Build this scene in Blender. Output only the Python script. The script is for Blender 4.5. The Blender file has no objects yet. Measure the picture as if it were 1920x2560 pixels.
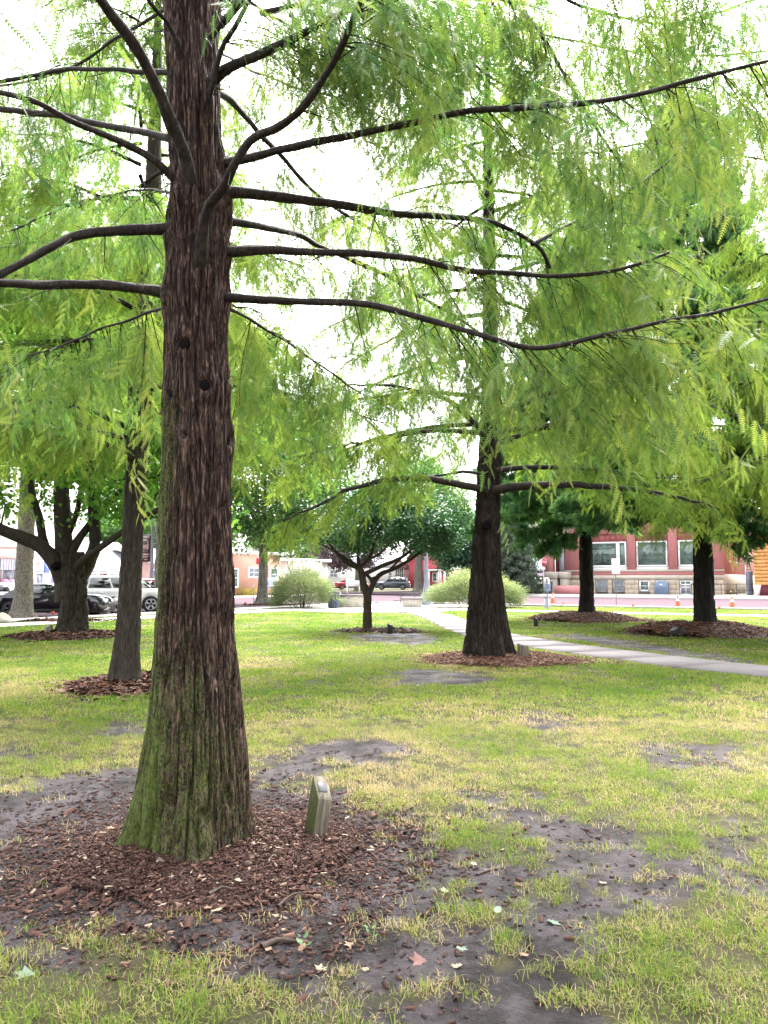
import bpy, bmesh, math, random
import numpy as np
from mathutils import Vector, Matrix

random.seed(7)
RNG = np.random.default_rng(11)
sc = bpy.context.scene
COL = sc.collection

# ------------------------------------------------------------------ camera
FPX, CAMH = 1923.0, 1.6                 # focal length in photo pixels (1920 x 2560), eye height
TH = math.atan(170.0 / FPX)             # slight upward tilt
cam_d = bpy.data.cameras.new("camera")
cam_d.sensor_fit = 'VERTICAL'
cam_d.sensor_height = 36.0
cam_d.lens = 36.0 * FPX / 2560.0
cam_d.clip_start, cam_d.clip_end = 0.05, 3000.0
cam = bpy.data.objects.new("camera", cam_d)
COL.objects.link(cam)
cam.location = (0, 0, CAMH)
cam.rotation_euler = (math.pi / 2 + TH, 0, 0)
sc.camera = cam

# ------------------------------------------------------------------ sky and sun (bright overcast)
SUN_EL, SUN_AZ = 58.0, 20.0             # azimuth measured from +Y towards +X
world = bpy.data.worlds.new("World")
sc.world = world
world.use_nodes = True
wn = world.node_tree
wn.nodes.clear()
sky = wn.nodes.new("ShaderNodeTexSky")
sky.sky_type = 'NISHITA'
sky.sun_disc = False
sky.sun_elevation = math.radians(SUN_EL)
sky.sun_rotation = math.radians(SUN_AZ)
sky.air_density, sky.dust_density, sky.ozone_density = 1.0, 6.0, 1.0
hs = wn.nodes.new("ShaderNodeHueSaturation")
hs.inputs['Saturation'].default_value = 0.16
bg = wn.nodes.new("ShaderNodeBackground")
bg.inputs['Strength'].default_value = 0.15
wo = wn.nodes.new("ShaderNodeOutputWorld")
wn.links.new(sky.outputs[0], hs.inputs['Color'])
wn.links.new(hs.outputs[0], bg.inputs['Color'])
wn.links.new(bg.outputs[0], wo.inputs['Surface'])

sun_d = bpy.data.lights.new("sun", 'SUN')
sun_d.energy, sun_d.angle, sun_d.color = 1.2, math.radians(40), (1.0, 0.97, 0.93)
sun = bpy.data.objects.new("sun", sun_d)
COL.objects.link(sun)
sd = Vector((math.sin(math.radians(SUN_AZ)) * math.cos(math.radians(SUN_EL)),
             math.cos(math.radians(SUN_AZ)) * math.cos(math.radians(SUN_EL)), math.sin(math.radians(SUN_EL))))
sun.rotation_euler = sd.to_track_quat('Z', 'Y').to_euler()
sun.location = (0, 0, 60)

vs = sc.view_settings
vs.view_transform, vs.look, vs.gamma, vs.use_curve_mapping = 'Standard', 'None', 1.0, False
vs.exposure = 3.0
sc.cycles.max_bounces = 5
sc.cycles.diffuse_bounces = 3
sc.cycles.glossy_bounces = 3
sc.cycles.transmission_bounces = 3
sc.cycles.transparent_max_bounces = 6
sc.cycles.caustics_reflective = False
sc.cycles.caustics_refractive = False
sc.cycles.use_denoising = True
sc.cycles.sample_clamp_indirect = 2.0
sc.cycles.sample_clamp_direct = 6.0
sc.cycles.denoising_prefilter = 'NONE'
sc.cycles.use_adaptive_sampling = True
sc.cycles.adaptive_threshold = 0.015

# ------------------------------------------------------------------ photo -> place helpers
K = 1920.0 / 1659.0
ct, st = math.cos(TH), math.sin(TH)
def ray(u, v):
    xc, yc = (u - 960.0) / FPX, (1280.0 - v) / FPX
    return np.array([xc, ct - st * yc, st + ct * yc])
def G(u, v, z=0.0):
    d = ray(u, v); k = (z - CAMH) / d[2]
    return np.array([d[0] * k, d[1] * k, z])
def AT(u, v, Y):
    d = ray(u, v); k = Y / d[1]
    return np.array([d[0] * k, Y, CAMH + d[2] * k])
def gd(x, y, z=0.0): return G(x * K, y * K, z)
def atd(x, y, Y): return AT(x * K, y * K, Y)
def zoom(x0, y0, s):
    return lambda x, y: ((x0 + x / s) / K, (y0 + y / s) / K)

# ------------------------------------------------------------------ noise
def _h(ix, iy, iz, seed):
    n = (ix.astype(np.int64) * 374761393 + iy.astype(np.int64) * 668265263 + iz.astype(np.int64) * 2147483647 + seed * 1442695041) & 0xffffffff
    n = ((n ^ (n >> 13)) * 1274126177) & 0xffffffff
    n = ((n ^ (n >> 16)) * 2246822519) & 0xffffffff
    return ((n ^ (n >> 15)) & 0xffffff) / float(0xffffff)
def noise(x, y, z=0.0, seed=0):
    x, y, z = np.broadcast_arrays(np.asarray(x, float), np.asarray(y, float), np.asarray(z, float))
    ix, iy, iz = np.floor(x), np.floor(y), np.floor(z)
    fx, fy, fz = x - ix, y - iy, z - iz
    fx, fy, fz = fx * fx * (3 - 2 * fx), fy * fy * (3 - 2 * fy), fz * fz * (3 - 2 * fz)
    r = 0
    for a in (0, 1):
        wx = fx if a else 1 - fx
        for b in (0, 1):
            wy = fy if b else 1 - fy
            for c in (0, 1):
                wz = fz if c else 1 - fz
                r = r + wx * wy * wz * _h(ix + a, iy + b, iz + c, seed)
    return r
def fbm(x, y, z=0.0, seed=0, o=4):
    s, a, t = 0, 0.5, 0
    for i in range(o):
        s = s + a * noise(np.asarray(x) * 2 ** i, np.asarray(y) * 2 ** i, np.asarray(z) * 2 ** i, seed + i); t += a; a *= 0.5
    return s / t
def sstep(a, b, x):
    t = np.clip((np.asarray(x, float) - a) / (b - a), 0, 1); return t * t * (3 - 2 * t)

# ------------------------------------------------------------------ mesh helpers
def mk(name, V, F, mat=None, parent=None, smooth=False, attrs=None, loc=None):
    """one mesh object; F is an array of faces or a list of such arrays"""
    V = np.asarray(V, np.float32).reshape(-1, 3)
    if not isinstance(F, list): F = [F]
    F = [np.asarray(f, np.int32) for f in F if len(f)]
    me = bpy.data.meshes.new(name)
    me.vertices.add(len(V)); me.vertices.foreach_set("co", V.ravel())
    idx = np.concatenate([f.ravel() for f in F])
    tot = np.concatenate([np.full(len(f), f.shape[1], np.int32) for f in F])
    start = np.concatenate([[0], np.cumsum(tot)[:-1]]).astype(np.int32)
    me.loops.add(len(idx)); me.loops.foreach_set("vertex_index", idx)
    me.polygons.add(len(tot)); me.polygons.foreach_set("loop_start", start); me.polygons.foreach_set("loop_total", tot)
    if smooth: me.polygons.foreach_set("use_smooth", np.ones(len(tot), bool))
    for k, a in (attrs or {}).items():
        at = me.attributes.new(k, 'FLOAT', 'POINT'); at.data.foreach_set("value", np.asarray(a, np.float32))
    me.update(calc_edges=True); me.validate()
    return link(name, me, mat, parent, loc)
def link(name, me, mat=None, parent=None, loc=None):
    o = bpy.data.objects.new(name, me)
    if mat is not None and len(me.materials) == 0: me.materials.append(mat)
    COL.objects.link(o)
    if loc is not None: o.location = loc
    if parent is not None: o.parent = parent
    return o
def tag(o, label=None, cat=None, group=None, kind=None):
    if label: o["label"] = label
    if cat: o["category"] = cat
    if group: o["group"] = group
    if kind: o["kind"] = kind
    return o
def thing(name, label, cat, loc=(0, 0, 0), rz=0.0, group=None):
    o = bpy.data.objects.new(name, None); o.empty_display_size = 0.2
    COL.objects.link(o); o.location = loc; o.rotation_euler = (0, 0, rz)
    return tag(o, label, cat, group)
def clone(o, parent=None):
    c = o.copy(); COL.objects.link(c)
    if parent is not None: c.parent = parent
    for ch in list(o.children): clone(ch, c)
    return c

class MB:
    """collects faces for one mesh"""
    def __init__(s): s.V, s.F3, s.F4, s.n = [], [], [], 0
    def add(s, V, F):
        V = np.asarray(V, float).reshape(-1, 3); F = np.asarray(F, int) + s.n
        (s.F3 if F.shape[1] == 3 else s.F4).append(F); s.V.append(V); s.n += len(V); return s
    def box(s, x0, x1, y0, y1, z0, z1, bev=0.0):
        V = [(x, y, z) for z in (z0, z1) for y in (y0, y1) for x in (x0, x1)]
        return s.add(V, [(0, 2, 3, 1), (4, 5, 7, 6), (0, 1, 5, 4), (2, 6, 7, 3), (0, 4, 6, 2), (1, 3, 7, 5)])
    def bbox(s, x0, x1, y0, y1, z0, z1, b=0.01):
        """box with bevelled edges (cut corners)"""
        bm = bmesh.new(); bmesh.ops.create_cube(bm, size=1)
        for v in bm.verts: v.co = Vector(((x0 + x1) / 2 + v.co.x * (x1 - x0), (y0 + y1) / 2 + v.co.y * (y1 - y0), (z0 + z1) / 2 + v.co.z * (z1 - z0)))
        bmesh.ops.bevel(bm, geom=bm.edges[:], offset=b, segments=1, affect='EDGES')
        return s.bm(bm)
    def bm(s, bm):
        bmesh.ops.triangulate(bm, faces=bm.faces[:])
        bm.verts.index_update()
        V = [tuple(v.co) for v in bm.verts]; F = [tuple(v.index for v in f.verts) for f in bm.faces]
        bm.free(); return s.add(V, F)
    def prism(s, poly, y0, y1):
        """polygon in x,z extruded along y"""
        bm = bmesh.new()
        a = [bm.verts.new((x, y0, z)) for x, z in poly]; b = [bm.verts.new((x, y1, z)) for x, z in poly]
        n = len(poly); bm.faces.new(a[::-1]); bm.faces.new(b)
        for i in range(n): bm.faces.new((a[i], a[(i + 1) % n], b[(i + 1) % n], b[i]))
        bmesh.ops.recalc_face_normals(bm, faces=bm.faces[:])
        return s.bm(bm)
    def tube(s, P, R, n=8, cap=True):
        P = np.asarray(P, float); m = len(P); R = np.broadcast_to(np.asarray(R, float), (m,))
        T = np.gradient(P, axis=0); T /= np.linalg.norm(T, axis=1)[:, None] + 1e-12
        ref = np.array([0, 0, 1.0]) if abs(T[0][2]) < 0.8 else np.array([0, 1.0, 0])
        ref = np.tile(ref, (m, 1)); par = np.abs((T * ref).sum(1)) > 0.97; ref[par] = (0.3, 1.0, 0.1)
        N = np.cross(T, ref); N /= np.linalg.norm(N, axis=1)[:, None]; B = np.cross(T, N)
        a = np.arange(n) * 2 * np.pi / n
        V = P[:, None, :] + R[:, None, None] * (np.cos(a)[None, :, None] * N[:, None, :] + np.sin(a)[None, :, None] * B[:, None, :])
        V = V.reshape(-1, 3); i = np.arange(m - 1)[:, None] * n; j = np.arange(n)[None, :]; j2 = (j + 1) % n
        F = np.stack([i + j, i + j2, i + n + j2, i + n + j], -1).reshape(-1, 4)
        base = s.n; s.add(V, F)
        if cap:
            c = len(s.V)
            s.add([P[0], P[-1]], np.zeros((0, 3), int).reshape(0, 3)) if False else None
            V2 = np.vstack([V[:n], P[0], V[-n:], P[-1]])
            F2 = [(n, (k + 1) % n, k) for k in range(n)] + [(2 * n + 1, n + 1 + k, n + 1 + (k + 1) % n) for k in range(n)]
            s.add(V2, F2)
        return s
    def lathe(s, prof, n=16, c=(0, 0, 0)):
        """profile of (r, z)"""
        m = len(prof); a = np.arange(n) * 2 * np.pi / n
        V = np.array([(c[0] + r * math.cos(t), c[1] + r * math.sin(t), c[2] + z) for r, z in prof for t in a])
        i = np.arange(m - 1)[:, None] * n; j = np.arange(n)[None, :]; j2 = (j + 1) % n
        return s.add(V, np.stack([i + j, i + j2, i + n + j2, i + n + j], -1).reshape(-1, 4))
    def build(s, name, mat=None, parent=None, smooth=False, loc=None):
        F = []
        if s.F3: F.append(np.vstack(s.F3))
        if s.F4: F.append(np.vstack(s.F4))
        return mk(name, np.vstack(s.V), F, mat, parent, smooth, None, loc)

def scatter(T, TF, P, X, Y, Z, S, tint):
    """copies of template verts T (k,3), faces TF, at P with axes X,Y,Z and scale S (n,) or (n,3)"""
    S = np.asarray(S, float)
    if S.ndim == 1: S = np.repeat(S[:, None], 3, 1)
    n, k = len(P), len(T)
    V = P[:, None, :] + (T[None, :, 0:1] * S[:, None, 0:1]) * X[:, None, :] + (T[None, :, 1:2] * S[:, None, 1:2]) * Y[:, None, :] + (T[None, :, 2:3] * S[:, None, 2:3]) * Z[:, None, :]
    F = (np.asarray(TF)[None] + (np.arange(n) * k)[:, None, None]).reshape(-1, np.asarray(TF).shape[1])
    return V.reshape(-1, 3), F, np.repeat(np.asarray(tint, np.float32), k)
def unit(a): return a / (np.linalg.norm(a, axis=-1, keepdims=True) + 1e-12)
def frames(X, up=None, roll=None):
    X = unit(X); n = len(X)
    up = np.tile(np.array([0, 0, 1.0]), (n, 1)) if up is None else up
    Yv = np.cross(up, X); bad = np.linalg.norm(Yv, axis=1) < 0.05; Yv[bad] = np.cross(np.tile([1.0, 0.2, 0], (bad.sum(), 1)), X[bad])
    Yv = unit(Yv); Zv = np.cross(X, Yv)
    if roll is not None:
        c, s = np.cos(roll)[:, None], np.sin(roll)[:, None]; Yv, Zv = c * Yv + s * Zv, -s * Yv + c * Zv
    return X, Yv, Zv


def inst(name, tmpls, P, X, Y, Z, S, tint, mat, parent, seed=0, kind="stuff"):
    """a scatter of small sprays: one object whose mesh holds the spray templates and the growth points; geometry nodes set the sprays on the points"""
    S = np.asarray(S, float); n = len(P)
    if S.ndim == 1: S = np.repeat(S[:, None], 3, 1)
    R20, R21, R22 = X[:, 2], Y[:, 2], Z[:, 2]
    eul = np.stack([np.arctan2(R21, R22), -np.arcsin(np.clip(R20, -1, 1)), np.arctan2(X[:, 1], X[:, 0])], 1)
    V, F, role, k = [], [], [], 0
    vary = []
    for t_, tm_ in enumerate(tmpls):
        tv, tf = tm_[:2]; V.append(tv); F.append(np.asarray(tf) + k); k += len(tv); role.append(np.full(len(tv), t_ + 1)); vary.append(tm_[2] if len(tm_) > 2 else np.full(len(tv), 0.5))
    pick = np.random.default_rng(seed).integers(0, len(tmpls), n)
    V.append(P); role.append(-1 - pick)
    o = mk(name, np.vstack(V), np.vstack(F), mat, parent, False, {"role": np.concatenate(role), "vary": np.concatenate(vary + [np.zeros(n)])}); me = o.data
    pad = lambda a: np.concatenate([np.zeros((k,) + a.shape[1:]), a]).astype(np.float32)
    for nm, a in (("turn", eul), ("size", S)):
        at = me.attributes.new(nm, 'FLOAT_VECTOR', 'POINT'); at.data.foreach_set("vector", pad(a).ravel())
    at = me.attributes.new("tint", 'FLOAT', 'POINT'); at.data.foreach_set("value", pad(np.asarray(tint, float)))
    ng = NODEG.get(len(tmpls))
    if ng is None:
        ng = NODEG[len(tmpls)] = bpy.data.node_groups.new("sprays_%d" % len(tmpls), 'GeometryNodeTree')
        ng.interface.new_socket("Geometry", in_out='INPUT', socket_type='NodeSocketGeometry'); ng.interface.new_socket("Geometry", in_out='OUTPUT', socket_type='NodeSocketGeometry')
        N, Lk = ng.nodes, ng.links; gi, go, jn = N.new("NodeGroupInput"), N.new("NodeGroupOutput"), N.new("GeometryNodeJoinGeometry")
        def attr(nm, ty): a = N.new("GeometryNodeInputNamedAttribute"); a.data_type = ty; a.inputs[0].default_value = nm; return a.outputs[0]
        role_, turn_, size_ = attr("role", 'FLOAT'), attr("turn", 'FLOAT_VECTOR'), attr("size", 'FLOAT_VECTOR')
        def sel(val):
            c = N.new("FunctionNodeCompare"); c.data_type = 'FLOAT'; c.operation = 'EQUAL'; Lk.new(role_, c.inputs[0]); c.inputs[1].default_value = val; c.inputs[12].default_value = 0.1
            sp = N.new("GeometryNodeSeparateGeometry"); sp.domain = 'POINT'; Lk.new(gi.outputs[0], sp.inputs[0]); Lk.new(c.outputs[0], sp.inputs[1]); return sp.outputs[0]
        for t_ in range(len(tmpls)):
            ip = N.new("GeometryNodeInstanceOnPoints"); Lk.new(sel(-1.0 - t_), ip.inputs['Points']); Lk.new(sel(1.0 + t_), ip.inputs['Instance']); Lk.new(turn_, ip.inputs['Rotation']); Lk.new(size_, ip.inputs['Scale']); Lk.new(ip.outputs[0], jn.inputs[0])
        Lk.new(jn.outputs[0], go.inputs[0])
    md = o.modifiers.new("sprays", 'NODES'); md.node_group = ng
    if kind: o["kind"] = kind
    return o
NODEG = {}

# ------------------------------------------------------------------ materials
MATS = {}
class NT:
    def __init__(s, name):
        s.m = bpy.data.materials.new(name); s.m.use_nodes = True; s.t = s.m.node_tree; s.t.nodes.clear()
        s.out = s.t.nodes.new("ShaderNodeOutputMaterial"); MATS[name] = s.m
    def n(s, typ, **kw):
        nd = s.t.nodes.new("ShaderNode" + typ)
        for k, v in kw.items():
            if k.startswith("_"): setattr(nd, k[1:], v)
            else: s.set(nd, k.replace("__", " "), v)
        return nd
    def set(s, nd, k, v):
        i = nd.inputs[int(k[1:])] if k[0] == "i" and k[1:].isdigit() else nd.inputs[k]
        if isinstance(v, bpy.types.NodeSocket): s.t.links.new(v, i)
        else: i.default_value = v
    def coord(s, scale=(1, 1, 1), kind="Object"):
        c = s.n("TexCoord"); m = s.n("Mapping"); s.t.links.new(c.outputs[kind], m.inputs[0]); m.inputs['Scale'].default_value = scale
        return m.outputs[0]
    def noise(s, vec, scale, detail=4, rough=0.55, dist=0.0):
        return s.n("TexNoise", Vector=vec, Scale=scale, Detail=detail, Roughness=rough, Distortion=dist).outputs['Fac']
    def ramp(s, fac, stops, interp='LINEAR'):
        r = s.n("ValToRGB", Fac=fac); cr = r.color_ramp; cr.interpolation = interp
        while len(cr.elements) < len(stops): cr.elements.new(0.5)
        for e, (p, c) in zip(cr.elements, stops): e.position = p; e.color = (*c, 1) if len(c) == 3 else c
        return r.outputs[0]
    def mix(s, f, a, b, mode='MIX'):
        x = s.n("MixRGB", _blend_type=mode)
        for k, v in (("Fac", f), ("Color1", a), ("Color2", b)):
            if isinstance(v, tuple) and len(v) == 3: v = (*v, 1)
            s.set(x, k, v)
        return x.outputs[0]
    def math(s, op, a, b=0.0, clamp=False):
        x = s.n("Math", _operation=op, _use_clamp=clamp); s.set(x, "i0", a); s.set(x, "i1", b); return x.outputs[0]
    def attr(s, name, typ='GEOMETRY'):
        a = s.n("Attribute", _attribute_name=name, _attribute_type=typ); return a.outputs['Fac']
    def bump(s, h, strength=0.5, dist=0.01):
        return s.n("Bump", Height=h, Strength=strength, Distance=dist).outputs[0]
    def pbsdf(s, col, rough=0.7, spec=0.3, metal=0.0, normal=None, coat=0.0):
        p = s.n("BsdfPrincipled", Roughness=rough, Metallic=metal)
        s.set(p, "Base Color", (*col, 1) if isinstance(col, tuple) and len(col) == 3 else col)
        s.set(p, "Specular IOR Level", spec); s.set(p, "Coat Weight", coat)
        if normal is not None: s.set(p, "Normal", normal)
        return p.outputs[0]
    def done(s, sh): s.t.links.new(sh, s.out.inputs['Surface']); return s.m

def plain(name, col, rough=0.6, spec=0.4, metal=0.0, var=0.12, scale=6.0, bump=0.0, coat=0.0):
    if name in MATS: return MATS[name]
    t = NT(name); v = t.coord()
    f = t.noise(v, scale, 5)
    lo = tuple(c * (1 - var) for c in col); hi = tuple(min(1, c * (1 + var)) for c in col)
    c = t.ramp(f, [(0.3, lo), (0.7, hi)])
    nrm = t.bump(t.noise(v, scale * 8, 3), bump, 0.01) if bump else None
    return t.done(t.pbsdf(c, rough, spec, metal, nrm, coat))

def leaf_mat(name, stops, trans=0.45, rough=0.45, spec=0.35, tmul=(1.06, 1.08, 0.68), clump=0.35):
    """tint attribute -> colour; patches of a second tone through the crown"""
    t = NT(name)
    a = t.attr("tint", 'INSTANCER')
    n = t.noise(t.n("NewGeometry").outputs['Position'], clump, 3)
    f = t.math('ADD', t.math('ADD', t.math('MULTIPLY', a, 0.55), t.math('MULTIPLY', t.math('SUBTRACT', n, 0.35), 1.0)), t.math('MULTIPLY', t.math('SUBTRACT', t.attr("vary"), 0.5), 0.6), True)
    c = t.ramp(f, stops)
    tc = t.mix(1.0, c, tmul, 'MULTIPLY')
    d = t.pbsdf(c, rough, spec) if name in ('cypress_leaf', 'dark_leaf') else t.n('BsdfDiffuse', Color=c).outputs[0]
    tr = t.n("BsdfTranslucent", Color=tc).outputs[0]
    m = t.n("MixShader", Fac=trans); t.set(m, "i1", d); t.set(m, "i2", tr)
    return t.done(m.outputs[0])

M = {}
M['cypress_leaf'] = leaf_mat('cypress_leaf', [(0.0, (0.036, 0.105, 0.045)), (0.35, (0.11, 0.215, 0.062)), (0.7, (0.225, 0.31, 0.078)), (1.0, (0.38, 0.42, 0.12))], 0.52)
M['cypress_leaf_far'] = leaf_mat('cypress_leaf_far', [(0.0, (0.05, 0.125, 0.034)), (0.4, (0.16, 0.26, 0.058)), (0.8, (0.29, 0.36, 0.075)), (1.0, (0.43, 0.45, 0.13))], 0.54)
M['maple_leaf'] = leaf_mat("maple_leaf", [(0.0, (0.053, 0.150, 0.045)), (0.5, (0.120, 0.255, 0.045)), (1.0, (0.285, 0.405, 0.060))], 0.5)
M['pale_leaf'] = leaf_mat("pale_leaf", [(0.0, (0.068, 0.162, 0.068)), (0.5, (0.135, 0.257, 0.095)), (1.0, (0.297, 0.405, 0.135))], 0.45)
M['dark_leaf'] = leaf_mat('dark_leaf', [(0.0, (0.025, 0.085, 0.035)), (0.5, (0.05, 0.14, 0.055)), (1.0, (0.11, 0.22, 0.11))], 0.35, 0.4, 0.4)
M['blue_leaf'] = leaf_mat("blue_leaf", [(0.0, (0.060, 0.144, 0.108)), (0.5, (0.108, 0.216, 0.144)), (1.0, (0.204, 0.312, 0.156))], 0.35)
M['purple_leaf'] = leaf_mat("purple_leaf", [(0.0, (0.07, 0.05, 0.08)), (0.5, (0.12, 0.09, 0.11)), (1.0, (0.16, 0.14, 0.13))], 0.3)
M['pine_leaf'] = leaf_mat('pine_leaf', [(0.0, (0.06, 0.15, 0.075)), (0.5, (0.12, 0.25, 0.11)), (1.0, (0.22, 0.35, 0.13))], 0.45)
M['spruce_leaf'] = leaf_mat("spruce_leaf", [(0.0, (0.07, 0.11, 0.09)), (0.5, (0.13, 0.17, 0.13)), (1.0, (0.24, 0.27, 0.20))], 0.2)
M['willow_leaf'] = leaf_mat("willow_leaf", [(0.0, (0.13, 0.19, 0.09)), (0.5, (0.26, 0.31, 0.17)), (1.0, (0.46, 0.45, 0.24))], 0.35, clump=1.3)
M['gold_leaf'] = leaf_mat("gold_leaf", [(0.0, (0.25, 0.24, 0.05)), (1.0, (0.5, 0.42, 0.08))], 0.3, clump=2.0)

def bark_mat(name, cols, moss=0.0, moss_top=2.0, scale=1.0, stretch=0.12, rough=0.75, spec=0.35, bstr=0.6, moss_cols=((0.07, 0.10, 0.015), (0.16, 0.20, 0.03))):
    t = NT(name)
    st_v = t.coord((30 * scale, 30 * scale, 30 * scale * stretch))
    st_f = t.coord((75 * scale, 75 * scale, 75 * scale * stretch * 0.7))
    big = t.coord((2.2, 2.2, 0.9))
    f1 = t.noise(st_v, 1.0, 6, 0.62, 0.6)
    f2 = t.noise(st_f, 1.0, 4, 0.6, 0.3)
    f3 = t.noise(big, 1.0, 3)
    c = t.ramp(f1, [(0.36, cols[0]), (0.46, cols[1]), (0.55, cols[2]), (0.66, cols[3])])
    c2 = t.ramp(f2, [(0.38, cols[0]), (0.52, cols[1]), (0.66, cols[3])])
    c = t.mix(t.math('MULTIPLY', f3, 0.8), c, c2)
    if moss > 0:
        p = t.coord((1, 1, 1)); sep = t.n("SeparateXYZ", i0=p)
        hgt = t.math('DIVIDE', t.math('SUBTRACT', moss_top, sep.outputs[2]), moss_top)
        spot = t.noise(t.coord((110, 110, 60)), 1.0, 4, 0.8)
        patch = t.noise(t.coord((3.4, 3.4, 0.8)), 1.0, 3)
        side = t.math('MULTIPLY', sep.outputs[0], -0.55)
        w = t.math('ADD', t.math('ADD', t.math('MULTIPLY', hgt, 0.33), t.math('MULTIPLY', patch, 0.7)), side)
        k = t.math('SUBTRACT', t.math('ADD', w, t.math('MULTIPLY', spot, 1.5)), 1.50 - moss)
        k = t.math('MULTIPLY', k, 9.0, True)
        mc = t.ramp(t.noise(t.coord((60, 60, 40)), 1.0, 3), [(0.3, moss_cols[0]), (0.7, moss_cols[1])])
        c = t.mix(k, c, mc)
    h = t.math('ADD', t.math('MULTIPLY', f1, 1.0), t.math('MULTIPLY', f2, 0.5))
    return t.done(t.pbsdf(c, rough, spec, 0, t.bump(h, bstr, 0.02)))
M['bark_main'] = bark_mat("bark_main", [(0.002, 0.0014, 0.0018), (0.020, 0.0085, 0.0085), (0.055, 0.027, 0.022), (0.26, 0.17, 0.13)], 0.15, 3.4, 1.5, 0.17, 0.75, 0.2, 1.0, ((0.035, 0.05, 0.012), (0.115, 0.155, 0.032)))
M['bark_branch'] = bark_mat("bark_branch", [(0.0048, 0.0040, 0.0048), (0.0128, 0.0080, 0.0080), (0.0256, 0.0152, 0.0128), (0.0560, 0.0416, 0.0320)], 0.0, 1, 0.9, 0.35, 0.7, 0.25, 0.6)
M['bark_second'] = bark_mat("bark_second", [(0.0025, 0.002, 0.002), (0.010, 0.0068, 0.0052), (0.024, 0.0165, 0.012), (0.075, 0.052, 0.038)], -0.12, 3.0, 0.8, 0.12, 0.8, 0.2, 0.9)
M['bark_third'] = bark_mat("bark_third", [(0.0088, 0.0066, 0.0055), (0.0248, 0.0187, 0.0132), (0.0413, 0.0319, 0.0231), (0.0825, 0.0660, 0.0495)], -0.35, 2.2, 0.9, 0.22, 0.75, 0.3, 0.6)
M['bark_maple'] = bark_mat("bark_maple", [(0.0080, 0.0065, 0.0050), (0.0250, 0.0210, 0.0130), (0.0300, 0.0250, 0.0170), (0.0550, 0.0475, 0.0325)], -0.22, 5.0, 0.8, 0.16, 0.8, 0.25, 0.8)
M['bark_pale'] = bark_mat("bark_pale", [(0.030, 0.025, 0.02), (0.1360, 0.1200, 0.0960), (0.2000, 0.1760, 0.1440), (0.2880, 0.2640, 0.2240)], 0.0, 2, 0.5, 0.6, 0.85, 0.2, 0.9)
M['bark_pine'] = bark_mat("bark_pine", [(0.0035, 0.0028, 0.0028), (0.0077, 0.0060, 0.0056), (0.0126, 0.0095, 0.0084), (0.0245, 0.0182, 0.0158)], 0.0, 2, 0.35, 0.3, 0.8, 0.3, 1.0)
M['bark_small'] = bark_mat("bark_small", [(0.0180, 0.0126, 0.0096), (0.0390, 0.0270, 0.0204), (0.0570, 0.0408, 0.0300), (0.0900, 0.0660, 0.0510)], 0.0, 2, 0.7, 0.3, 0.8, 0.25, 0.5)
M['bark_grey'] = bark_mat("bark_grey", [(0.05, 0.047, 0.04), (0.12, 0.11, 0.095), (0.17, 0.16, 0.135), (0.24, 0.23, 0.2)], 0.0, 2, 0.3, 0.2, 0.85, 0.2, 0.6)
M['twig'] = plain("twig", (0.016, 0.011, 0.009), 0.7, 0.3, scale=30)

# ------------------------------------------------------------------ ground
def poly_sd(x, y, poly):
    """signed distance (negative inside) to a polygon"""
    P = np.asarray(poly, float); n = len(P)
    d = np.full(x.shape, 1e18); ins = np.zeros(x.shape, bool)
    for i in range(n):
        a, b = P[i], P[(i + 1) % n]; e = b - a
        wx, wy = x - a[0], y - a[1]
        t = np.clip((wx * e[0] + wy * e[1]) / (e @ e + 1e-12), 0, 1)
        d = np.minimum(d, (wx - e[0] * t) ** 2 + (wy - e[1] * t) ** 2)
        c = ((a[1] > y) != (b[1] > y)) & (x < (b[0] - a[0]) * (y - a[1]) / (b[1] - a[1] + 1e-12) + a[0])
        ins ^= c
    d = np.sqrt(d); return np.where(ins, -d, d)
GP = lambda pts: [gd(x, y)[:2] for x, y in pts]
MUD = [
    (GP([(-250, 1800), (60, 1760), (280, 1690), (420, 1680), (640, 1700), (800, 1760), (880, 1815), (1000, 1845), (1070, 1880), (1020, 1920), (940, 1945), (860, 1985), (840, 2020), (930, 2050), (1000, 2050), (950, 2100), (800, 2125), (690, 2110), (600, 2050), (420, 2040), (220, 2010), (60, 1985), (-250, 2000)]), 0.10),
    (GP([(1000, 1700), (1090, 1725), (1180, 1760), (1290, 1790), (1330, 1840), (1450, 1875), (1475, 1905), (1400, 1935), (1330, 1990), (1260, 2050), (1220, 2110), (1190, 2150), (1180, 2300), (900, 2300), (900, 2160), (1000, 2130), (1110, 2090), (1170, 2020), (1240, 1960), (1280, 1900), (1190, 1850), (1170, 1790), (1060, 1755)]), 0.05),
    (GP([(540, 1640), (620, 1615), (740, 1600), (880, 1605), (830, 1640), (700, 1660), (640, 1700), (560, 1690)]), -0.10),
    (GP([(-200, 1700), (120, 1690), (300, 1650), (330, 1600), (330, 1690), (200, 1740), (-200, 1790)]), -0.02),
    (GP([(240, 1560), (340, 1540), (340, 1590), (260, 1600)]), -0.08),
    (GP([(845, 1455), (900, 1440), (1000, 1455), (1070, 1470), (1000, 1482), (880, 1475)]), 0.02),
    (GP([(700, 1372), (900, 1362), (960, 1372), (990, 1390), (880, 1398), (760, 1385)]), -0.35),
    (GP([(1140, 1372), (1240, 1384), (1400, 1410), (1560, 1432), (1640, 1440), (1600, 1420), (1420, 1392), (1250, 1370)]), -0.12),
    (GP([(1330, 2060), (1420, 2020), (1500, 2050), (1400, 2110), (1300, 2150)]), -0.18),
    (GP([(1500, 1800), (1600, 1780), (1660, 1850), (1640, 1960), (1540, 1930)]), -0.22),
]
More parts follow.
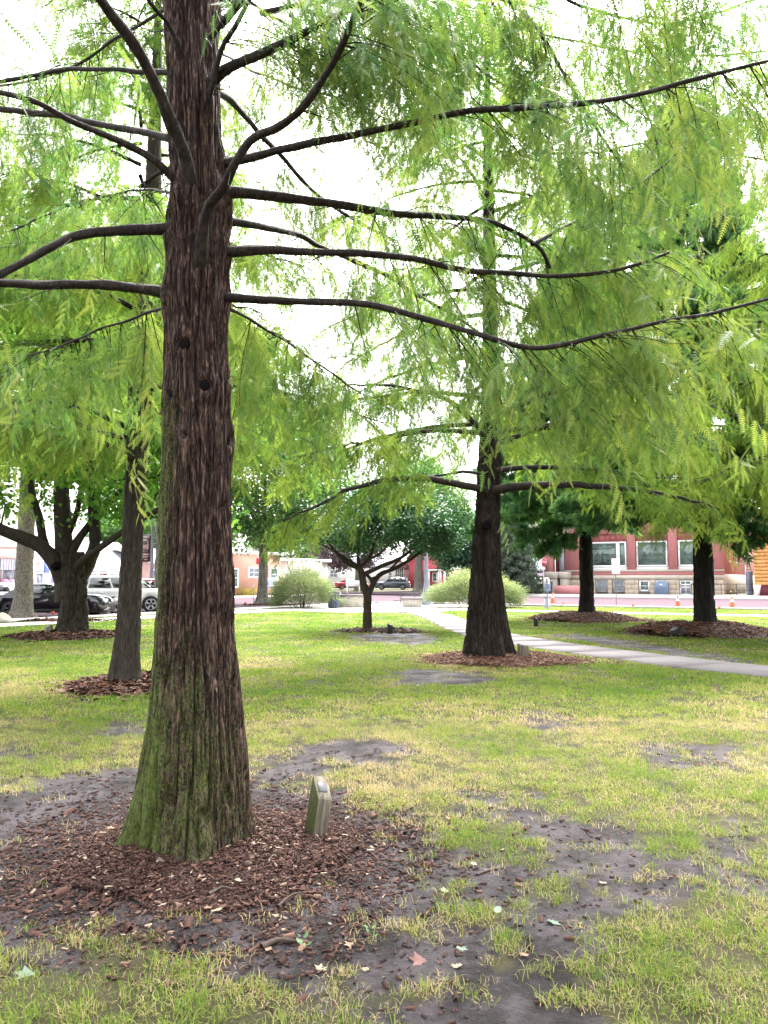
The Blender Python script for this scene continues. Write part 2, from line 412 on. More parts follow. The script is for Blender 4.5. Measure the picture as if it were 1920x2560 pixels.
def mud_mask(x, y):
    x, y = np.asarray(x, float), np.asarray(y, float)
    dist = np.hypot(x, y)
    n = fbm(x * 1.7 + 3, y * 1.7, 0, 5, 4) - 0.5
    n2 = fbm(x * 6, y * 6, 0, 9, 3) - 0.5
    m = np.full(x.shape, -9.0)
    for poly, bias in MUD:
        bb = np.asarray(poly); lo, hi = bb.min(0) - 1.5, bb.max(0) + 1.5
        k = (x > lo[0]) & (x < hi[0]) & (y > lo[1]) & (y < hi[1])
        if not k.any(): continue
        d = np.full(x.shape, 9.0); d[k] = poly_sd(x[k], y[k], poly)
        m = np.maximum(m, bias - d)
    v = m + 0.10 + n * 0.7 + n2 * 0.6 + 0.5 * (fbm(x * 17, y * 17, 0, 12, 2) - 0.5)
    gen = fbm(x * 0.55 + 9, y * 0.55 + 4, 0, 21, 3)
    thin = sstep(0.60, 0.74, gen + 0.28 * n2) * sstep(16, 8, dist) * 0.75
    return np.maximum(sstep(-0.16, 0.22, v), thin)
def ground_h(x, y):
    x, y = np.asarray(x, float), np.asarray(y, float)
    near = sstep(12.5, 9.0, np.hypot(x, y))
    h = near * (0.030 * (fbm(x * 1.3, y * 1.3, 0, 31, 3) - 0.5) * 2 + 0.014 * (fbm(x * 7, y * 7, 0, 33, 3) - 0.5))
    h = h - 0.012 * near * mud_mask(x, y) if np.size(x) else h
    A, B = ab(x, y)
    rise = sstep(31.6, 44, B) * 0.22 + sstep(44, 62, B) * 0.25 * sstep(-12, -24, A)
    return h + rise * (np.hypot(x, y) > 45)
RD, LD, CO = np.array([0.866, -0.5]), np.array([0.5, 0.866]), np.array([-3.0, 46.0])   # street directions, park corner
def ab(x, y):
    rx, ry = x - CO[0], y - CO[1]; return rx * RD[0] + ry * RD[1], rx * LD[0] + ry * LD[1]
def xy(a, b): return CO + RD * a + LD * b

def grade(vals):
    out = []
    for a, b, step in vals: out.append(np.arange(a, b, step))
    return np.concatenate(out + [[vals[-1][1]]])
gx = grade([(-900, -100, 80), (-100, -20, 5), (-20, -6, 0.5), (-6, -3.2, 0.08), (-3.2, 3.4, 0.03), (3.4, 7, 0.08), (7, 20, 0.5), (20, 100, 5), (100, 900, 80)])
gy = grade([(-60, 0, 10), (0, 2.2, 0.4), (2.2, 6.2, 0.03), (6.2, 11, 0.07), (11, 18, 0.2), (18, 50, 0.8), (50, 130, 2.0), (130, 300, 20), (300, 1500, 100)])
X, Yg = np.meshgrid(gx, gy); Xf, Yf = X.ravel(), Yg.ravel()
mm = mud_mask(Xf, Yf); Zf = ground_h(Xf, Yf)
nx, ny = len(gx), len(gy)
i, j = np.meshgrid(np.arange(nx - 1), np.arange(ny - 1)); q = (j * nx + i).ravel()
t = NT("lawn_soil")
pc = t.coord((1, 1, 1)); md = t.attr("mud")
g1 = t.noise(pc, 0.8, 5, 0.6); g2 = t.noise(pc, 9.0, 5, 0.65); g3 = t.noise(t.coord((60, 60, 60)), 1.0, 3)
grass_c = t.ramp(t.math('ADD', t.math('MULTIPLY', g1, 0.5), t.math('MULTIPLY', g2, 0.5)), [(0.32, (0.036, 0.037, 0.015)), (0.46, (0.054, 0.053, 0.020)), (0.56, (0.075, 0.064, 0.032)), (0.68, (0.10, 0.078, 0.048))])
mud_c = t.ramp(t.math('ADD', t.math('MULTIPLY', t.noise(pc, 2.3, 5, 0.6), 0.6), t.math('MULTIPLY', g2, 0.4)), [(0.38, (0.012, 0.009, 0.009)), (0.47, (0.034, 0.027, 0.029)), (0.56, (0.082, 0.068, 0.074))])
mud_c = t.mix(t.math('MULTIPLY', t.math('GREATER_THAN', g3, 0.62), 0.55), mud_c, (0.02, 0.014, 0.012))
edge = t.math('ADD', md, t.math('MULTIPLY', t.math('SUBTRACT', g2, 0.5), 0.9), True)
c = t.mix(t.math('MULTIPLY', t.math('SUBTRACT', edge, 0.25), 2.2, True), grass_c, mud_c)
rgh = t.ramp(t.noise(pc, 1.6, 4, 0.6), [(0.38, (0.45,) * 3), (0.6, (0.8,) * 3)])
rg = t.mix(md, (0.85,) * 3, rgh)
hh = t.math('ADD', t.math('MULTIPLY', g2, 0.5), t.math('MULTIPLY', t.noise(pc, 38.0, 6, 0.75), 0.9))
p = t.n("BsdfPrincipled"); t.set(p, "Base Color", c); t.set(p, "Roughness", rg); t.set(p, "Specular IOR Level", 0.22); t.set(p, "Normal", t.bump(hh, 1.0, 0.045))
M['ground'] = t.done(p.outputs[0])
g = mk("ground", np.stack([Xf, Yf, Zf], 1), np.stack([q, q + 1, q + nx + 1, q + nx], 1), M['ground'], None, True, {"mud": mm})
tag(g, "park lawn with worn muddy patches", None, None, "structure")

# concrete and brick
def concrete(name, col, scale=1.0):
    t = NT(name); v = t.coord()
    f = t.noise(v, 2.5 * scale, 6, 0.6); f2 = t.noise(v, 40 * scale, 3)
    c = t.ramp(f, [(0.3, tuple(x * 0.78 for x in col)), (0.7, col)])
    c = t.mix(t.math('MULTIPLY', t.math('GREATER_THAN', f2, 0.63), 0.35), c, tuple(x * 0.6 for x in col))
    return t.done(t.pbsdf(c, 0.75, 0.3, 0, t.bump(f2, 0.3, 0.006)))
M['concrete'] = concrete("concrete", (0.185, 0.165, 0.17))
M['concrete_pale'] = concrete("concrete_pale", (0.52, 0.50, 0.47))
M['stone_pale'] = concrete("stone_pale", (0.50, 0.45, 0.38))
t = NT("brick_road"); v = t.coord((1, 1, 1)); rot = t.n("Mapping"); t.t.links.new(v, rot.inputs[0]); rot.inputs['Rotation'].default_value = (0, 0, math.radians(30))
bt = t.n("TexBrick", Vector=rot.outputs[0], Color1=(0.070, 0.042, 0.054, 1), Color2=(0.085, 0.055, 0.068, 1), Mortar=(0.08, 0.065, 0.072, 1), Scale=1.0)
bt.inputs['Brick Width'].default_value = 0.24; bt.inputs['Row Height'].default_value = 0.11; bt.inputs['Mortar Size'].default_value = 0.008
c = t.mix(t.math('MULTIPLY', t.noise(v, 0.35, 4), 0.5), bt.outputs[0], (0.085, 0.063, 0.073))
M['brick_road'] = t.done(t.pbsdf(c, 0.95, 0.04, 0, t.bump(bt.outputs['Fac'], 0.3, 0.01)))
M['paint_white'] = plain("paint_white", (0.75, 0.75, 0.74), 0.7)

def sheet(name, poly, z, mat, label, thick=None):
    P = np.array(poly); n = len(P)
    bm = bmesh.new(); vs_ = [bm.verts.new((p[0], p[1], z)) for p in P]; bm.faces.new(vs_)
    bmesh.ops.recalc_face_normals(bm, faces=bm.faces[:])
    if bm.faces[:][0].normal.z < 0: bmesh.ops.reverse_faces(bm, faces=bm.faces[:])
    if thick:
        r = bmesh.ops.extrude_face_region(bm, geom=bm.faces[:]); 
        for e in r['geom']:
            if isinstance(e, bmesh.types.BMVert): e.co.z -= thick
        bmesh.ops.recalc_face_normals(bm, faces=bm.faces[:])
    o = MB().bm(bm).build(name, mat); return tag(o, label, None, None, "structure")
def abpoly(a0, a1, b0, b1): return [xy(a0, b0), xy(a1, b0), xy(a1, b1), xy(a0, b1)]
sheet("street", abpoly(-90, 90, 7.6, 31.4), 0.016, M['brick_road'], "pink brick street running past the red brick building")
sheet("street", abpoly(-20, -1.8, -60, 7.6), 0.020, M['brick_road'], "pink brick street with parked cars beside the park")
sheet("street", abpoly(-20, -1.8, 31.4, 110), 0.26, M['brick_road'], "pink brick street beyond the crossing", 0.3)
sheet("kerb", abpoly(-1.2, 90, 7.25, 7.6), 0.12, M['concrete_pale'], "concrete kerb along the park verge", 0.15)
sheet("kerb", abpoly(-1.8, -1.45, -60, 7.25), 0.12, M['concrete_pale'], "concrete kerb beside the parked cars", 0.15)
sheet("kerb", abpoly(-1.2, 90, 31.4, 31.75), 0.14, M['concrete_pale'], "concrete kerb in front of the red brick building", 0.2)
sheet("kerb", abpoly(-90, -20, 31.4, 31.75), 0.14, M['concrete_pale'], "concrete kerb across the crossing", 0.2)
sheet("sidewalk", abpoly(-1.0, 90, 31.75, 38.5), 0.262, M['concrete_pale'], "concrete sidewalk at the foot of the red brick building", 0.3)
sheet("sidewalk", abpoly(-90, -20, 31.75, 35.0), 0.15, M['concrete_pale'], "concrete sidewalk across the crossing", 0.2)
sheet("sidewalk", abpoly(-23.8, -20, -60, 31.4), 0.10, M['concrete_pale'], "concrete sidewalk in front of the shops", 0.12)
sheet("sidewalk", abpoly(1.2, 90, -0.8, 0.8), 0.014, M['concrete_pale'], "concrete sidewalk crossing the lawn behind the pines")
sheet("sidewalk", abpoly(-0.8, 1.2, -60, 7.25), 0.018, M['concrete_pale'], "concrete sidewalk behind the forked maple")
sheet("plaza", [xy(1.2, 6.8), xy(1.2, -6.0), xy(5.0, -6.5), xy(8.5, -3.0), xy(8.5, 6.8)], 0.022, M['concrete_pale'], "concrete corner plaza with bench and low walls")
# parking bay line on the street
for a in (24, 33):
    sheet("road_marking", abpoly(a, a + 0.3, 8.4, 13.5), 0.021, M['paint_white'], "white painted parking line on the brick street")

# curved footpath, slab by slab
cl = np.array([gd(*p)[:2] for p in [(878, 1319), (930, 1328), (972, 1342), (1010, 1358), (1060, 1373), (1120, 1384), (1200, 1397), (1350, 1417), (1500, 1436), (1659, 1452), (1850, 1473), (2150, 1505)]])
def resample(P, step):
    P = np.asarray(P, float)
    # Catmull-Rom through the points
    Q = []
    E = np.vstack([2 * P[0] - P[1], P, 2 * P[-1] - P[-2]])
    for k in range(1, len(E) - 2):
        for s in np.linspace(0, 1, 24, endpoint=False):
            p0, p1, p2, p3 = E[k - 1], E[k], E[k + 1], E[k + 2]
            Q.append(0.5 * (2 * p1 + (p2 - p0) * s + (2 * p0 - 5 * p1 + 4 * p2 - p3) * s * s + (3 * p1 - p0 - 3 * p2 + p3) * s ** 3))
    Q.append(P[-1]); Q = np.array(Q)
    L = np.concatenate([[0], np.cumsum(np.linalg.norm(np.diff(Q, axis=0), axis=1))])
    n = max(2, int(round(L[-1] / step)) + 1); s = np.linspace(0, L[-1], n)
    return np.stack([np.interp(s, L, Q[:, k]) for k in range(P.shape[1])], 1)
cl = resample(cl, 1.5)
tg = np.gradient(cl, axis=0); tg /= np.linalg.norm(tg, axis=1)[:, None]; nr = np.stack([-tg[:, 1], tg[:, 0]], 1)
path_root = thing("footpath", "curving concrete footpath of slabs crossing the lawn behind the burled trunk", None); path_root["kind"] = "structure"
PW = 0.76
for k in range(len(cl) - 1):
    a, b = cl[k] + tg[k] * 0.014, cl[k + 1] - tg[k + 1] * 0.014
    V = []
    z = 0.030 + random.uniform(-0.003, 0.003)
    for zz in (-0.05, z):
        V += [(*(a + nr[k] * PW), zz), (*(a - nr[k] * PW), zz), (*(b - nr[k + 1] * PW), zz), (*(b + nr[k + 1] * PW), zz)]
    mk("slab", V, np.array([(4, 5, 6, 7), (0, 1, 5, 4), (1, 2, 6, 5), (2, 3, 7, 6), (3, 0, 4, 7)]), M['concrete'], path_root)

# ================================================================== trees
def trunk_mesh(zs, cx, cy, rad, na, nz, disp, z0, z1):
    """surface of revolution round a wandering centre line; disp(ang, z, r) -> radial offset"""
    Z = np.linspace(0, 1, nz); Z = z0 + (z1 - z0) * Z
    A = np.arange(na) * 2 * np.pi / na
    ZZ, AA = np.meshgrid(Z, A, indexing='ij')
    R = np.interp(ZZ, zs, rad); R = R + disp(AA, ZZ, R)
    V = np.stack([np.interp(ZZ, zs, cx) + R * np.cos(AA), np.interp(ZZ, zs, cy) + R * np.sin(AA), ZZ], -1).reshape(-1, 3)
    i = np.arange(nz - 1)[:, None] * na; j = np.arange(na)[None, :]; j2 = (j + 1) % na
    return V, np.stack([i + j, i + j2, i + na + j2, i + na + j], -1).reshape(-1, 4)
def bark_disp(amp=1.0, fis=1.0, freq=1.0, seed=0, lobes=None, knots=(), zfreq=1.0):
    def f(a, z, r):
        ca, sa = np.cos(a), np.sin(a)
        X, Y = ca * 0.2 * freq, sa * 0.2 * freq
        w = (noise(X * 5, Y * 5, z * 1.6, seed + 1) - 0.5) * 0.03
        X, Y = X + w, Y + w * 0.7
        zf = z * zfreq
        d = 0.034 * (noise(X * 16, Y * 16, zf * 0.9, seed) - 0.5)
        d = d + 0.016 * (noise(X * 40, Y * 40, zf * 3.0, seed + 2) - 0.5) + 0.009 * (noise(X * 95, Y * 95, zf * 9, seed + 3) - 0.5)
        rg = np.abs(noise(X * 26, Y * 26, zf * 1.4, seed + 4) - 0.5)
        d = d - 0.026 * fis * np.exp(-(rg / 0.05) ** 2)
        rg = np.abs(noise(X * 52, Y * 52, zf * 3.2, seed + 6) - 0.5)
        d = (d - 0.014 * fis * np.exp(-(rg / 0.07) ** 2)) * amp
        if lobes is not None: d = d + lobes(a, z, r)
        for ka, kz, kw, kh, kd, crater in knots:
            da = (a - ka + np.pi) % (2 * np.pi) - np.pi
            q = (da * r / kw) ** 2 + ((z - kz) / kh) ** 2
            d = d + kd * (np.exp(-q) - crater * 1.9 * np.exp(-q / 0.16))
        return d
    return f
def branch_mesh(P, R, n=10, amp=0.12, seed=0):
    """a limb: smooth path, lumpy skin"""
    P = np.asarray(P, float); m = len(P)
    T = unit(np.gradient(P, axis=0)); up = np.tile([0.1, 0.05, 1.0], (m, 1)); N = unit(np.cross(T, up)); B = np.cross(T, N)
    a = np.arange(n) * 2 * np.pi / n; s = np.concatenate([[0], np.cumsum(np.linalg.norm(np.diff(P, axis=0), axis=1))])
    k = 1 + amp * 2 * (noise(np.cos(a)[None] * 1.6 + 5, np.sin(a)[None] * 1.6, s[:, None] * 7, seed) - 0.5) + amp * (noise(np.cos(a)[None] * 4, np.sin(a)[None] * 4, s[:, None] * 16, seed + 1) - 0.5)
    V = P[:, None] + (np.asarray(R)[:, None] * k)[..., None] * (np.cos(a)[None, :, None] * N[:, None] + np.sin(a)[None, :, None] * B[:, None])
    i = np.arange(m - 1)[:, None] * n; j = np.arange(n)[None, :]; j2 = (j + 1) % n
    F = np.stack([i + j, i + j2, i + n + j2, i + n + j], -1).reshape(-1, 4)
    V = np.vstack([V.reshape(-1, 3), P[-1:]]); e = (m - 1) * n
    return V, [F, np.array([(e + k2, e + (k2 + 1) % n, m * n) for k2 in range(n)])]

# ---- foliage templates (x along the shoot, y sideways, z normal)
def feather(pairs, leaf=0.16, wid=0.03, ang=58, droop=0.10):
    V, F = [], []
    def tri(a, b, c): F.append((len(V), len(V) + 1, len(V) + 2)); V.extend([a, b, c])
    z = lambda x: -droop * x * x
    tri((0, -0.006, 0), (0, 0.006, 0), (1, 0, z(1)))
    for k in range(pairs):
        x = 0.06 + 0.92 * k / (pairs - 1); env = (0.55 + 0.45 * math.sin(math.pi * min(1, x * 1.15 + 0.1))) * (1 if x < 0.9 else 0.7)
        for s in (-1, 1):
            a = math.radians(ang - 14 * x); l = leaf * env; dx, dy = math.cos(a) * l, math.sin(a) * l * s
            tri((x - wid / 2, 0, z(x)), (x + wid / 2, 0, z(x)), (x + dx, dy, z(x) - 0.03 * l))
    return np.array(V), np.array(F)
FE_NEAR = feather(11, 0.18, 0.066)
FE_MID = feather(8, 0.22, 0.095)
FE_FAR = feather(3, 0.34, 0.22)
LEAF2 = (np.array([(0, 0, 0), (0.45, 0.42, 0.07), (1, 0, -0.05), (0.45, -0.42, 0.07)]), np.array([(0, 1, 2), (0, 2, 3)]))
LEAFL = (np.array([(0, 0, 0), (0.35, 0.42, 0.05), (0.62, 0.26, 0.02), (0.78, 0.5, 0.0), (1, 0, -0.06), (0.78, -0.5, 0), (0.62, -0.26, 0.02), (0.35, -0.42, 0.05)]), np.array([(0, 1, 2), (0, 2, 4), (2, 3, 4), (0, 4, 6), (4, 5, 6), (0, 6, 7)]))
def needles(n=14, w=0.035, spread=1.0, seed=3):
    r = np.random.default_rng(seed); V, F = [], []
    for k in range(n):
        d = np.array([0.75, *(r.normal(0, 0.55 * spread, 2))]); d /= np.linalg.norm(d); d *= r.uniform(0.7, 1.05)
        s = np.cross(d, r.normal(0, 1, 3)); s = s / np.linalg.norm(s) * w
        F.append((len(V), len(V) + 1, len(V) + 2)); V += [tuple(-s), tuple(s), tuple(d)]
    return np.array(V), np.array(F)
TUFT = needles()
TUFT_S = needles(9, 0.08, 1.2, 5)

def shoots(P0, D0, L, droop, spacing, bl, seed, wob=0.15):
    """twigs with branchlets: returns twig polylines (n,5,3) and branchlets (pos, dir, len, tint)"""
    r = np.random.default_rng(seed); n = len(P0); D0 = unit(D0)
    t = np.linspace(0, 1, 5)
    side = unit(np.cross(D0, np.tile([0, 0, 1.0], (n, 1)) + r.normal(0, 0.2, (n, 3))))
    cur = r.normal(0, wob, n)[:, None, None]
    W = P0[:, None] + D0[:, None] * (L[:, None, None] * t[None, :, None]) + side[:, None] * cur * L[:, None, None] * (t ** 2)[None, :, None]
    W[..., 2] -= (droop * L)[:, None] * (t ** 2)[None]
    m = np.maximum(3, (L / spacing).astype(int)); tot = m.sum(); own = np.repeat(np.arange(n), m)
    k = np.arange(tot) - np.repeat(np.cumsum(m) - m, m)
    s = (k + r.uniform(0.2, 0.9, tot)) / m[own]; s = 0.08 + 0.92 * np.minimum(s, 1)
    pos = P0[own] + D0[own] * (L[own] * s)[:, None] + side[own] * (cur[own, 0] * (L[own] * s * s)[:, None]); pos[:, 2] -= droop[own] * L[own] * s * s
    tan = D0[own] + side[own] * cur[own, 0] * 2 * s[:, None]; tan[:, 2] -= 2 * droop[own] * s; tan = unit(tan)
    sg = np.where(k % 2 == 0, 1.0, -1.0)
    d = tan * 0.75 + side[own] * (sg * r.uniform(0.45, 0.95, tot))[:, None] + r.normal(0, 0.22, (tot, 3)); d[:, 2] -= r.uniform(0.25, 0.85, tot)
    last = s > 0.93; d[last] = tan[last] + r.normal(0, 0.12, (last.sum(), 3))
    return W, pos, unit(d), bl * r.uniform(0.65, 1.2, tot) * (1 - 0.25 * s), np.clip(r.normal(0.5, 0.2, n)[own] + r.normal(0, 0.14, tot), 0, 1)
def twig_mesh(W, r0, r1, n=3):
    """thin woody twigs (k,5,3) as one mesh"""
    k, m = W.shape[:2]
    T = unit(np.gradient(W, axis=1)); N = unit(np.cross(T, np.array([0.2, 0.1, 1.0]) + np.zeros_like(T))); B = np.cross(T, N)
    a = np.arange(n) * 2 * np.pi / n; R = np.linspace(0, 1, m)[None] * (r1 - r0)[:, None] + r0[:, None]
    V = W[:, :, None] + R[..., None, None] * (np.cos(a)[None, None, :, None] * N[:, :, None] + np.sin(a)[None, None, :, None] * B[:, :, None])
    i = (np.arange(k)[:, None, None] * m + np.arange(m - 1)[None, :, None]) * n; j = np.arange(n)[None, None]; j2 = (j + 1) % n
    return V.reshape(-1, 3), np.stack([i + j, i + j2, i + n + j2, i + n + j], -1).reshape(-1, 4)
def foliate(pos, d, ln, tint, tmpl, seed, wide=1.0):
    r = np.random.default_rng(seed)
    Xa, Ya, Za = frames(d, roll=r.normal(0, 0.6, len(d)))
    return scatter(tmpl[0], tmpl[1], pos, Xa, Ya, Za, np.stack([ln, ln * wide, ln], 1), tint)


def shoot_tmpl(L, spacing, bl, tmpl, seed, droop=0.35, twig=0.0022, wide=1.15, seg=True):
    """one twig along +x with its branchlets, as a template"""
    W, p, d, l, c = shoots(np.zeros((1, 3)), np.array([[1.0, 0, 0.05]]), np.array([L]), np.array([droop]), spacing, bl, seed)
    V, F, v_ = foliate(p, d, l, c, tmpl, seed, wide)
    return V, F, v_
SH_LONG = [shoot_tmpl(0.70, 0.040, 0.135, FE_NEAR, 500 + k, 0.25 + 0.12 * k) for k in range(3)]
SH_SHORT = [shoot_tmpl(0.28, 0.030, 0.125, FE_NEAR, 510 + k, 0.3 + 0.15 * k) for k in range(3)]
SM_LONG = [shoot_tmpl(0.90, 0.055, 0.19, FE_MID, 520 + k, 0.25 + 0.1 * k, wide=1.15) for k in range(3)]
SM_SHORT = [shoot_tmpl(0.36, 0.045, 0.17, FE_MID, 530 + k, 0.3 + 0.15 * k, wide=1.15) for k in range(3)]
def leaf_cluster(n, tmpl, seed, size=0.24, hang=0.35):
    """a ball of n leaves about 1 unit across"""
    r = np.random.default_rng(seed); off = r.normal(0, 1, (n, 3)) * np.array([1, 1, 0.62]) * 0.33
    d = off * 2 + r.normal(0, 0.7, (n, 3)); d[:, 2] -= hang; Xa, Ya, Za = frames(d, roll=r.normal(0, 0.7, n))
    V, F, _ = scatter(tmpl[0], tmpl[1], off, Xa, Ya, Za, size * r.uniform(0.65, 1.3, n), r.uniform(0.1, 0.9, n)); return V, F, _
def tuft_cluster(n, tmpl, seed, L=1.0):
    """a pine twig along +x carrying needle tufts"""
    r = np.random.default_rng(seed); s_ = r.uniform(0.25, 1.0, n); p = np.stack([s_ * L, r.normal(0, .05, n) * L, r.normal(0, .05, n) * L + 0.1 * s_ * s_ * L], 1)
    d = np.stack([np.full(n, 0.8), r.normal(0, .5, n), r.normal(0.05, .45, n)], 1); Xa, Ya, Za = frames(d, roll=r.uniform(0, 6, n))
    V, F, _ = scatter(tmpl[0], tmpl[1], p, Xa, Ya, Za, r.uniform(0.26, 0.44, n) * L, r.uniform(0.1, 0.9, n)); return V, F, _
CL_LEAF = [leaf_cluster(16, LEAF2, 540 + k) for k in range(3)]
CL_LOBE = [leaf_cluster(14, LEAFL, 550 + k) for k in range(3)]
CL_PINE = [tuft_cluster(12, TUFT_S, 560 + k) for k in range(3)]

# ------------------------------------------------------------------ 1. the big near bald cypress
TY = 4.75
prof = [(-40, 354, 467), (0, 355, 468), (100, 358, 470), (250, 362, 478), (400, 366, 487), (500, 365, 490), (640, 358, 488), (750, 358, 491), (850, 357, 495), (950, 355, 497), (1050, 353, 496),
        (1150, 350, 497), (1250, 344, 500), (1350, 338, 503), (1450, 331, 512), (1550, 324, 523), (1650, 312, 533), (1750, 301, 541), (1830, 292, 547)]
zs, cx, rd = [], [], []
for y_, l_, r_ in prof[::-1]:
    a_, b_ = atd(l_, y_, TY), atd(r_, y_, TY); zs.append((a_[2] + b_[2]) / 2); cx.append((a_[0] + b_[0]) / 2); rd.append((b_[0] - a_[0]) / 2)
zs, cx, rd = np.array(zs), np.array(cx), np.array(rd)
base_x = cx[0]
zs = np.concatenate([[zs[0] - 0.35], zs, [8.0, 12.0, 17.0]]); cx = np.concatenate([[cx[0]], cx, [cx[-1]] * 3]) - base_x; rd = np.concatenate([[rd[0] * 1.12], rd, [0.19, 0.12, 0.03]])
rd = rd * 0.985
T1 = thing("bald_cypress", "big mossy cypress trunk with red fibrous bark in a mulch bed", "tree", (base_x, TY, 0))
def lobes1(a, z, r):
    k = np.exp(-np.maximum(z, -0.1) / 0.22)
    l = 0.5 + 0.5 * np.cos(5 * a + 0.9 + 0.5 * np.sin(2 * a)); l = l ** 2
    left = np.exp(-(((a - math.radians(196) + np.pi) % (2 * np.pi) - np.pi) / 0.28) ** 2)
    front = np.exp(-(((a - math.radians(283) + np.pi) % (2 * np.pi) - np.pi) / 0.35) ** 2)
    fl = (0.5 + 0.5 * np.cos(7 * a + 1.3)) * np.exp(-np.maximum(z, 0) / 0.9)
    return k * (0.055 * l + 0.10 * left + 0.07 * front - 0.03) + 0.022 * fl
ANG = lambda dx, w: -math.pi / 2 + math.asin(max(-1, min(1, dx / w)))
kn = []
def kpos(x, y, z_off=0.0):
    p = atd(x, y, TY - 0.2); i_ = p[2]; c_ = np.interp(i_, zs, cx); r_ = np.interp(i_, zs, rd)
    return math.asin(max(-0.999, min(0.999, (p[0] - base_x - c_) / r_))), i_, c_, r_
KN = []
for x, y, w, h, dpt in [(397, 742, 0.075, 0.10, 0.035), (441, 830, 0.085, 0.10, 0.040), (486, 938, 0.07, 0.11, 0.035), (362, 845, 0.06, 0.08, 0.03), (402, 940, 0.06, 0.06, 0.018), (484, 800, 0.05, 0.07, 0.02), (450, 1010, 0.08, 0.1, 0.015)]:
    s_, z_, c_, r_ = kpos(x, y); ang = s_ - math.pi / 2; KN.append((ang, z_, r_, c_)); kn.append((ang, z_, w, h, dpt, 1.0))
rr = np.random.default_rng(5)
V, F = trunk_mesh(zs, cx, np.zeros_like(cx), rd, 40, 60, bark_disp(0.8, 0.5, 1.25, 3), 6.15, 17.0)
mk("upper_trunk", V, F, M['bark_main'], T1, True)
M['knot_shade'] = plain("knot_shade", (0.006, 0.004, 0.005), 0.9, 0.08, scale=40)  # near-black colour stands in for the shade inside the knot holes
for k_, (ang, z_, r_, c_) in enumerate(KN[:5]):
    d_ = np.array([math.cos(ang), math.sin(ang), 0.0]); rk = (0.034, 0.036, 0.030, 0.022, 0.030)[k_]
    p_ = np.array([c_, 0, z_]) + d_ * (r_ + kn[k_][4] * 0.1)
    MB().tube(np.array([p_ - d_ * 0.05, p_ - d_ * 0.012, p_ - d_ * 0.004, p_ - d_ * 0.008]), [rk * 0.95, rk * 0.9, rk * 0.7, rk * 0.2], 12).build("knot", M['knot_shade'], T1, True)

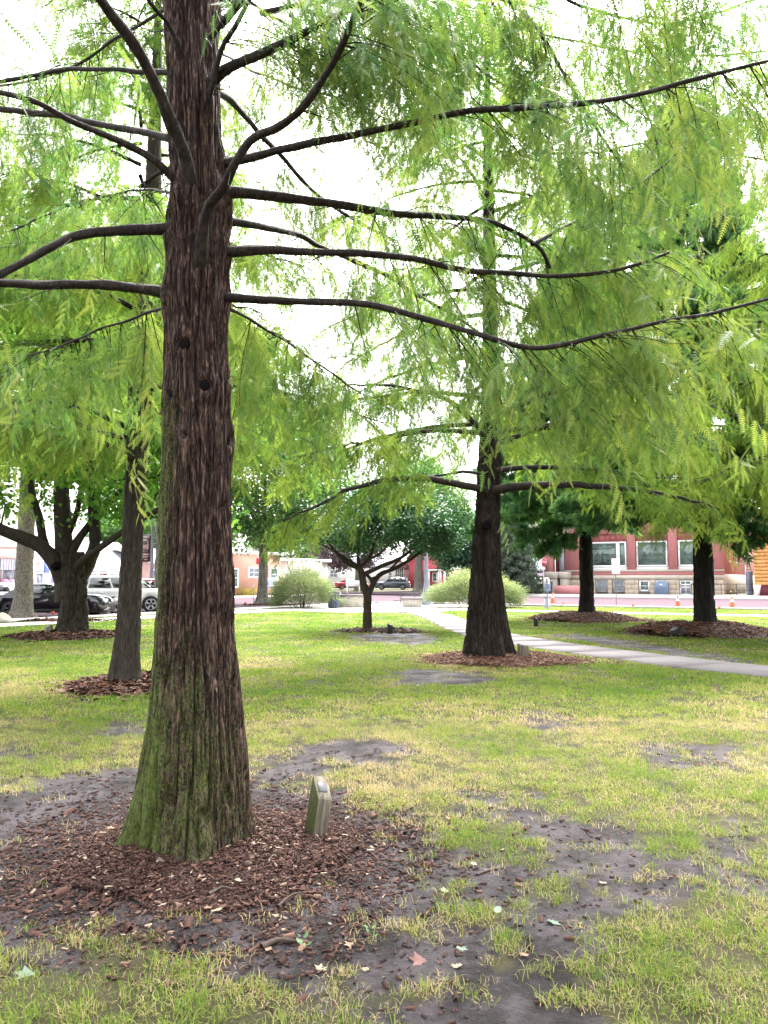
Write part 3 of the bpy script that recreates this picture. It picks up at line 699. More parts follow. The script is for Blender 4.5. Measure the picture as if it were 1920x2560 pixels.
# main limbs: disp-pixel path with depth, px thickness at both ends, foliage start, twig density
LIMBS = [
    ([(470, 640, 4.75), (560, 647, 4.70), (700, 652, 4.62), (800, 660, 4.55), (900, 685, 4.48), (1040, 725, 4.4), (1160, 752, 4.35), (1280, 731, 4.32), (1400, 705, 4.3), (1530, 678, 4.28), (1700, 630, 4.25)], 19, 6, 0.28, 1.15),
    ([(470, 546, 4.75), (560, 541, 4.75), (690, 543, 4.76), (800, 549, 4.78), (900, 560, 4.8), (1000, 583, 4.82), (1100, 592, 4.84), (1220, 596, 4.86), (1340, 583, 4.88), (1445, 549, 4.9)], 21, 6, 0.30, 1.1),
    ([(470, 474, 4.8), (560, 489, 5.1), (650, 512, 5.6), (760, 560, 6.2), (850, 602, 6.7), (930, 652, 7.1), (1010, 700, 7.5), (1090, 760, 7.9)], 18, 6, 0.30, 1.0),
    ([(470, 414, 4.75), (560, 419, 4.8), (680, 433, 4.9), (800, 455, 5.0), (920, 466, 5.1), (1040, 476, 5.2), (1110, 498, 5.25), (1165, 532, 5.3), (1190, 582, 5.32)], 25, 8, 0.35, 0.9),
    ([(1150, 528, 5.28), (1200, 500, 5.4), (1260, 466, 5.6), (1390, 392, 6.0), (1500, 300, 6.3), (1620, 215, 6.6)], 9, 4, 0.1, 1.1),
    ([(470, 356, 4.75), (560, 338, 4.68), (650, 318, 4.6), (780, 290, 4.5), (900, 264, 4.4), (1000, 240, 4.3), (1080, 232, 4.22), (1230, 228, 4.12), (1380, 204, 4.05), (1520, 166, 4.0), (1680, 124, 3.95)], 19, 8, 0.42, 0.85),
    ([(434, 560, 4.56), (440, 500, 4.46), (452, 446, 4.38), (480, 408, 4.30), (508, 352, 4.22), (545, 298, 4.15), (600, 275, 4.08), (650, 235, 4.0), (700, 165, 3.9), (740, 100, 3.8), (775, 20, 3.7), (810, -60, 3.6)], 27, 12, 0.68, 1.0),
    ([(440, 172, 4.62), (490, 148, 4.55), (560, 120, 4.45), (620, 90, 4.35), (690, 55, 4.25), (770, 20, 4.15), (860, -20, 4.05)], 24, 10, 0.4, 1.2),
    ([(412, 400, 4.56), (395, 330, 4.45), (360, 240, 4.3), (320, 150, 4.15), (280, 80, 4.0), (240, 25, 3.9), (195, -40, 3.75), (150, -100, 3.6)], 34, 22, 0.9, 0.6),
    ([(392, 388, 4.6), (340, 350, 4.5), (280, 312, 4.4), (220, 286, 4.3), (150, 258, 4.2), (80, 220, 4.1), (-30, 192, 4.0), (-160, 180, 3.9)], 15, 12, 0.9, 0.3),
    ([(380, 302, 4.85), (320, 288, 5.0), (250, 276, 5.15), (180, 262, 5.3), (100, 247, 5.45), (-40, 236, 5.7), (-200, 240, 6.0)], 17, 14, 0.8, 0.5),
    ([(380, 158, 4.85), (310, 152, 5.0), (230, 149, 5.2), (150, 150, 5.4), (70, 162, 5.6), (-40, 182, 5.8)], 12, 9, 0.5, 0.7),
    ([(380, 5, 4.85), (310, 48, 5.2), (240, 88, 5.5), (170, 138, 5.8), (80, 172, 6.1), (-20, 185, 6.4)], 9, 6, 0.3, 0.7),
    ([(385, 492, 4.7), (330, 494, 4.65), (260, 496, 4.55), (190, 502, 4.45), (140, 516, 4.4), (80, 548, 4.3), (10, 586, 4.2), (-90, 640, 4.1)], 23, 16, 0.8, 0.9),
    ([(385, 640, 4.72), (330, 627, 4.7), (260, 618, 4.68), (180, 613, 4.65), (100, 616, 4.62), (20, 612, 4.6), (-120, 606, 4.55)], 23, 19, 0.9, 0.5),
    ([(460, 195, 4.9), (500, 218, 5.2), (545, 268, 5.6), (610, 342, 6.1), (680, 415, 6.6), (760, 470, 7.0), (850, 520, 7.4)], 17, 7, 0.4, 0.8),
    ([(400, 120, 4.62), (370, 60, 4.5), (330, 15, 4.35), (290, -40, 4.2)], 11, 8, 0.9, 0.3),
    ([(455, 200, 4.58), (480, 110, 4.48), (510, 60, 4.4), (540, 0, 4.3), (570, -60, 4.2)], 14, 9, 0.5, 0.8),
    ([(460, 8, 4.75), (520, 0, 4.8), (600, -30, 4.9), (720, -60, 5.0)], 17, 10, 0.5, 0.8),
    ([(385, 660, 4.95), (320, 676, 5.2), (240, 705, 5.5), (150, 738, 5.8), (40, 775, 6.2)], 7, 4, 0.12, 1.2),
    ([(470, 655, 4.95), (540, 690, 5.3), (620, 740, 5.8), (700, 795, 6.3), (780, 850, 6.8)], 8, 4, 0.15, 1.2),
    ([(1040, -70, 4.5), (1090, 0, 4.55), (1170, 82, 4.6), (1240, 195, 4.65), (1300, 295, 4.7), (1345, 362, 4.75)], 11, 5, 0.1, 1.0),
    ([(1160, -60, 4.9), (1230, 0, 5.0), (1330, 36, 5.2), (1430, 52, 5.4), (1540, 30, 5.6), (1680, -20, 5.8)], 8, 5, 0.1, 1.5),
    ([(600, -80, 4.2), (760, -30, 4.3), (900, 30, 4.5), (1000, 120, 4.8), (1080, 180, 5.1), (1150, 200, 5.3)], 9, 5, 0.1, 0.8),
    ([(470, 110, 5.2), (540, 150, 6.0), (640, 190, 6.8), (760, 220, 7.4), (880, 280, 8.0)], 8, 4, 0.25, 1.1),
    ([(470, -40, 5.4), (600, 40, 6.4), (720, 100, 7.2), (860, 130, 8.0), (1000, 170, 8.6)], 8, 4, 0.2, 1.1),
    ([(380, 420, 5.0), (320, 410, 5.8), (240, 420, 6.6), (140, 450, 7.4), (20, 500, 8.0)], 7, 4, 0.2, 0.9),
    ([(900, -40, 6.0), (1050, 30, 6.4), (1200, 80, 6.8), (1350, 110, 7.2), (1500, 120, 7.6), (1700, 110, 8.0)], 9, 5, 0.1, 1.3),
    ([(1150, 330, 6.2), (1280, 330, 6.6), (1400, 310, 7.0), (1520, 320, 7.4), (1680, 350, 7.8)], 7, 4, 0.05, 1.4),
    ([(1380, -60, 6.6), (1460, 60, 7.0), (1560, 190, 7.3), (1680, 280, 7.6)], 8, 4, 0.05, 1.3),
    ([(700, -160, 4.0), (900, -110, 4.1), (1150, -60, 4.3), (1400, -50, 4.5), (1700, -80, 4.8)], 14, 6, 0.1, 0.8),
]
root1 = np.array([base_x, TY, 0.0]); COLLAR = []
tw_P, tw_D, tw_L, tw_dr = [], [], [], []
lr = np.random.default_rng(17)
for li, (pts, w0, w1, f0, dens) in enumerate(LIMBS):
    P = np.array([atd(x, y, Y) for x, y, Y in pts]) - root1
    ax = np.array([np.interp(P[0][2], zs, cx), 0.0, P[0][2]]); out_ = P[0] - ax
    if pts[0][2] < 4.64:                                        # limbs leaving the front of the trunk grow out of its core
        P = np.vstack([[ax + out_ * 0.25 + (0, 0, -0.16)], [ax + out_ * 0.75 + (0, 0, -0.07)], P[1:]])
    if pts[0][2] < 5.2 and abs(pts[0][0] - 425) < 60: COLLAR.append((P[1] if pts[0][2] < 4.64 else P[0], w0))
    P = resample(P, 0.05)
    nn = len(P)
    P = P + np.stack([(noise(np.arange(nn) * 0.16, li * 3.1, k, 40) - 0.5) * 0.022 for k in range(3)], 1) * np.minimum(1, np.arange(nn) / 8.0)[:, None]
    s = np.linspace(0, 1, nn)
    Rm = lambda w, Y: 0.9 * w * K / 2 / FPX * Y
    R = Rm(w0, 4.7) * (1 - s) ** 0.85 + Rm(w1, pts[-1][2]) * (1 - (1 - s) ** 0.85)
    R = R * (1 + 0.5 * np.exp(-s * nn / (6.0 if pts[0][2] < 4.64 else 4.0)))
    V, F = branch_mesh(P, R, 14, 0.24, li * 7)
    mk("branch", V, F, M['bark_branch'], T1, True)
    # side twigs
    Ltot = np.linalg.norm(np.diff(P, axis=0), axis=1).sum()
    n = int(Ltot * (1 - f0) * 19 * dens) + 2
    q = lr.uniform(f0, 1.0, n) ** 0.9; idx = np.clip((q * (nn - 1)).astype(int), 1, nn - 2)
    T = unit(P[np.minimum(idx + 1, nn - 1)] - P[idx - 1])
    sd_ = unit(np.cross(T, np.tile([0, 0, 1.0], (n, 1)))); sd_ = sd_ * (np.sign(sd_[:, 1] + 1e-6) * np.where(lr.uniform(size=n) < 0.86, 1, -1))[:, None]
    D = T * lr.uniform(0.35, 1.0, n)[:, None] + sd_ * lr.uniform(0.3, 1.0, n)[:, None]; D[:, 2] += lr.normal(-0.28, 0.36, n)
    L = lr.uniform(0.35, 0.95, n) * (1.1 - 0.35 * q)
    tw_P.append(P[idx]); tw_D.append(unit(D)); tw_L.append(L); tw_dr.append(lr.uniform(0.1, 0.6, n))
    # a few bare dead twigs near the trunk end
    nb = max(2, int(Ltot * 3)); qb = lr.uniform(0.12, 0.7, nb); ib = np.clip((qb * (nn - 1)).astype(int), 1, nn - 2)
    Db = unit(lr.normal(0, 1, (nb, 3)) + np.array([0, 0, -0.5])); Lb = lr.uniform(0.08, 0.4, nb)
    Wb = P[ib][:, None] + Db[:, None] * (Lb[:, None] * np.linspace(0, 1, 5)[None])[..., None] + lr.normal(0, 0.012, (nb, 5, 3)) * np.linspace(0, 1, 5)[None, :, None]
    V, F = twig_mesh(Wb, np.full(nb, 0.005), np.full(nb, 0.0015))
    tb = mk("bare_twigs", V, F, M['twig'], T1); tb["kind"] = "stuff"
col_ = []
for p_, w_ in COLLAR:
    rel = p_ - np.array([np.interp(p_[2], zs, cx), 0, p_[2]]); col_.append((math.atan2(rel[1], rel[0]), p_[2] - 0.02, 0.035 + 0.0016 * w_, 0.07 + 0.003 * w_, 0.010 + 0.0011 * w_, 0.0))
V, F = trunk_mesh(zs, cx, np.zeros_like(cx), rd, 260, 500, bark_disp(1.25, 1.3, 1.25, 3, lobes1, kn + col_), -0.25, 6.2)
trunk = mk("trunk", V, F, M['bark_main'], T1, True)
# crown above the frame: whorls of limbs, mostly out of sight, that shade the place
for k in range(26):
    z = 5.6 + k * 0.38; a = k * 2.399 + 0.5; l = 3.0 * (1 - (z - 5.6) / 13)
    s = np.linspace(0, 1, 12); P = np.stack([np.cos(a) * l * s, np.sin(a) * l * s, z + 0.25 * l * s - 0.35 * l * s * s], 1)
    V, F = branch_mesh(P, 0.035 * (1 - 0.8 * s) * (1 - (z - 5.6) / 14), 6, 0.1, k)
    mk("branch", V, F, M['bark_branch'], T1, True)
    n = int(l * 3.0); idx = lr.integers(3, 11, n); T = unit(P[idx] - P[idx - 1]); sd_ = unit(np.cross(T, np.tile([0, 0, 1.0], (n, 1)))) * lr.choice([-1, 1], n)[:, None]
    D = T * 0.7 + sd_ * lr.uniform(0.3, 1, n)[:, None]; tw_P.append(P[idx]); tw_D.append(unit(D)); tw_L.append(lr.uniform(0.5, 0.9, n)); tw_dr.append(lr.uniform(0.2, 0.6, n))
tP, tD, tL, tdr = np.vstack(tw_P), np.vstack(tw_D), np.concatenate(tw_L), np.concatenate(tw_dr)

def grow(root, tP, tD, tL, tdr, longs, shorts, sub_step, seed, leaf_m, l_long, l_short, sub_len, twr, thin=None):
    """leafy shoots on first-order twigs plus second-order shoots along them"""
    r2 = np.random.default_rng(seed)
    n2 = np.maximum(1, (tL / sub_step).astype(int)); own = np.repeat(np.arange(len(tP)), n2); s2 = r2.uniform(0.12, 1.0, len(own))
    P2 = tP[own] + tD[own] * (tL[own] * s2)[:, None]; P2[:, 2] -= tdr[own] * tL[own] * s2 ** 2
    D2 = tD[own] * 0.6 + unit(np.cross(tD[own], np.tile([0, 0, 1.0], (len(own), 1)))) * (r2.choice([-1, 1], len(own)) * r2.uniform(0.3, 1.0, len(own)))[:, None]; D2[:, 2] -= r2.uniform(0.0, 1.0, len(own))
    L2 = r2.uniform(*sub_len, len(own))
    t5 = np.linspace(0, 1, 5); W1 = tP[:, None] + tD[:, None] * (tL[:, None, None] * t5[None, :, None]); W1[..., 2] -= (tdr * tL)[:, None] * (t5 ** 2)[None]; W1 = W1 + r2.normal(0, 0.03, W1.shape) * (tL[:, None, None] * t5[None, :, None])
    V, F = twig_mesh(W1, np.full(len(W1), twr), np.full(len(W1), twr * 0.35)); tag(mk("twigs", V, F, M['twig'], root), kind="stuff")
    tw = np.clip(r2.normal(0.5, 0.2, len(tP)), 0, 1)
    if thin is not None: k1, k2 = thin(tP, r2), thin(P2, r2)
    else: k1, k2 = np.ones(len(tP), bool), np.ones(len(P2), bool)
    Xa, Ya, Za = frames(tD[k1], roll=r2.normal(0, 0.35, k1.sum())); inst("crown", longs, tP[k1], Xa, Ya, Za, tL[k1] / l_long, tw[k1], leaf_m, root, seed)
    Xa, Ya, Za = frames(D2[k2], roll=r2.normal(0, 0.5, k2.sum())); inst("crown", shorts, P2[k2], Xa, Ya, Za, L2[k2] / l_short, np.clip(tw[own] + r2.normal(0, 0.12, len(own)), 0, 1)[k2], leaf_m, root, seed + 1)
    print("crown", root.name, k1.sum(), k2.sum())
grow(T1, tP, tD, tL, tdr, SH_LONG, SH_SHORT, 0.125, 23, M['cypress_leaf'], 0.70, 0.28, (0.16, 0.42), 0.0042, lambda P, r: (P[:, 2] < 5.9) | (r.uniform(size=len(P)) < 0.35))

# ------------------------------------------------------------------ generic conifer with feathery whorls (cypresses further off)
def cypress(root, limbs, trunk_r_at, tmpl, leaf_m, twig_step, sub_step, br_step, bl, seed, dens=1.0, bark='bark_branch'):
    r = np.random.default_rng(seed); tp, td, tl, tdp = [], [], [], []
    for li, (P, r0, f0) in enumerate(limbs):
        P = resample(np.asarray(P, float), 0.18); nn = len(P); s = np.linspace(0, 1, nn)
        P = P + r.normal(0, 0.02, (nn, 3)) * s[:, None]
        V, F = branch_mesh(P, r0 * (1 - 0.85 * s), 7, 0.12, seed + li)
        mk("branch", V, F, M[bark], root, True)
        Lt = np.linalg.norm(np.diff(P, axis=0), axis=1).sum(); n = int(Lt * (1 - f0) / twig_step * dens) + 1
        q = r.uniform(f0, 1, n); idx = np.clip((q * (nn - 1)).astype(int), 1, nn - 2); T = unit(P[idx + 1] - P[idx - 1])
        sd_ = unit(np.cross(T, np.tile([0, 0, 1.0], (n, 1)))) * r.choice([-1, 1], n)[:, None]
        D = T * r.uniform(0.4, 1, n)[:, None] + sd_ * r.uniform(0.2, 1, n)[:, None]; D[:, 2] += r.normal(-0.12, 0.22, n)
        tp.append(P[idx]); td.append(unit(D)); tl.append(r.uniform(0.5, 1.3, n) * (1.15 - 0.45 * q)); tdp.append(r.uniform(0.15, 0.5, n))
    tP, tD, tL, tdr = np.vstack(tp), np.vstack(td), np.concatenate(tl), np.concatenate(tdp)
    grow(root, tP, tD, tL, tdr, SM_LONG, SM_SHORT, sub_step, seed + 1, leaf_m, 0.90, 0.36, (0.25, 0.6), 0.008)
def whorl(n, z0, z1, lmax, seed, r0=0.05, rise=0.15, droop=0.3, skip=None, lmin=0.5, pw=1.0):
    r = np.random.default_rng(seed); out = []
    for k in range(n):
        f = k / max(1, n - 1); z = z0 + (z1 - z0) * f; a = k * 2.399 + r.uniform(-0.4, 0.4); l = (lmax * (1 - f) ** pw + lmin) * r.uniform(0.8, 1.12)
        s = np.linspace(0, 1, 8); P = np.stack([np.cos(a) * l * s, np.sin(a) * l * s, z + rise * l * s - droop * l * s * s], 1)
        if skip is None or not skip(a, z): out.append((P, r0 * (1 - 0.75 * f), 0.22))
    return out

# 2. the second cypress with the burled, flared trunk
b6 = gd(1058, 1432); T6Y = b6[1] + 0.45
def pxprof(rows, Y):
    zs_, cx_, rd_ = [], [], []
    for y_, l_, r_ in rows[::-1]:
        a_, b_ = atd(l_, y_, Y), atd(r_, y_, Y); zs_.append((a_[2] + b_[2]) / 2); cx_.append((a_[0] + b_[0]) / 2); rd_.append((b_[0] - a_[0]) / 2)
    return np.array(zs_), np.array(cx_), np.array(rd_)
z6, c6, r6 = pxprof([(880, 1042, 1080), (950, 1038, 1078), (1050, 1033, 1079), (1120, 1028, 1078), (1180, 1024, 1077), (1240, 1020, 1081), (1300, 1016, 1086), (1350, 1012, 1092), (1400, 1007, 1104), (1432, 1002, 1114)], T6Y)
bx6 = c6[0]; T6 = thing("bald_cypress", "dark burled cypress trunk with flared base beside the curving footpath", "tree", (bx6, T6Y, 0))
z6 = np.concatenate([[-0.3], z6, [9, 15]]); c6 = np.concatenate([[c6[0]], c6, [c6[-1]] * 2]) - bx6; r6 = np.concatenate([[r6[0] * 1.05], r6, [0.13, 0.02]])
ks = [(math.radians(-105), atd(1050, 1130, T6Y)[2], 0.13, 0.16, 0.10, 0.0), (math.radians(-60), atd(1065, 1190, T6Y)[2], 0.10, 0.12, 0.05, 0.0), (math.radians(-150), atd(1033, 1175, T6Y)[2], 0.10, 0.12, 0.05, 0.0)]
lob6 = lambda a, z, r: np.exp(-np.maximum(z, 0) / 0.7) * 0.07 * np.cos(6 * a + 0.6) + 0.02 * np.cos(4 * a) - 0.05 * np.exp(-(((a - math.radians(-112) + np.pi) % (2 * np.pi) - np.pi) / 0.16) ** 2) * sstep(0.2, 0.7, z) * sstep(2.9, 2.4, z)
V, F = trunk_mesh(z6, c6, np.zeros_like(c6), r6, 160, 320, bark_disp(1.5, 1.0, 1.5, 60, lob6, ks), -0.2, 6.5); mk("trunk", V, F, M['bark_second'], T6, True)
V, F = trunk_mesh(z6, c6, np.zeros_like(c6), r6, 16, 20, bark_disp(0.5, 0.3, 1.5, 60), 6.4, 15); mk("upper_trunk", V, F, M['bark_second'], T6, True)
p_ = np.array([np.interp(ks[0][1], z6, c6) - 0.05, -0.36, ks[0][1] - 0.06]); MB().tube([p_ + (0, 0.14, 0), p_ + (0, 0.04, 0), p_, p_ + (0, 0.03, 0)], [0.10, 0.10, 0.085, 0.02], 12).build("knot", M['knot_shade'], T6, True)
R6 = np.array([bx6, T6Y, 0])
def limb6(pts): return np.array([atd(x, y, Y) for x, y, Y in pts]) - R6
L6 = [(limb6([(1045, 1058, 15.2), (1000, 1048, 14.9), (930, 1035, 14.5), (860, 1034, 14.2), (800, 1045, 14.0), (740, 1062, 13.8), (690, 1090, 13.6), (610, 1130, 13.4)]), 0.085, 0.35),
      (limb6([(1045, 936, 15.2), (960, 930, 14.8), (880, 937, 14.5), (800, 950, 14.3), (740, 962, 14.2), (640, 985, 14.0)]), 0.06, 0.3),
      (limb6([(1040, 930, 15.3), (1010, 900, 15), (960, 860, 14.6), (880, 840, 14.2), (780, 830, 13.9), (680, 845, 13.6)]), 0.06, 0.3),
      (limb6([(1050, 1025, 15.2), (1000, 1020, 15.5), (940, 1028, 16), (850, 1040, 16.5)]), 0.04, 0.3),
      (limb6([(1070, 1058, 15.2), (1130, 1050, 14.9), (1200, 1047, 14.7), (1290, 1049, 14.4), (1380, 1058, 14.2), (1480, 1078, 14.0), (1560, 1100, 13.9)]), 0.095, 0.42),
      (limb6([(1070, 1016, 15.2), (1130, 1010, 15.2), (1220, 1010, 15.3), (1320, 1018, 15.5), (1420, 1030, 15.6), (1530, 1040, 15.8)]), 0.06, 0.25),
      (limb6([(1070, 960, 15.2), (1150, 930, 14.9), (1240, 905, 14.5), (1340, 900, 14.2), (1440, 920, 14.0), (1540, 960, 13.8)]), 0.06, 0.25),
      (limb6([(1070, 900, 15.2), (1160, 860, 14.8), (1260, 830, 14.4), (1360, 825, 14.0), (1460, 850, 13.7), (1560, 890, 13.5)]), 0.06, 0.25)]
L6 += whorl(62, 4.6, 15.5, 4.8, 71, 0.06, 0.12, 0.28, skip=lambda a, z: math.sin(a) < -0.25 and z < 7.5)
cypress(T6, L6, None, FE_MID, M['cypress_leaf_far'], 0.115, 0.19, 0.075, 0.20, 73)

# 3. the slim brown trunk with the leaf bed, to the side of the big one
b2 = gd(270, 1484); T2Y = b2[1] + 0.25
z2_, c2_, r2_ = pxprof([(640, 300, 350), (760, 290, 344), (830, 278, 330), (900, 276, 322), (1000, 273, 315), (1100, 268, 311), (1200, 263, 307), (1300, 256, 304), (1400, 246, 302), (1450, 238, 303), (1484, 233, 309)], T2Y)
bx2 = c2_[0]; T2 = thing("bald_cypress", "slim grey-brown cypress trunk rising from a bed of fallen leaves", "tree", (bx2, T2Y, 0))
z2_ = np.concatenate([[-0.2], z2_, [9, 13]]); c2_ = np.concatenate([[c2_[0]], c2_, [c2_[-1]] * 2]) - bx2; r2_ = np.concatenate([[r2_[0] * 1.06], r2_, [0.10, 0.02]])
lob2 = lambda a, z, r: np.exp(-np.maximum(z, 0) / 0.5) * 0.03 * np.cos(5 * a + 0.6) - 0.03 * np.exp(-(((a - math.radians(-100) + np.pi) % (2 * np.pi) - np.pi) / 0.3) ** 2) * sstep(1.4, 0.6, z)
V, F = trunk_mesh(z2_, c2_, np.zeros_like(c2_), r2_, 110, 260, bark_disp(0.7, 0.6, 1.8, 80, lob2, zfreq=2.5), -0.15, 6.5); mk("trunk", V, F, M['bark_third'], T2, True)
V, F = trunk_mesh(z2_, c2_, np.zeros_like(c2_), r2_, 14, 16, bark_disp(0.3, 0.3, 1.5, 60), 6.4, 13); mk("upper_trunk", V, F, M['bark_third'], T2, True)
R2 = np.array([bx2, T2Y, 0]); limb2 = lambda pts: np.array([atd(x, y, Y) for x, y, Y in pts]) - R2
M['red_wood'] = plain("red_wood", (0.035, 0.008, 0.008), 0.6, 0.4, scale=20, var=0.4)
for pts, rr0 in (([(300, 860, T2Y), (280, 800, T2Y - 0.1), (250, 765, T2Y - 0.2), (240, 740, T2Y - 0.3)], 0.10), ([(315, 850, T2Y), (345, 832, T2Y), (352, 828, T2Y)], 0.05)):
    P = resample(limb2(pts), 0.06); V, F = branch_mesh(P, np.linspace(rr0, rr0 * 0.6, len(P)), 10, 0.15, 3); mk("branch_stub", V, F, M['red_wood'], T2, True)
L2_ = [(limb2([(300, 1000, T2Y), (230, 960, T2Y - 0.6), (150, 930, T2Y - 1.2), (60, 915, T2Y - 1.8), (-60, 920, T2Y - 2.3)]), 0.05, 0.25),
       (limb2([(300, 950, T2Y), (220, 935, T2Y - 0.1), (130, 900, T2Y - 0.2), (40, 890, T2Y - 0.3), (-80, 900, T2Y - 0.5)]), 0.05, 0.25),
       (limb2([(290, 930, T2Y), (200, 890, T2Y - 0.8), (100, 870, T2Y - 1.5), (0, 865, T2Y - 2.2)]), 0.05, 0.3),
       (limb2([(300, 800, T2Y), (220, 770, T2Y), (120, 760, T2Y), (0, 770, T2Y)]), 0.05, 0.25),
       (limb2([(310, 780, T2Y), (350, 740, T2Y + 0.6), (420, 740, T2Y + 1.2), (560, 790, T2Y + 1.8), (640, 830, T2Y + 2.0)]), 0.05, 0.25),
       (limb2([(310, 900, T2Y), (360, 890, T2Y - 0.6), (440, 900, T2Y - 1.2), (540, 930, T2Y - 1.6)]), 0.04, 0.3)]
L2_ += whorl(46, 4.6, 13.0, 3.3, 91, 0.05, 0.12, 0.3)
cypress(T2, L2_, None, FE_MID, M['cypress_leaf_far'], 0.095, 0.17, 0.06, 0.17, 93)

# a further cypress just beyond the edge of the view, whose boughs reach in
TR = thing("bald_cypress", "yellow-green cypress boughs reaching over the footpath beside the pines", "tree", (10.2, 16.6, 0))
V, F = trunk_mesh(np.array([-0.2, 0.3, 1.5, 8, 14]), np.zeros(5), np.zeros(5), np.array([0.5, 0.4, 0.28, 0.17, 0.02]), 40, 90, bark_disp(1.2, 1, 1.5, 61), -0.2, 14); mk("trunk", V, F, M['bark_second'], TR, True)
cypress(TR, whorl(70, 3.7, 13.5, 4.6, 171, 0.06, 0.12, 0.30), None, FE_MID, M['cypress_leaf_far'], 0.11, 0.20, 0.075, 0.20, 173)

# ------------------------------------------------------------------ broadleaf trees
def leafy(root, C, R, n_clump, per, size, leaf_m, seed, tmpl=LEAF2, hang=0.35, clump_r=0.16, shell=0.55, bottom=-0.8, zcut=None):
    """crown as clumps of leaves inside an ellipsoid; returns clump centres"""
    r = np.random.default_rng(seed); cs = []
    while len(cs) < n_clump:
        p = r.normal(0, 1, 3); p /= np.linalg.norm(p); p *= r.uniform(shell, 1) ** 0.6
        if p[2] < bottom: continue
        cs.append(p * (1 + 0.25 * (noise(p[0] * 1.8 + 9, p[1] * 1.8, p[2] * 1.8, seed) - 0.5)))
    cs = np.array(cs) * np.array(R) + np.array(C)
    m = max(3, int(per * 1.6 / 15)); own = np.repeat(np.arange(n_clump), m); N = len(own); cr = clump_r * np.mean(R) * r.uniform(0.7, 1.4, n_clump)
    off = r.normal(0, 1, (N, 3)) * np.array([1, 1, 0.62]); pos = cs[own] + off * cr[own][:, None] * 0.62
    d = off + r.normal(0, 0.8, (N, 3)); d[:, 2] *= 0.3; Xa, Ya, Za = frames(d, roll=r.normal(0, 0.4, N))
    tint = np.clip(r.normal(0.5, 0.22, n_clump)[own] + r.normal(0, 0.15, N), 0, 1)
    inst("crown", CL_LOBE if tmpl is LEAFL else CL_LEAF, pos, Xa, Ya, Za, size / 0.24 * r.uniform(0.8, 1.25, N), tint, leaf_m, root, seed)
    return cs
def limb(root, P, r0, r1, bark, n=9, name="branch", seed=0, amp=0.12):
    P = resample(np.asarray(P, float), max(0.06, np.linalg.norm(np.asarray(P)[-1] - np.asarray(P)[0]) / 16)); s = np.linspace(0, 1, len(P))
    V, F = branch_mesh(P, r0 + (r1 - r0) * s, n, amp, seed); return mk(name, V, F, M[bark], root, True)
def twiggy(root, starts, cs, r0, bark, seed, frac=0.6):
    """fine limbs from given fork points out to the clumps, one mesh"""
    r = np.random.default_rng(seed); starts = np.asarray(starts, float); W = []
    for c in cs[r.uniform(size=len(cs)) < frac]:
        s0 = starts[np.argmin(np.linalg.norm(starts - c, axis=1) + r.uniform(0, 0.8, len(starts)))]
        t = np.linspace(0, 1, 5)[:, None]; mid = (s0 + c) / 2 + r.normal(0, 0.08, 3) * np.linalg.norm(c - s0) + np.array([0, 0, 0.06 * np.linalg.norm(c - s0)])
        W.append((1 - t) ** 2 * s0 + 2 * t * (1 - t) * mid + t * t * c)
    W = np.array(W); V, F = twig_mesh(W, np.full(len(W), r0), np.full(len(W), r0 * 0.25), 5)
    tag(mk("twigs", V, F, M[bark], root, True), kind="stuff")
def simple_tree(name, label, base, r0, h_fork, C, R, bark, leaf_m, seed, n_clump=70, per=140, size=0.12, limbs=5, group=None, frac=0.5, lean=0.0, **kw):
    root = thing(name, label, "tree", (*base[:2], float(ground_h(base[0], base[1]))), 0, group)
    r = np.random.default_rng(seed)
    z = np.linspace(-0.15, h_fork, 14); V, F = trunk_mesh(np.array([-0.2, 0, 0.35, 1, h_fork]), np.array([0, 0, 0, 0.02, lean]), np.zeros(5), np.array([2.0, 1.7, 1.2, 1.0, 0.8]) * r0, 36, 50, bark_disp(1.2 * r0 / 0.3, 0.8, 1.3, seed, lambda a, zz, rr: 0.4 * r0 * np.cos(5 * a + seed) * np.exp(-np.maximum(zz, 0) / 0.35)), -0.15, h_fork)
    mk("trunk", V, F, M[bark], root, True)
    cs = leafy(root, C, R, n_clump, per, size, leaf_m, seed, **kw)
    top = np.array([lean, 0, h_fork - 0.05]); st_ = [top]
    for k in range(limbs):
        a = k * 2 * math.pi / limbs + r.uniform(-0.4, 0.4); e = np.array(C) + np.array(R) * np.array([math.cos(a) * 0.55, math.sin(a) * 0.55, r.uniform(-0.35, 0.45)])
        mid = top + (e - top) * 0.5 + np.array([0, 0, 0.1]) * np.linalg.norm(e - top) * r.uniform(-1, 1)
        limb(root, [top - np.array([0, 0, 0.2]), top + (mid - top) * 0.3, mid, e], r0 * r.uniform(0.38, 0.6), r0 * 0.12, bark, 8, seed=seed + k); st_ += [mid, e]
    twiggy(root, st_, cs, r0 * 0.14, bark, seed + 5, frac)
    return root

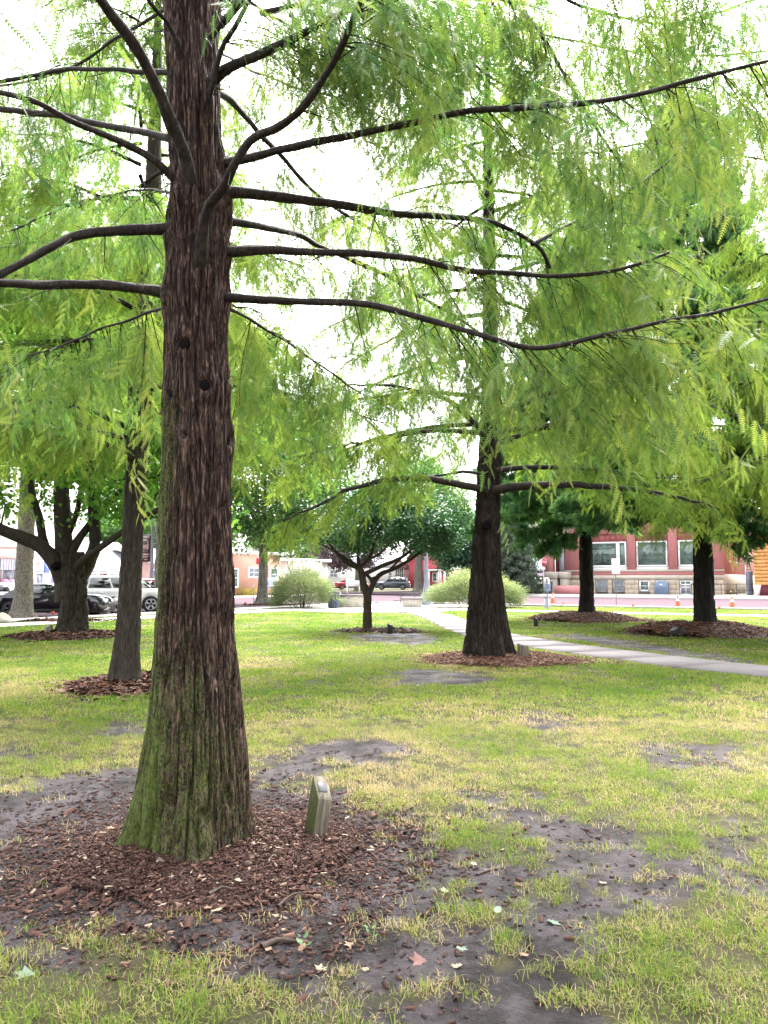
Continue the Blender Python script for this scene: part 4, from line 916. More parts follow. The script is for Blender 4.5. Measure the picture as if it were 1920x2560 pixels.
# 4. forked multi-stem maple
b3 = gd(145, 1377); T3Y = b3[1] + 0.3; T3 = thing("maple_tree", "broad many-stemmed shade tree with a hollow knot behind a wooden marker post", "tree", (b3[0], T3Y, 0)); R3 = np.array([b3[0], T3Y, 0])
px3 = lambda pts, dy=0.0: [atd(x, y, T3Y + dy * k) - R3 for k, (x, y) in enumerate(pts)]
sc3 = K / 2 / FPX * T3Y
z3 = np.array([-0.2, 0.0, 0.35, 0.9, 1.6, 2.4]); V, F = trunk_mesh(z3, np.array([0, 0, 0.02, 0.02, -0.02, -0.08]), np.zeros(6), np.array([43, 38, 33, 30, 29, 27]) * sc3 * 2 * 0.95, 90, 140, bark_disp(2.2, 1.4, 1.0, 140, lambda a, z, r: 0.06 * np.cos(6 * a) * np.exp(-np.maximum(z, 0) / 0.4) + 0.05 * np.cos(4 * a + 1)), -0.2, 2.4); mk("trunk", V, F, M['bark_maple'], T3, True)
for k, (pts, w0, w1, dy) in enumerate([
        ([(141, 1300), (139, 1200), (135, 1120), (133, 1040), (140, 930), (150, 820), (146, 700)], 44, 14, 0.05),
        ([(150, 1300), (166, 1262), (190, 1217), (205, 1177), (202, 1112), (198, 1050), (205, 960), (215, 860)], 34, 10, 0.1),
        ([(138, 1262), (122, 1222), (88, 1180), (45, 1160), (0, 1143), (-60, 1110), (-120, 1060)], 36, 14, -0.2),
        ([(100, 1192), (92, 1160), (84, 1115), (70, 1070), (60, 1010), (40, 940)], 20, 8, -0.1),
        ([(150, 1245), (168, 1222), (190, 1202), (225, 1177), (263, 1150), (310, 1120), (370, 1085)], 18, 9, -0.2),
        ([(150, 1200), (166, 1172), (182, 1148), (212, 1112), (240, 1082), (268, 1052), (320, 1000)], 20, 8, 0.15),
        ([(150, 1150), (165, 1110), (175, 1060), (190, 1000), (230, 930)], 13, 6, -0.3)]):
    limb(T3, px3(pts, dy), w0 * sc3, w1 * sc3, 'bark_maple', 12, "branch", 5 + k)
kp = atd(119, 1222, T3Y - 0.42) - R3
MB().tube([kp + (0, 0.14, 0), kp, kp + (0, -0.02, 0), kp + (0, 0.03, 0)], [0.16, 0.13, 0.09, 0.02], 14).build("knot", M['knot_shade'], T3, True)
cs = leafy(T3, (0.0, 0.2, 7.4), (5.0, 4.6, 5.2), 190, 210, 0.115, M['maple_leaf'], 31, LEAFL, 0.4, 0.12, 0.35, -0.72)
twiggy(T3, [p for pts in ([(139, 1120), (140, 930), (150, 820), (202, 1050), (215, 860), (60, 1010), (0, 1143), (310, 1120), (268, 1052), (146, 700)],) for p in px3(pts)], cs, 0.035, 'bark_maple', 33, 0.6)

# 5. small spreading round tree
b5 = gd(793, 1364); T5Y = b5[1] + 0.1; T5 = thing("redbud_tree", "small round-crowned tree forking low in the middle of the lawn", "tree", (b5[0], T5Y, 0)); R5 = np.array([b5[0], T5Y, 0])
zz2 = zoom(540, 1300, 3.456); sc5 = K / 2 / FPX * T5Y
px5 = lambda pts, dy=0.0: [atd(*zz2(x, y), T5Y + dy * k) - R5 for k, (x, y) in enumerate(pts)]
limb(T5, px5([(1308, 985), (1308, 960), (1308, 850), (1310, 700), (1305, 610)]), 22 * sc5 * 0.98, 17 * sc5, 'bark_small', 14, "trunk", 2, 0.06)
for k, (pts, w0, w1, dy) in enumerate([
        ([(1305, 640), (1275, 560), (1262, 470), (1240, 405)], 17, 13, 0), ([(1245, 420), (1130, 372), (1040, 280), (970, 190), (900, 90)], 9, 4, -0.12), ([(1240, 410), (1180, 370), (1080, 310), (990, 250), (890, 200)], 8, 3, 0.15),
        ([(1238, 420), (1228, 330), (1225, 230), (1200, 60)], 8, 4, 0.1), ([(1250, 400), (1300, 350), (1345, 280), (1360, 220), (1420, 80)], 8, 4, -0.1), ([(1270, 380), (1340, 330), (1420, 285), (1500, 200)], 7, 3, 0.2),
        ([(1275, 470), (1340, 440), (1450, 390), (1560, 345), (1650, 290), (1750, 190), (1850, 60)], 10, 4, -0.05), ([(1320, 640), (1350, 570), (1390, 500), (1430, 462), (1530, 425), (1640, 365), (1760, 280), (1860, 150)], 12, 4, 0.05),
        ([(1270, 450), (1310, 480), (1345, 530), (1350, 590)], 7, 8, 0.02), ([(1345, 505), (1390, 490), (1420, 462)], 5, 6, 0), ([(1500, 430), (1560, 370), (1600, 330), (1650, 200)], 5, 3, 0.1)]):
    limb(T5, px5(pts, dy), w0 * sc5 * 1.05, w1 * sc5, 'bark_small', 10, "branch", 50 + k)
c5 = atd(862, 1128, T5Y) - R5
cs = leafy(T5, c5, (2.3, 2.2, 1.25), 95, 210, 0.085, M['dark_leaf'], 41, LEAF2, 0.5, 0.17, 0.45, -0.62)
twiggy(T5, px5([(970, 190), (890, 200), (1200, 60), (1420, 80), (1500, 200), (1750, 190), (1860, 150), (1650, 200)]), cs, 0.018, 'bark_small', 43, 0.7)

# 6. pale-barked tree by the black car
b4 = gd(48, 1338); T4 = simple_tree("shade_tree", "tall pale-barked tree with roots spread beside the black car", b4, 0.36, 6.0, (0.5, 0, 11.0), (5.4, 5.0, 6.5), 'bark_pale', M['pale_leaf'], 51, 190, 190, 0.16, 6, shell=0.3)
b9 = G(656, 1511); simple_tree("shade_tree", "leafy shade tree standing on the verge behind the pale willow shrub", b9, 0.34, 4.2, (1.0, 0, 8.2), (4.8, 4.5, 5.4), 'bark_grey', M['pale_leaf'], 53, 170, 150, 0.19, 6, shell=0.3, bottom=-0.85)
simple_tree("shade_tree", "tall leafy tree rising behind the slim cypress", (-12.5, 43.0), 0.30, 5.5, (0, 0, 12.5), (5.0, 4.5, 7.5), 'bark_grey', M['maple_leaf'], 55, 170, 150, 0.2, 6, shell=0.3)

# 7. pines
def pine(label, bpx, Hh, seed, z0, lmax, extra=(), rows=None):
    b = gd(*bpx); Y = b[1] + 0.25
    root = thing("pine_tree", label, "tree", (b[0], Y, 0)); R0 = np.array([b[0], Y, 0])
    zz_, cc_, rr_ = pxprof(rows, Y); cc_ = cc_ - b[0]
    zz_ = np.concatenate([[-0.2], zz_, [Hh]]); cc_ = np.concatenate([[cc_[0]], cc_, [cc_[-1]]]); rr_ = np.concatenate([[rr_[0] * 1.05], rr_, [0.03]])
    V, F = trunk_mesh(zz_, cc_, np.zeros_like(cc_), rr_, 64, 170, bark_disp(1.5, 1.3, 0.9, seed, lambda a, z, r: 0.05 * np.cos(6 * a + seed) * np.exp(-np.maximum(z, 0) / 0.3), zfreq=2.0), -0.15, Hh)
    mk("trunk", V, F, M['bark_pine'], root, True)
    r = np.random.default_rng(seed); limbs = list(whorl(110, z0, Hh - 0.5, lmax, seed + 1, 0.05, 0.05, 0.16)) + [(np.array([atd(x, y, Yq) for x, y, Yq in pts]) - R0, rr0, f0) for pts, rr0, f0 in extra]
    pos, d, W, LL = [], [], [], []
    for li, (P, r0, f0) in enumerate(limbs):
        P = resample(P, 0.2); nn = len(P); s = np.linspace(0, 1, nn); P = P + r.normal(0, 0.03, (nn, 3)) * s[:, None]
        V, F = branch_mesh(P, r0 * (1 - 0.85 * s), 6, 0.15, li); mk("branch", V, F, M['bark_pine'], root, True)
        n = max(4, int(nn * (1 - f0) * 6)); idx = np.clip((r.uniform(f0, 1, n) * (nn - 1)).astype(int), 1, nn - 2); T = unit(P[idx + 1] - P[idx - 1])
        sd_ = unit(np.cross(T, np.tile([0, 0, 1.0], (n, 1)))) * r.choice([-1, 1], n)[:, None]
        D = unit(T * r.uniform(0.4, 1, n)[:, None] + sd_ * r.uniform(0.2, 1, n)[:, None] + np.stack([np.zeros(n), np.zeros(n), r.normal(0.0, 0.2, n)], 1)); L = r.uniform(0.3, 0.9, n)
        W.append(P[idx][:, None] + D[:, None] * (L[:, None] * np.linspace(0, 1, 5)[None])[..., None])
        pos.append(P[idx]); d.append(D); LL.append(L)
    W = np.concatenate(W); V, F = twig_mesh(W, np.full(len(W), 0.012), np.full(len(W), 0.004)); tag(mk("twigs", V, F, M['bark_pine'], root), kind="stuff")
    pos, d, LL = np.vstack(pos), np.vstack(d), np.concatenate(LL); Xa, Ya, Za = frames(d, roll=r.uniform(0, 6, len(d)))
    inst('crown', CL_PINE, pos, Xa, Ya, Za, LL, np.clip(r.normal(0.5, 0.22, len(pos)), 0, 1), M['pine_leaf'], root, seed)
    return root
T8Y = gd(1523, 1370)[1] + 0.25
pine("black-trunked pine on the larger mound of needle mulch", (1523, 1371), 17.0, 121, 3.8, 4.3,
     [([(1515, 1120, T8Y), (1470, 1122, T8Y - 0.5), (1420, 1118, T8Y - 1), (1360, 1120, T8Y - 1.5), (1280, 1130, T8Y - 2.0)], 0.07, 0.55), ([(1515, 1100, T8Y), (1450, 1085, T8Y - 0.6), (1380, 1075, T8Y - 1), (1320, 1085, T8Y - 1.6)], 0.06, 0.5),
      ([(1515, 1090, T8Y), (1450, 1070, T8Y + 0.3), (1370, 1072, T8Y + 0.6), (1290, 1085, T8Y + 1.0)], 0.05, 0.5), ([(1530, 1120, T8Y), (1590, 1130, T8Y - 0.6), (1650, 1150, T8Y - 1.2), (1720, 1165, T8Y - 1.6)], 0.06, 0.2),
      ([(1530, 1140, T8Y), (1560, 1150, T8Y - 0.8), (1610, 1168, T8Y - 1.6)], 0.05, 0.2)],
     [(1000, 1497, 1533), (1150, 1498, 1535), (1190, 1498, 1538), (1250, 1499, 1541), (1310, 1500, 1544), (1350, 1499, 1548), (1372, 1497, 1552)])
T7Y = gd(1268, 1340)[1] + 0.25
pine("black-trunked pine on the mulch mound beside the short marker post", (1268, 1341), 16.0, 131, 4.2, 4.2,
     [([(1262, 1120, T7Y), (1220, 1128, T7Y - 0.8), (1170, 1150, T7Y - 1.6), (1130, 1165, T7Y - 2.2)], 0.05, 0.2), ([(1262, 1135, T7Y), (1230, 1160, T7Y - 0.8), (1200, 1178, T7Y - 1.6), (1180, 1190, T7Y - 2.0)], 0.05, 0.25),
      ([(1270, 1115, T7Y), (1310, 1105, T7Y - 0.8), (1370, 1100, T7Y - 1.6)], 0.05, 0.3)],
     [(1000, 1252, 1278), (1150, 1252, 1279), (1200, 1251, 1280), (1260, 1252, 1282), (1310, 1251, 1284), (1341, 1246, 1292)])

# 8. trees beyond the streets
def far(u, v, d): p = AT(u, v, d); return p
simple_tree("shade_tree", "bluish green round tree beyond the willow shrub across the street", far(1165, 1470, 96), 0.28, 3.2, (0, 0, 6.0), (5.2, 4, 3.8), 'bark_grey', M['blue_leaf'], 151, 90, 130, 0.3, 5, shell=0.3)
simple_tree("shade_tree", "leaning dark-stemmed tree beside the portico of the red building", far(1372, 1470, 84), 0.42, 4.5, (-0.6, 0, 8.2), (4.5, 4, 4.6), 'bark_maple', M['blue_leaf'], 153, 90, 120, 0.28, 5, lean=-0.6, shell=0.3)
simple_tree("shade_tree", "large grey trunk with high crown beside the street lamp", far(1046, 1470, 92), 0.52, 6.5, (0, 0, 11.5), (5.5, 5, 5), 'bark_grey', M['pale_leaf'], 155, 90, 120, 0.3, 5)
simple_tree("shade_tree", "purple-leaved small tree in front of the white gabled house", far(894, 1470, 100), 0.36, 2.8, (-1.2, 0, 5.4), (4.6, 4, 2.6), 'bark_grey', M['purple_leaf'], 157, 60, 110, 0.26, 5)
for u, d, h, s_, lab in [(330, 100, 12, 161, "hazy tree rising behind the grey-roofed house"), (470, 112, 13, 163, "hazy tree rising behind the salmon brick office"), (720, 125, 12, 165, "hazy tree behind the beige garage"), (1120, 140, 15, 167, "tall hazy tree behind the red gabled house"), (1260, 130, 15, 169, "tall hazy tree behind the grey spruce")]:
    b = far(u, 1470, d); simple_tree("shade_tree", lab, b, 0.35, 4, (0, 0, h * 0.6), (6.0, 5, h * 0.42), 'bark_grey', M['pale_leaf'], s_, 80, 110, 0.36, 5, "trees beyond the streets", shell=0.3)
# grey spruce
b = far(1278, 1478, 76); SP = thing("spruce_tree", "grey-green spruce with tiered boughs behind the willow shrub", "tree", (*b[:2], 0)); r = np.random.default_rng(5)
MB().tube([(0, 0, -0.1), (0, 0, 4), (0, 0, 9)], [0.22, 0.14, 0.02], 10).build("trunk", M['bark_pine'], SP, True)
pos, d = [], []
for k in range(120):
    z = 0.9 + 8.0 * (k / 120) ** 1.1; a = k * 2.399; l = 3.6 * (1 - z / 9.4) + 0.2; m = int(40 * l) + 12; s = r.uniform(0.15, 1, m)
    p = np.stack([np.cos(a) * l * s, np.sin(a) * l * s, z - 0.28 * l * s + 0.1 * l * s * s], 1); p += r.normal(0, 0.16, (m, 3)) * np.array([1, 1, 0.45]) * (0.4 + s)[:, None]
    pos.append(p); d.append(np.array([math.cos(a), math.sin(a), -0.25]) + r.normal(0, 0.5, (m, 3)))
pos, d = np.vstack(pos), np.vstack(d); Xa, Ya, Za = frames(d, roll=r.uniform(0, 6, len(d)))
inst("crown", [TUFT_S], pos, Xa, Ya, Za, r.uniform(0.25, 0.4, len(pos)), np.clip(r.normal(0.5, 0.25, len(pos)), 0, 1), M['spruce_leaf'], SP)

# 9. shrubs
def shrub(label, c, R, seed, leaf_m=M['willow_leaf'], n=2600, size=0.16, name="shrub", stems=26, narrow=0.5, group=None):
    root = thing(name, label, "shrub", (*c[:2], 0), 0, group); r = np.random.default_rng(seed)
    W = []
    for k in range(stems):
        a = r.uniform(0, 2 * math.pi); q = r.uniform(0.1, 0.95); e = np.array([math.cos(a) * R[0] * q, math.sin(a) * R[1] * q, R[2] * r.uniform(0.6, 1.0) * math.sqrt(max(0.1, 1 - q * q * 0.8))]); s0 = np.array([math.cos(a) * R[0] * 0.3 * q, math.sin(a) * R[1] * 0.3 * q, -0.05])
        t_ = np.linspace(0, 1, 5)[:, None]; W.append((1 - t_) * s0 + t_ * e + np.array([0, 0, 0.15 * R[2]]) * (t_ * (1 - t_)) * 2)
    W = np.array(W); V, F = twig_mesh(W, np.full(stems, 0.018), np.full(stems, 0.004), 4); tag(mk("stems", V, F, M['twig'], root), kind="stuff")
    p = unit(r.normal(0, 1, (n, 3))); p[:, 2] = np.abs(p[:, 2]) * 1.1 - 0.12; q = r.uniform(0.55, 1.03, n) ** 0.7; lump = 0.8 + 0.45 * noise(p[:, 0] * 3 + 4, p[:, 1] * 3, p[:, 2] * 3, seed)
    pos = p * (q * lump)[:, None] * np.array(R) + np.array([0, 0, 0.2 * R[2]])
    ok = (pos[:, 2] > 0.16 * R[2] + 0.22 * R[2] * (noise(pos[:, 0] * 1.2, pos[:, 1] * 1.2, 0, seed) - 0.3)); pos, p = pos[ok], p[ok]
    d = p * np.array([1, 1, 0.6]) + r.normal(0, 0.45, p.shape); d[:, 2] -= 0.25; Xa, Ya, Za = frames(d, roll=r.normal(0, 0.8, len(d)))
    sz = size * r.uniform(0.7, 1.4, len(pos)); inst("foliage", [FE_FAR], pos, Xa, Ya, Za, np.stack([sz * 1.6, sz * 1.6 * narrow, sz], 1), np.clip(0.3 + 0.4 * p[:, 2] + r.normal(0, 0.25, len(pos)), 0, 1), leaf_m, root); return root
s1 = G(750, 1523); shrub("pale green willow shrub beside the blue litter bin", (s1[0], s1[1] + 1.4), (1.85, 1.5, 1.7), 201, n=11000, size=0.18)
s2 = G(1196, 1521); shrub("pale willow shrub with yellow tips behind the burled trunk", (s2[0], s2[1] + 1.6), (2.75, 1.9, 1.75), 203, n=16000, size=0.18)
b = far(586, 1482, 76); shrub("small clipped dark green bush by the office windows", b, (0.45, 0.45, 0.9), 205, M['pale_leaf'], 900, 0.1)
for k, (u, w) in enumerate([(604, 0.75), (624, 0.7), (642, 0.6)]):
    b = far(u, 1481, 74); shrub("yellow flowering bush below the blue office sign", b, (w, 0.5, 0.7), 207 + k, M['gold_leaf'], 900, 0.09, "flower_bush", 8, group="yellow bushes below the office sign")

# ================================================================== mulch beds
t = NT("mulch_soil"); v = t.coord(); f = t.noise(v, 30, 5, 0.7)
M['mulch_soil'] = t.done(t.pbsdf(t.ramp(f, [(0.3, (0.016, 0.009, 0.008)), (0.55, (0.05, 0.026, 0.02)), (0.75, (0.10, 0.055, 0.04))]), 0.85, 0.25, 0, t.bump(f, 0.9, 0.03)))
def chip_mat(name, stops, rough=0.6):
    t = NT(name); a = t.attr("tint"); c = t.ramp(a, stops); n = t.noise(t.coord((90, 90, 90)), 1.0, 3)
    c = t.mix(t.math('MULTIPLY', n, 0.5), c, (0.05, 0.03, 0.025)); return t.done(t.pbsdf(c, 0.8, 0.18))
M['chips'] = chip_mat("chips", [(0.0, (0.016, 0.008, 0.007)), (0.35, (0.05, 0.022, 0.017)), (0.7, (0.10, 0.048, 0.035)), (0.9, (0.19, 0.11, 0.08)), (1.0, (0.45, 0.36, 0.27))])
M['needle_chips'] = chip_mat("needle_chips", [(0.0, (0.06, 0.026, 0.016)), (0.5, (0.17, 0.08, 0.05)), (0.9, (0.27, 0.15, 0.095)), (1.0, (0.36, 0.22, 0.15))])
M['leaf_chips'] = chip_mat("leaf_chips", [(0.0, (0.03, 0.016, 0.012)), (0.45, (0.10, 0.045, 0.028)), (0.8, (0.19, 0.10, 0.06)), (0.93, (0.3, 0.09, 0.04)), (1.0, (0.42, 0.30, 0.2))])
CHIP = (np.array([(-.5, -.5, 0), (.5, -.4, 0), (.5, .45, 0), (-.5, .5, 0), (-.45, -.4, 1), (.42, -.35, .9), (.45, .35, 1.1), (-.42, .4, .8)], float), np.array([(4, 5, 6), (4, 6, 7), (0, 1, 5), (0, 5, 4), (2, 3, 7), (2, 7, 6)]))
CURL = (np.array([(-.5, -.3, .1), (0, -.42, 0), (.5, -.2, .16), (.5, .22, .2), (0, .42, .02), (-.5, .3, .12)], float), np.array([(0, 1, 4), (0, 4, 5), (1, 2, 3), (1, 3, 4)]))
def bed(label, c, R, top, n, seed, mat, tmpl, size, mid=None, soil=None, spill=0.18, flat=0.5, outer=1.35):
    r = np.random.default_rng(seed); root = thing("mulch_bed", label, "mulch bed", (c[0], c[1], 0))
    H = lambda x, y: top * np.maximum(0, 1 - (x / R[0]) ** 2 - (y / R[1]) ** 2) ** 0.8 * (0.8 + 0.4 * noise(x * 3 + 7, y * 3, 0, seed)) + ground_h(c[0] + x, c[1] + y)
    na, nr = 72, 16; a = np.arange(na) * 2 * math.pi / na; q = np.linspace(0, 1, nr); edge = 1 + 0.45 * (noise(np.cos(a) * 2 + 5, np.sin(a) * 2, 0, seed) - 0.5) + 0.1 * (noise(np.cos(a) * 7, np.sin(a) * 7, 0, seed + 1) - 0.5)
    x = (q[:, None] * (np.cos(a) * edge)[None]) * R[0]; y = (q[:, None] * (np.sin(a) * edge)[None]) * R[1]; z = H(x, y) + 0.008 - 0.03 * sstep(0.92, 1.0, q)[:, None]
    V = np.stack([x, y, z], -1).reshape(-1, 3); i = np.arange(nr - 1)[:, None] * na; j = np.arange(na)[None]; j2 = (j + 1) % na
    mk("soil", V, np.stack([i + j, i + j2, i + na + j2, i + na + j], -1).reshape(-1, 4), soil or M['mulch_soil'], root, True)
    qa = r.uniform(0, 2 * math.pi, n); qr = np.sqrt(r.uniform(0.02, 1, n)); out = r.uniform(size=n) < spill; qr[out] = 0.88 + (outer - 0.88) * r.uniform(0, 1, out.sum()) ** 1.7
    e = np.interp(qa, np.append(a, 2 * math.pi), np.append(edge, edge[0])); x, y = np.cos(qa) * qr * e * R[0], np.sin(qa) * qr * e * R[1]
    z = H(x, y) + r.uniform(0.004, 0.022, n) * np.where(out, 0.4, 1)
    th = r.uniform(0, 2 * math.pi, n); d = np.stack([np.cos(th), np.sin(th), r.normal(0, flat * 0.5, n)], 1); Xa, Ya, Za = frames(d, roll=r.normal(0, flat, n))
    s = size * np.exp(np.clip(r.normal(0, 0.5, n), -1.2, 0.85)); V, F, tn = scatter(tmpl[0], tmpl[1], np.stack([x, y, z], 1), Xa, Ya, Za, np.stack([s, s * r.uniform(0.2, 0.5, n) if tmpl is CHIP else s * r.uniform(0.7, 1.1, n), s * (0.14 if tmpl is CHIP else 0.7)], 1), r.beta(1.15, 1.9, n) * 1.08)
    tag(mk("chips" if tmpl is CHIP else "leaf_litter", V, F, mat, root, False, {"tint": tn}), kind="stuff"); return root
bed("red-brown wood chip mulch ringing the big mossy trunk", (base_x + 0.12, 4.74), (0.86, 0.76), 0.085, 30000, 301, M['chips'], CHIP, 0.020, spill=0.3, outer=1.75)
bed("needle mulch ring round the burled flared trunk", (bx6 + 0.25, T6Y + 0.1), (1.55, 1.5), 0.13, 8000, 303, M['needle_chips'], CHIP, 0.045)
bed("bed of fallen brown leaves round the slim cypress", (bx2 + 0.1, T2Y + 0.05), (1.05, 1.25), 0.07, 5000, 305, M['leaf_chips'], CURL, 0.05)
bed("bed of brown leaves round the many-stemmed tree", (b3[0] - 0.1, T3Y), (1.75, 1.4), 0.16, 5200, 307, M['leaf_chips'], CURL, 0.055)
bed("thin mulch ring round the small forked tree", (b5[0] + 0.4, T5Y + 0.1), (1.2, 0.9), 0.05, 1500, 309, M['chips'], CHIP, 0.09)
p8 = gd(1523, 1371); bed("large mound of red needle mulch under the pine", (p8[0], T8Y), (2.35, 2.0), 0.34, 9000, 311, M['needle_chips'], CHIP, 0.06)
p7 = gd(1268, 1341); bed("mound of red needle mulch beside the short marker post", (p7[0], T7Y), (2.3, 2.2), 0.32, 8000, 313, M['needle_chips'], CHIP, 0.065)
b = gd(47, 1342); bed("leaf mulch round the pale-barked tree", (b[0] + 0.8, b[1] + 0.2), (2.6, 0.8), 0.05, 2200, 315, M['leaf_chips'], CURL, 0.08)
b = G(690, 1514); bed("leaf mulch on the verge under the shade tree", (b[0] + 0.3, b[1] + 0.6), (2.6, 0.9), 0.05, 1800, 317, M['leaf_chips'], CURL, 0.09)
b = gd(1655, 1372); bed("small needle mulch mound at the lawn edge beyond the pine", (b[0] + 1.0, b[1]), (1.6, 1.0), 0.15, 700, 319, M['needle_chips'], CHIP, 0.11)

# ------------------------------------------------------------------ fallen leaves and sticks on the bare soil
def leaf_shape(kind):
    if kind == 'maple': A = [(0, 1.0), (18, .62), (32, .55), (52, .95), (70, .5), (100, .8), (128, .42), (160, .35), (180, .22)]
    elif kind == 'oak': A = [(0, 1.0), (14, .7), (24, .55), (36, .85), (50, .45), (68, .66), (90, .36), (120, .5), (150, .3), (180, .3)]
    else: A = [(0, 1.0), (20, .8), (45, .6), (80, .45), (130, .42), (180, .55)]
    pts = [(math.radians(a), q) for a, q in A] + [(-math.radians(a), q) for a, q in A[-2:0:-1]]
    V = [(0, 0, 0.03)] + [(math.cos(a) * q, math.sin(a) * q, 0.10 * math.sin(3 * a) * q + 0.12 * q * q) for a, q in pts]; n = len(pts)
    return np.array(V), np.array([(0, 1 + k, 1 + (k + 1) % n) for k in range(n)])
LEAFCOL = {'cream': ((0.34, 0.29, 0.20), "pale cream"), 'red': ((0.20, 0.085, 0.075), "dull red"), 'teal': ((0.15, 0.21, 0.15), "pale bluish green"), 'tan': ((0.32, 0.20, 0.13), "tan"), 'green': ((0.11, 0.2, 0.07), "fresh green")}
def dry_leaf(name, col):
    t = NT(name); v = t.coord(); f = t.noise(v, 60, 4)
    c = t.ramp(f, [(0.3, tuple(x * 0.7 for x in col)), (0.7, col)]); d = t.pbsdf(c, 0.55, 0.35); tr = t.n("BsdfTranslucent", Color=c).outputs[0]; m = t.n("MixShader", Fac=0.2); t.set(m, "i1", d); t.set(m, "i2", tr); return t.done(m.outputs[0])
LM = {k: dry_leaf("leaf_" + k, c[0]) for k, c in LEAFCOL.items()}
SHAPES = {k: leaf_shape(k) for k in ('maple', 'oak', 'oval')}
LV = [(692, 2090, 'cream', 'maple', .05), (792, 2088, 'cream', 'oval', .035), (990, 2083, 'cream', 'oak', .055), (963, 1925, 'cream', 'maple', .05), (1020, 1865, 'cream', 'oak', .05), (1085, 1838, 'cream', 'oval', .04), (1305, 1905, 'cream', 'oval', .045), (346, 1981, 'cream', 'maple', .045), (463, 1995, 'cream', 'oval', .05), (600, 1982, 'cream', 'oval', .04), (290, 2010, 'cream', 'oval', .035), (515, 1928, 'cream', 'oak', .05), (375, 1916, 'cream', 'maple', .04),
      (908, 2068, 'red', 'maple', .075), (650, 2045, 'tan', 'oak', .05), (760, 2035, 'tan', 'maple', .06), (1190, 1990, 'teal', 'maple', .075), (992, 2043, 'teal', 'oak', .055), (1073, 1975, 'teal', 'oval', .055), (62, 2105, 'teal', 'maple', .085), (580, 2045, 'tan', 'oval', .045), (660, 2010, 'tan', 'oval', .04), (1376, 2004, 'tan', 'oval', .04), (240, 1805, 'tan', 'maple', .05), (1130, 2060, 'tan', 'oval', .045), (450, 1990, 'tan', 'oak', .05)]
GR = {'cream': "pale leaves fallen on the soil", 'tan': "tan leaves fallen on the soil", 'teal': "bluish leaves fallen on the soil"}
LBL = {'cream': "small pale cream fallen leaf lying on the bare soil or mulch", 'tan': "small tan fallen leaf lying on the bare soil", 'teal': "pale bluish green fallen leaf lying in the thin grass", 'red': "dull red fallen leaf lying on the dark wet mud"}
lr = np.random.default_rng(77)
for x, y, col, shp, s in LV:
    p = gd(x, y); inm = np.hypot((p[0] - base_x - 0.1) / 1.12, (p[1] - 4.72) / 1.0) < 1.0
    z = float(ground_h(p[0], p[1])) + (0.055 if inm else 0.006); V, F = SHAPES[shp]
    o = mk("fallen_leaf", V * s * 0.75, F, LM[col], None, False, None, (p[0], p[1], z)); o.rotation_euler = (lr.normal(0, .2), lr.normal(0, .2), lr.uniform(0, 6.3)); tag(o, LBL[col].replace('fallen leaf', {'maple': 'star-shaped fallen leaf', 'oak': 'deeply lobed fallen leaf', 'oval': 'oval fallen leaf'}[shp]), "leaf", GR.get(col))
M['stick'] = plain("stick", (0.05, 0.032, 0.025), 0.7, 0.3, scale=40)
for pts, r0, lab in [([(1030, 1888), (1052, 1880), (1085, 1875)], .008, "thin dark stick at the edge of the worn soil and grass"), ([(565, 2046), (600, 2032), (640, 2034)], .016, "dark curved piece of bark lying on the mud"), ([(75, 2010), (130, 1995), (165, 1975)], .008, "thin pale twig lying on the dark soil"), ([(600, 1972), (628, 1945), (650, 1935)], .009, "short stick lying across the mulch edge"), ([(450, 1965), (480, 1950), (500, 1955)], .01, "flat dark stick among the wood chips")]:
    P = np.array([gd(*q) for q in pts]); P[:, 2] = ground_h(P[:, 0], P[:, 1]) + r0 * 0.8 + (0.06 if 'chip' in lab else 0.0) + (0.02 if 'mulch' in lab else 0); P = resample(P, 0.03); c0 = P.mean(0)
    V, F = branch_mesh(P - c0, r0 * np.linspace(1, .5, len(P)), 7, .2, 9); tag(mk("stick", V, F, M['stick'], None, True, None, c0), lab, "stick")
# weed seedlings
def weed(label, x, y, s, seed, group=None):
    p = gd(x, y); root = thing("weed", label, "plant", (p[0], p[1], float(ground_h(p[0], p[1]))), 0, group); r = np.random.default_rng(seed)
    for k in range(6):
        a = k * 2.4; V, F = SHAPES['oval']; d = Matrix.Rotation(a, 3, 'Z') @ Matrix.Rotation(-r.uniform(.2, .8), 3, 'Y'); o = mk("leaf", V * s * r.uniform(.6, 1), F, LM['green'], root); o.matrix_basis = Matrix.Translation(d @ Vector((s * .7, 0, 0)) + Vector((0, 0, .02 + .01 * k))) @ d.to_4x4()
weed("small leafy weed on the mud beside the bark piece", 655, 2048, .028, 1); weed("small weed growing on the wet mud by the pale leaves", 800, 2030, .028, 2)

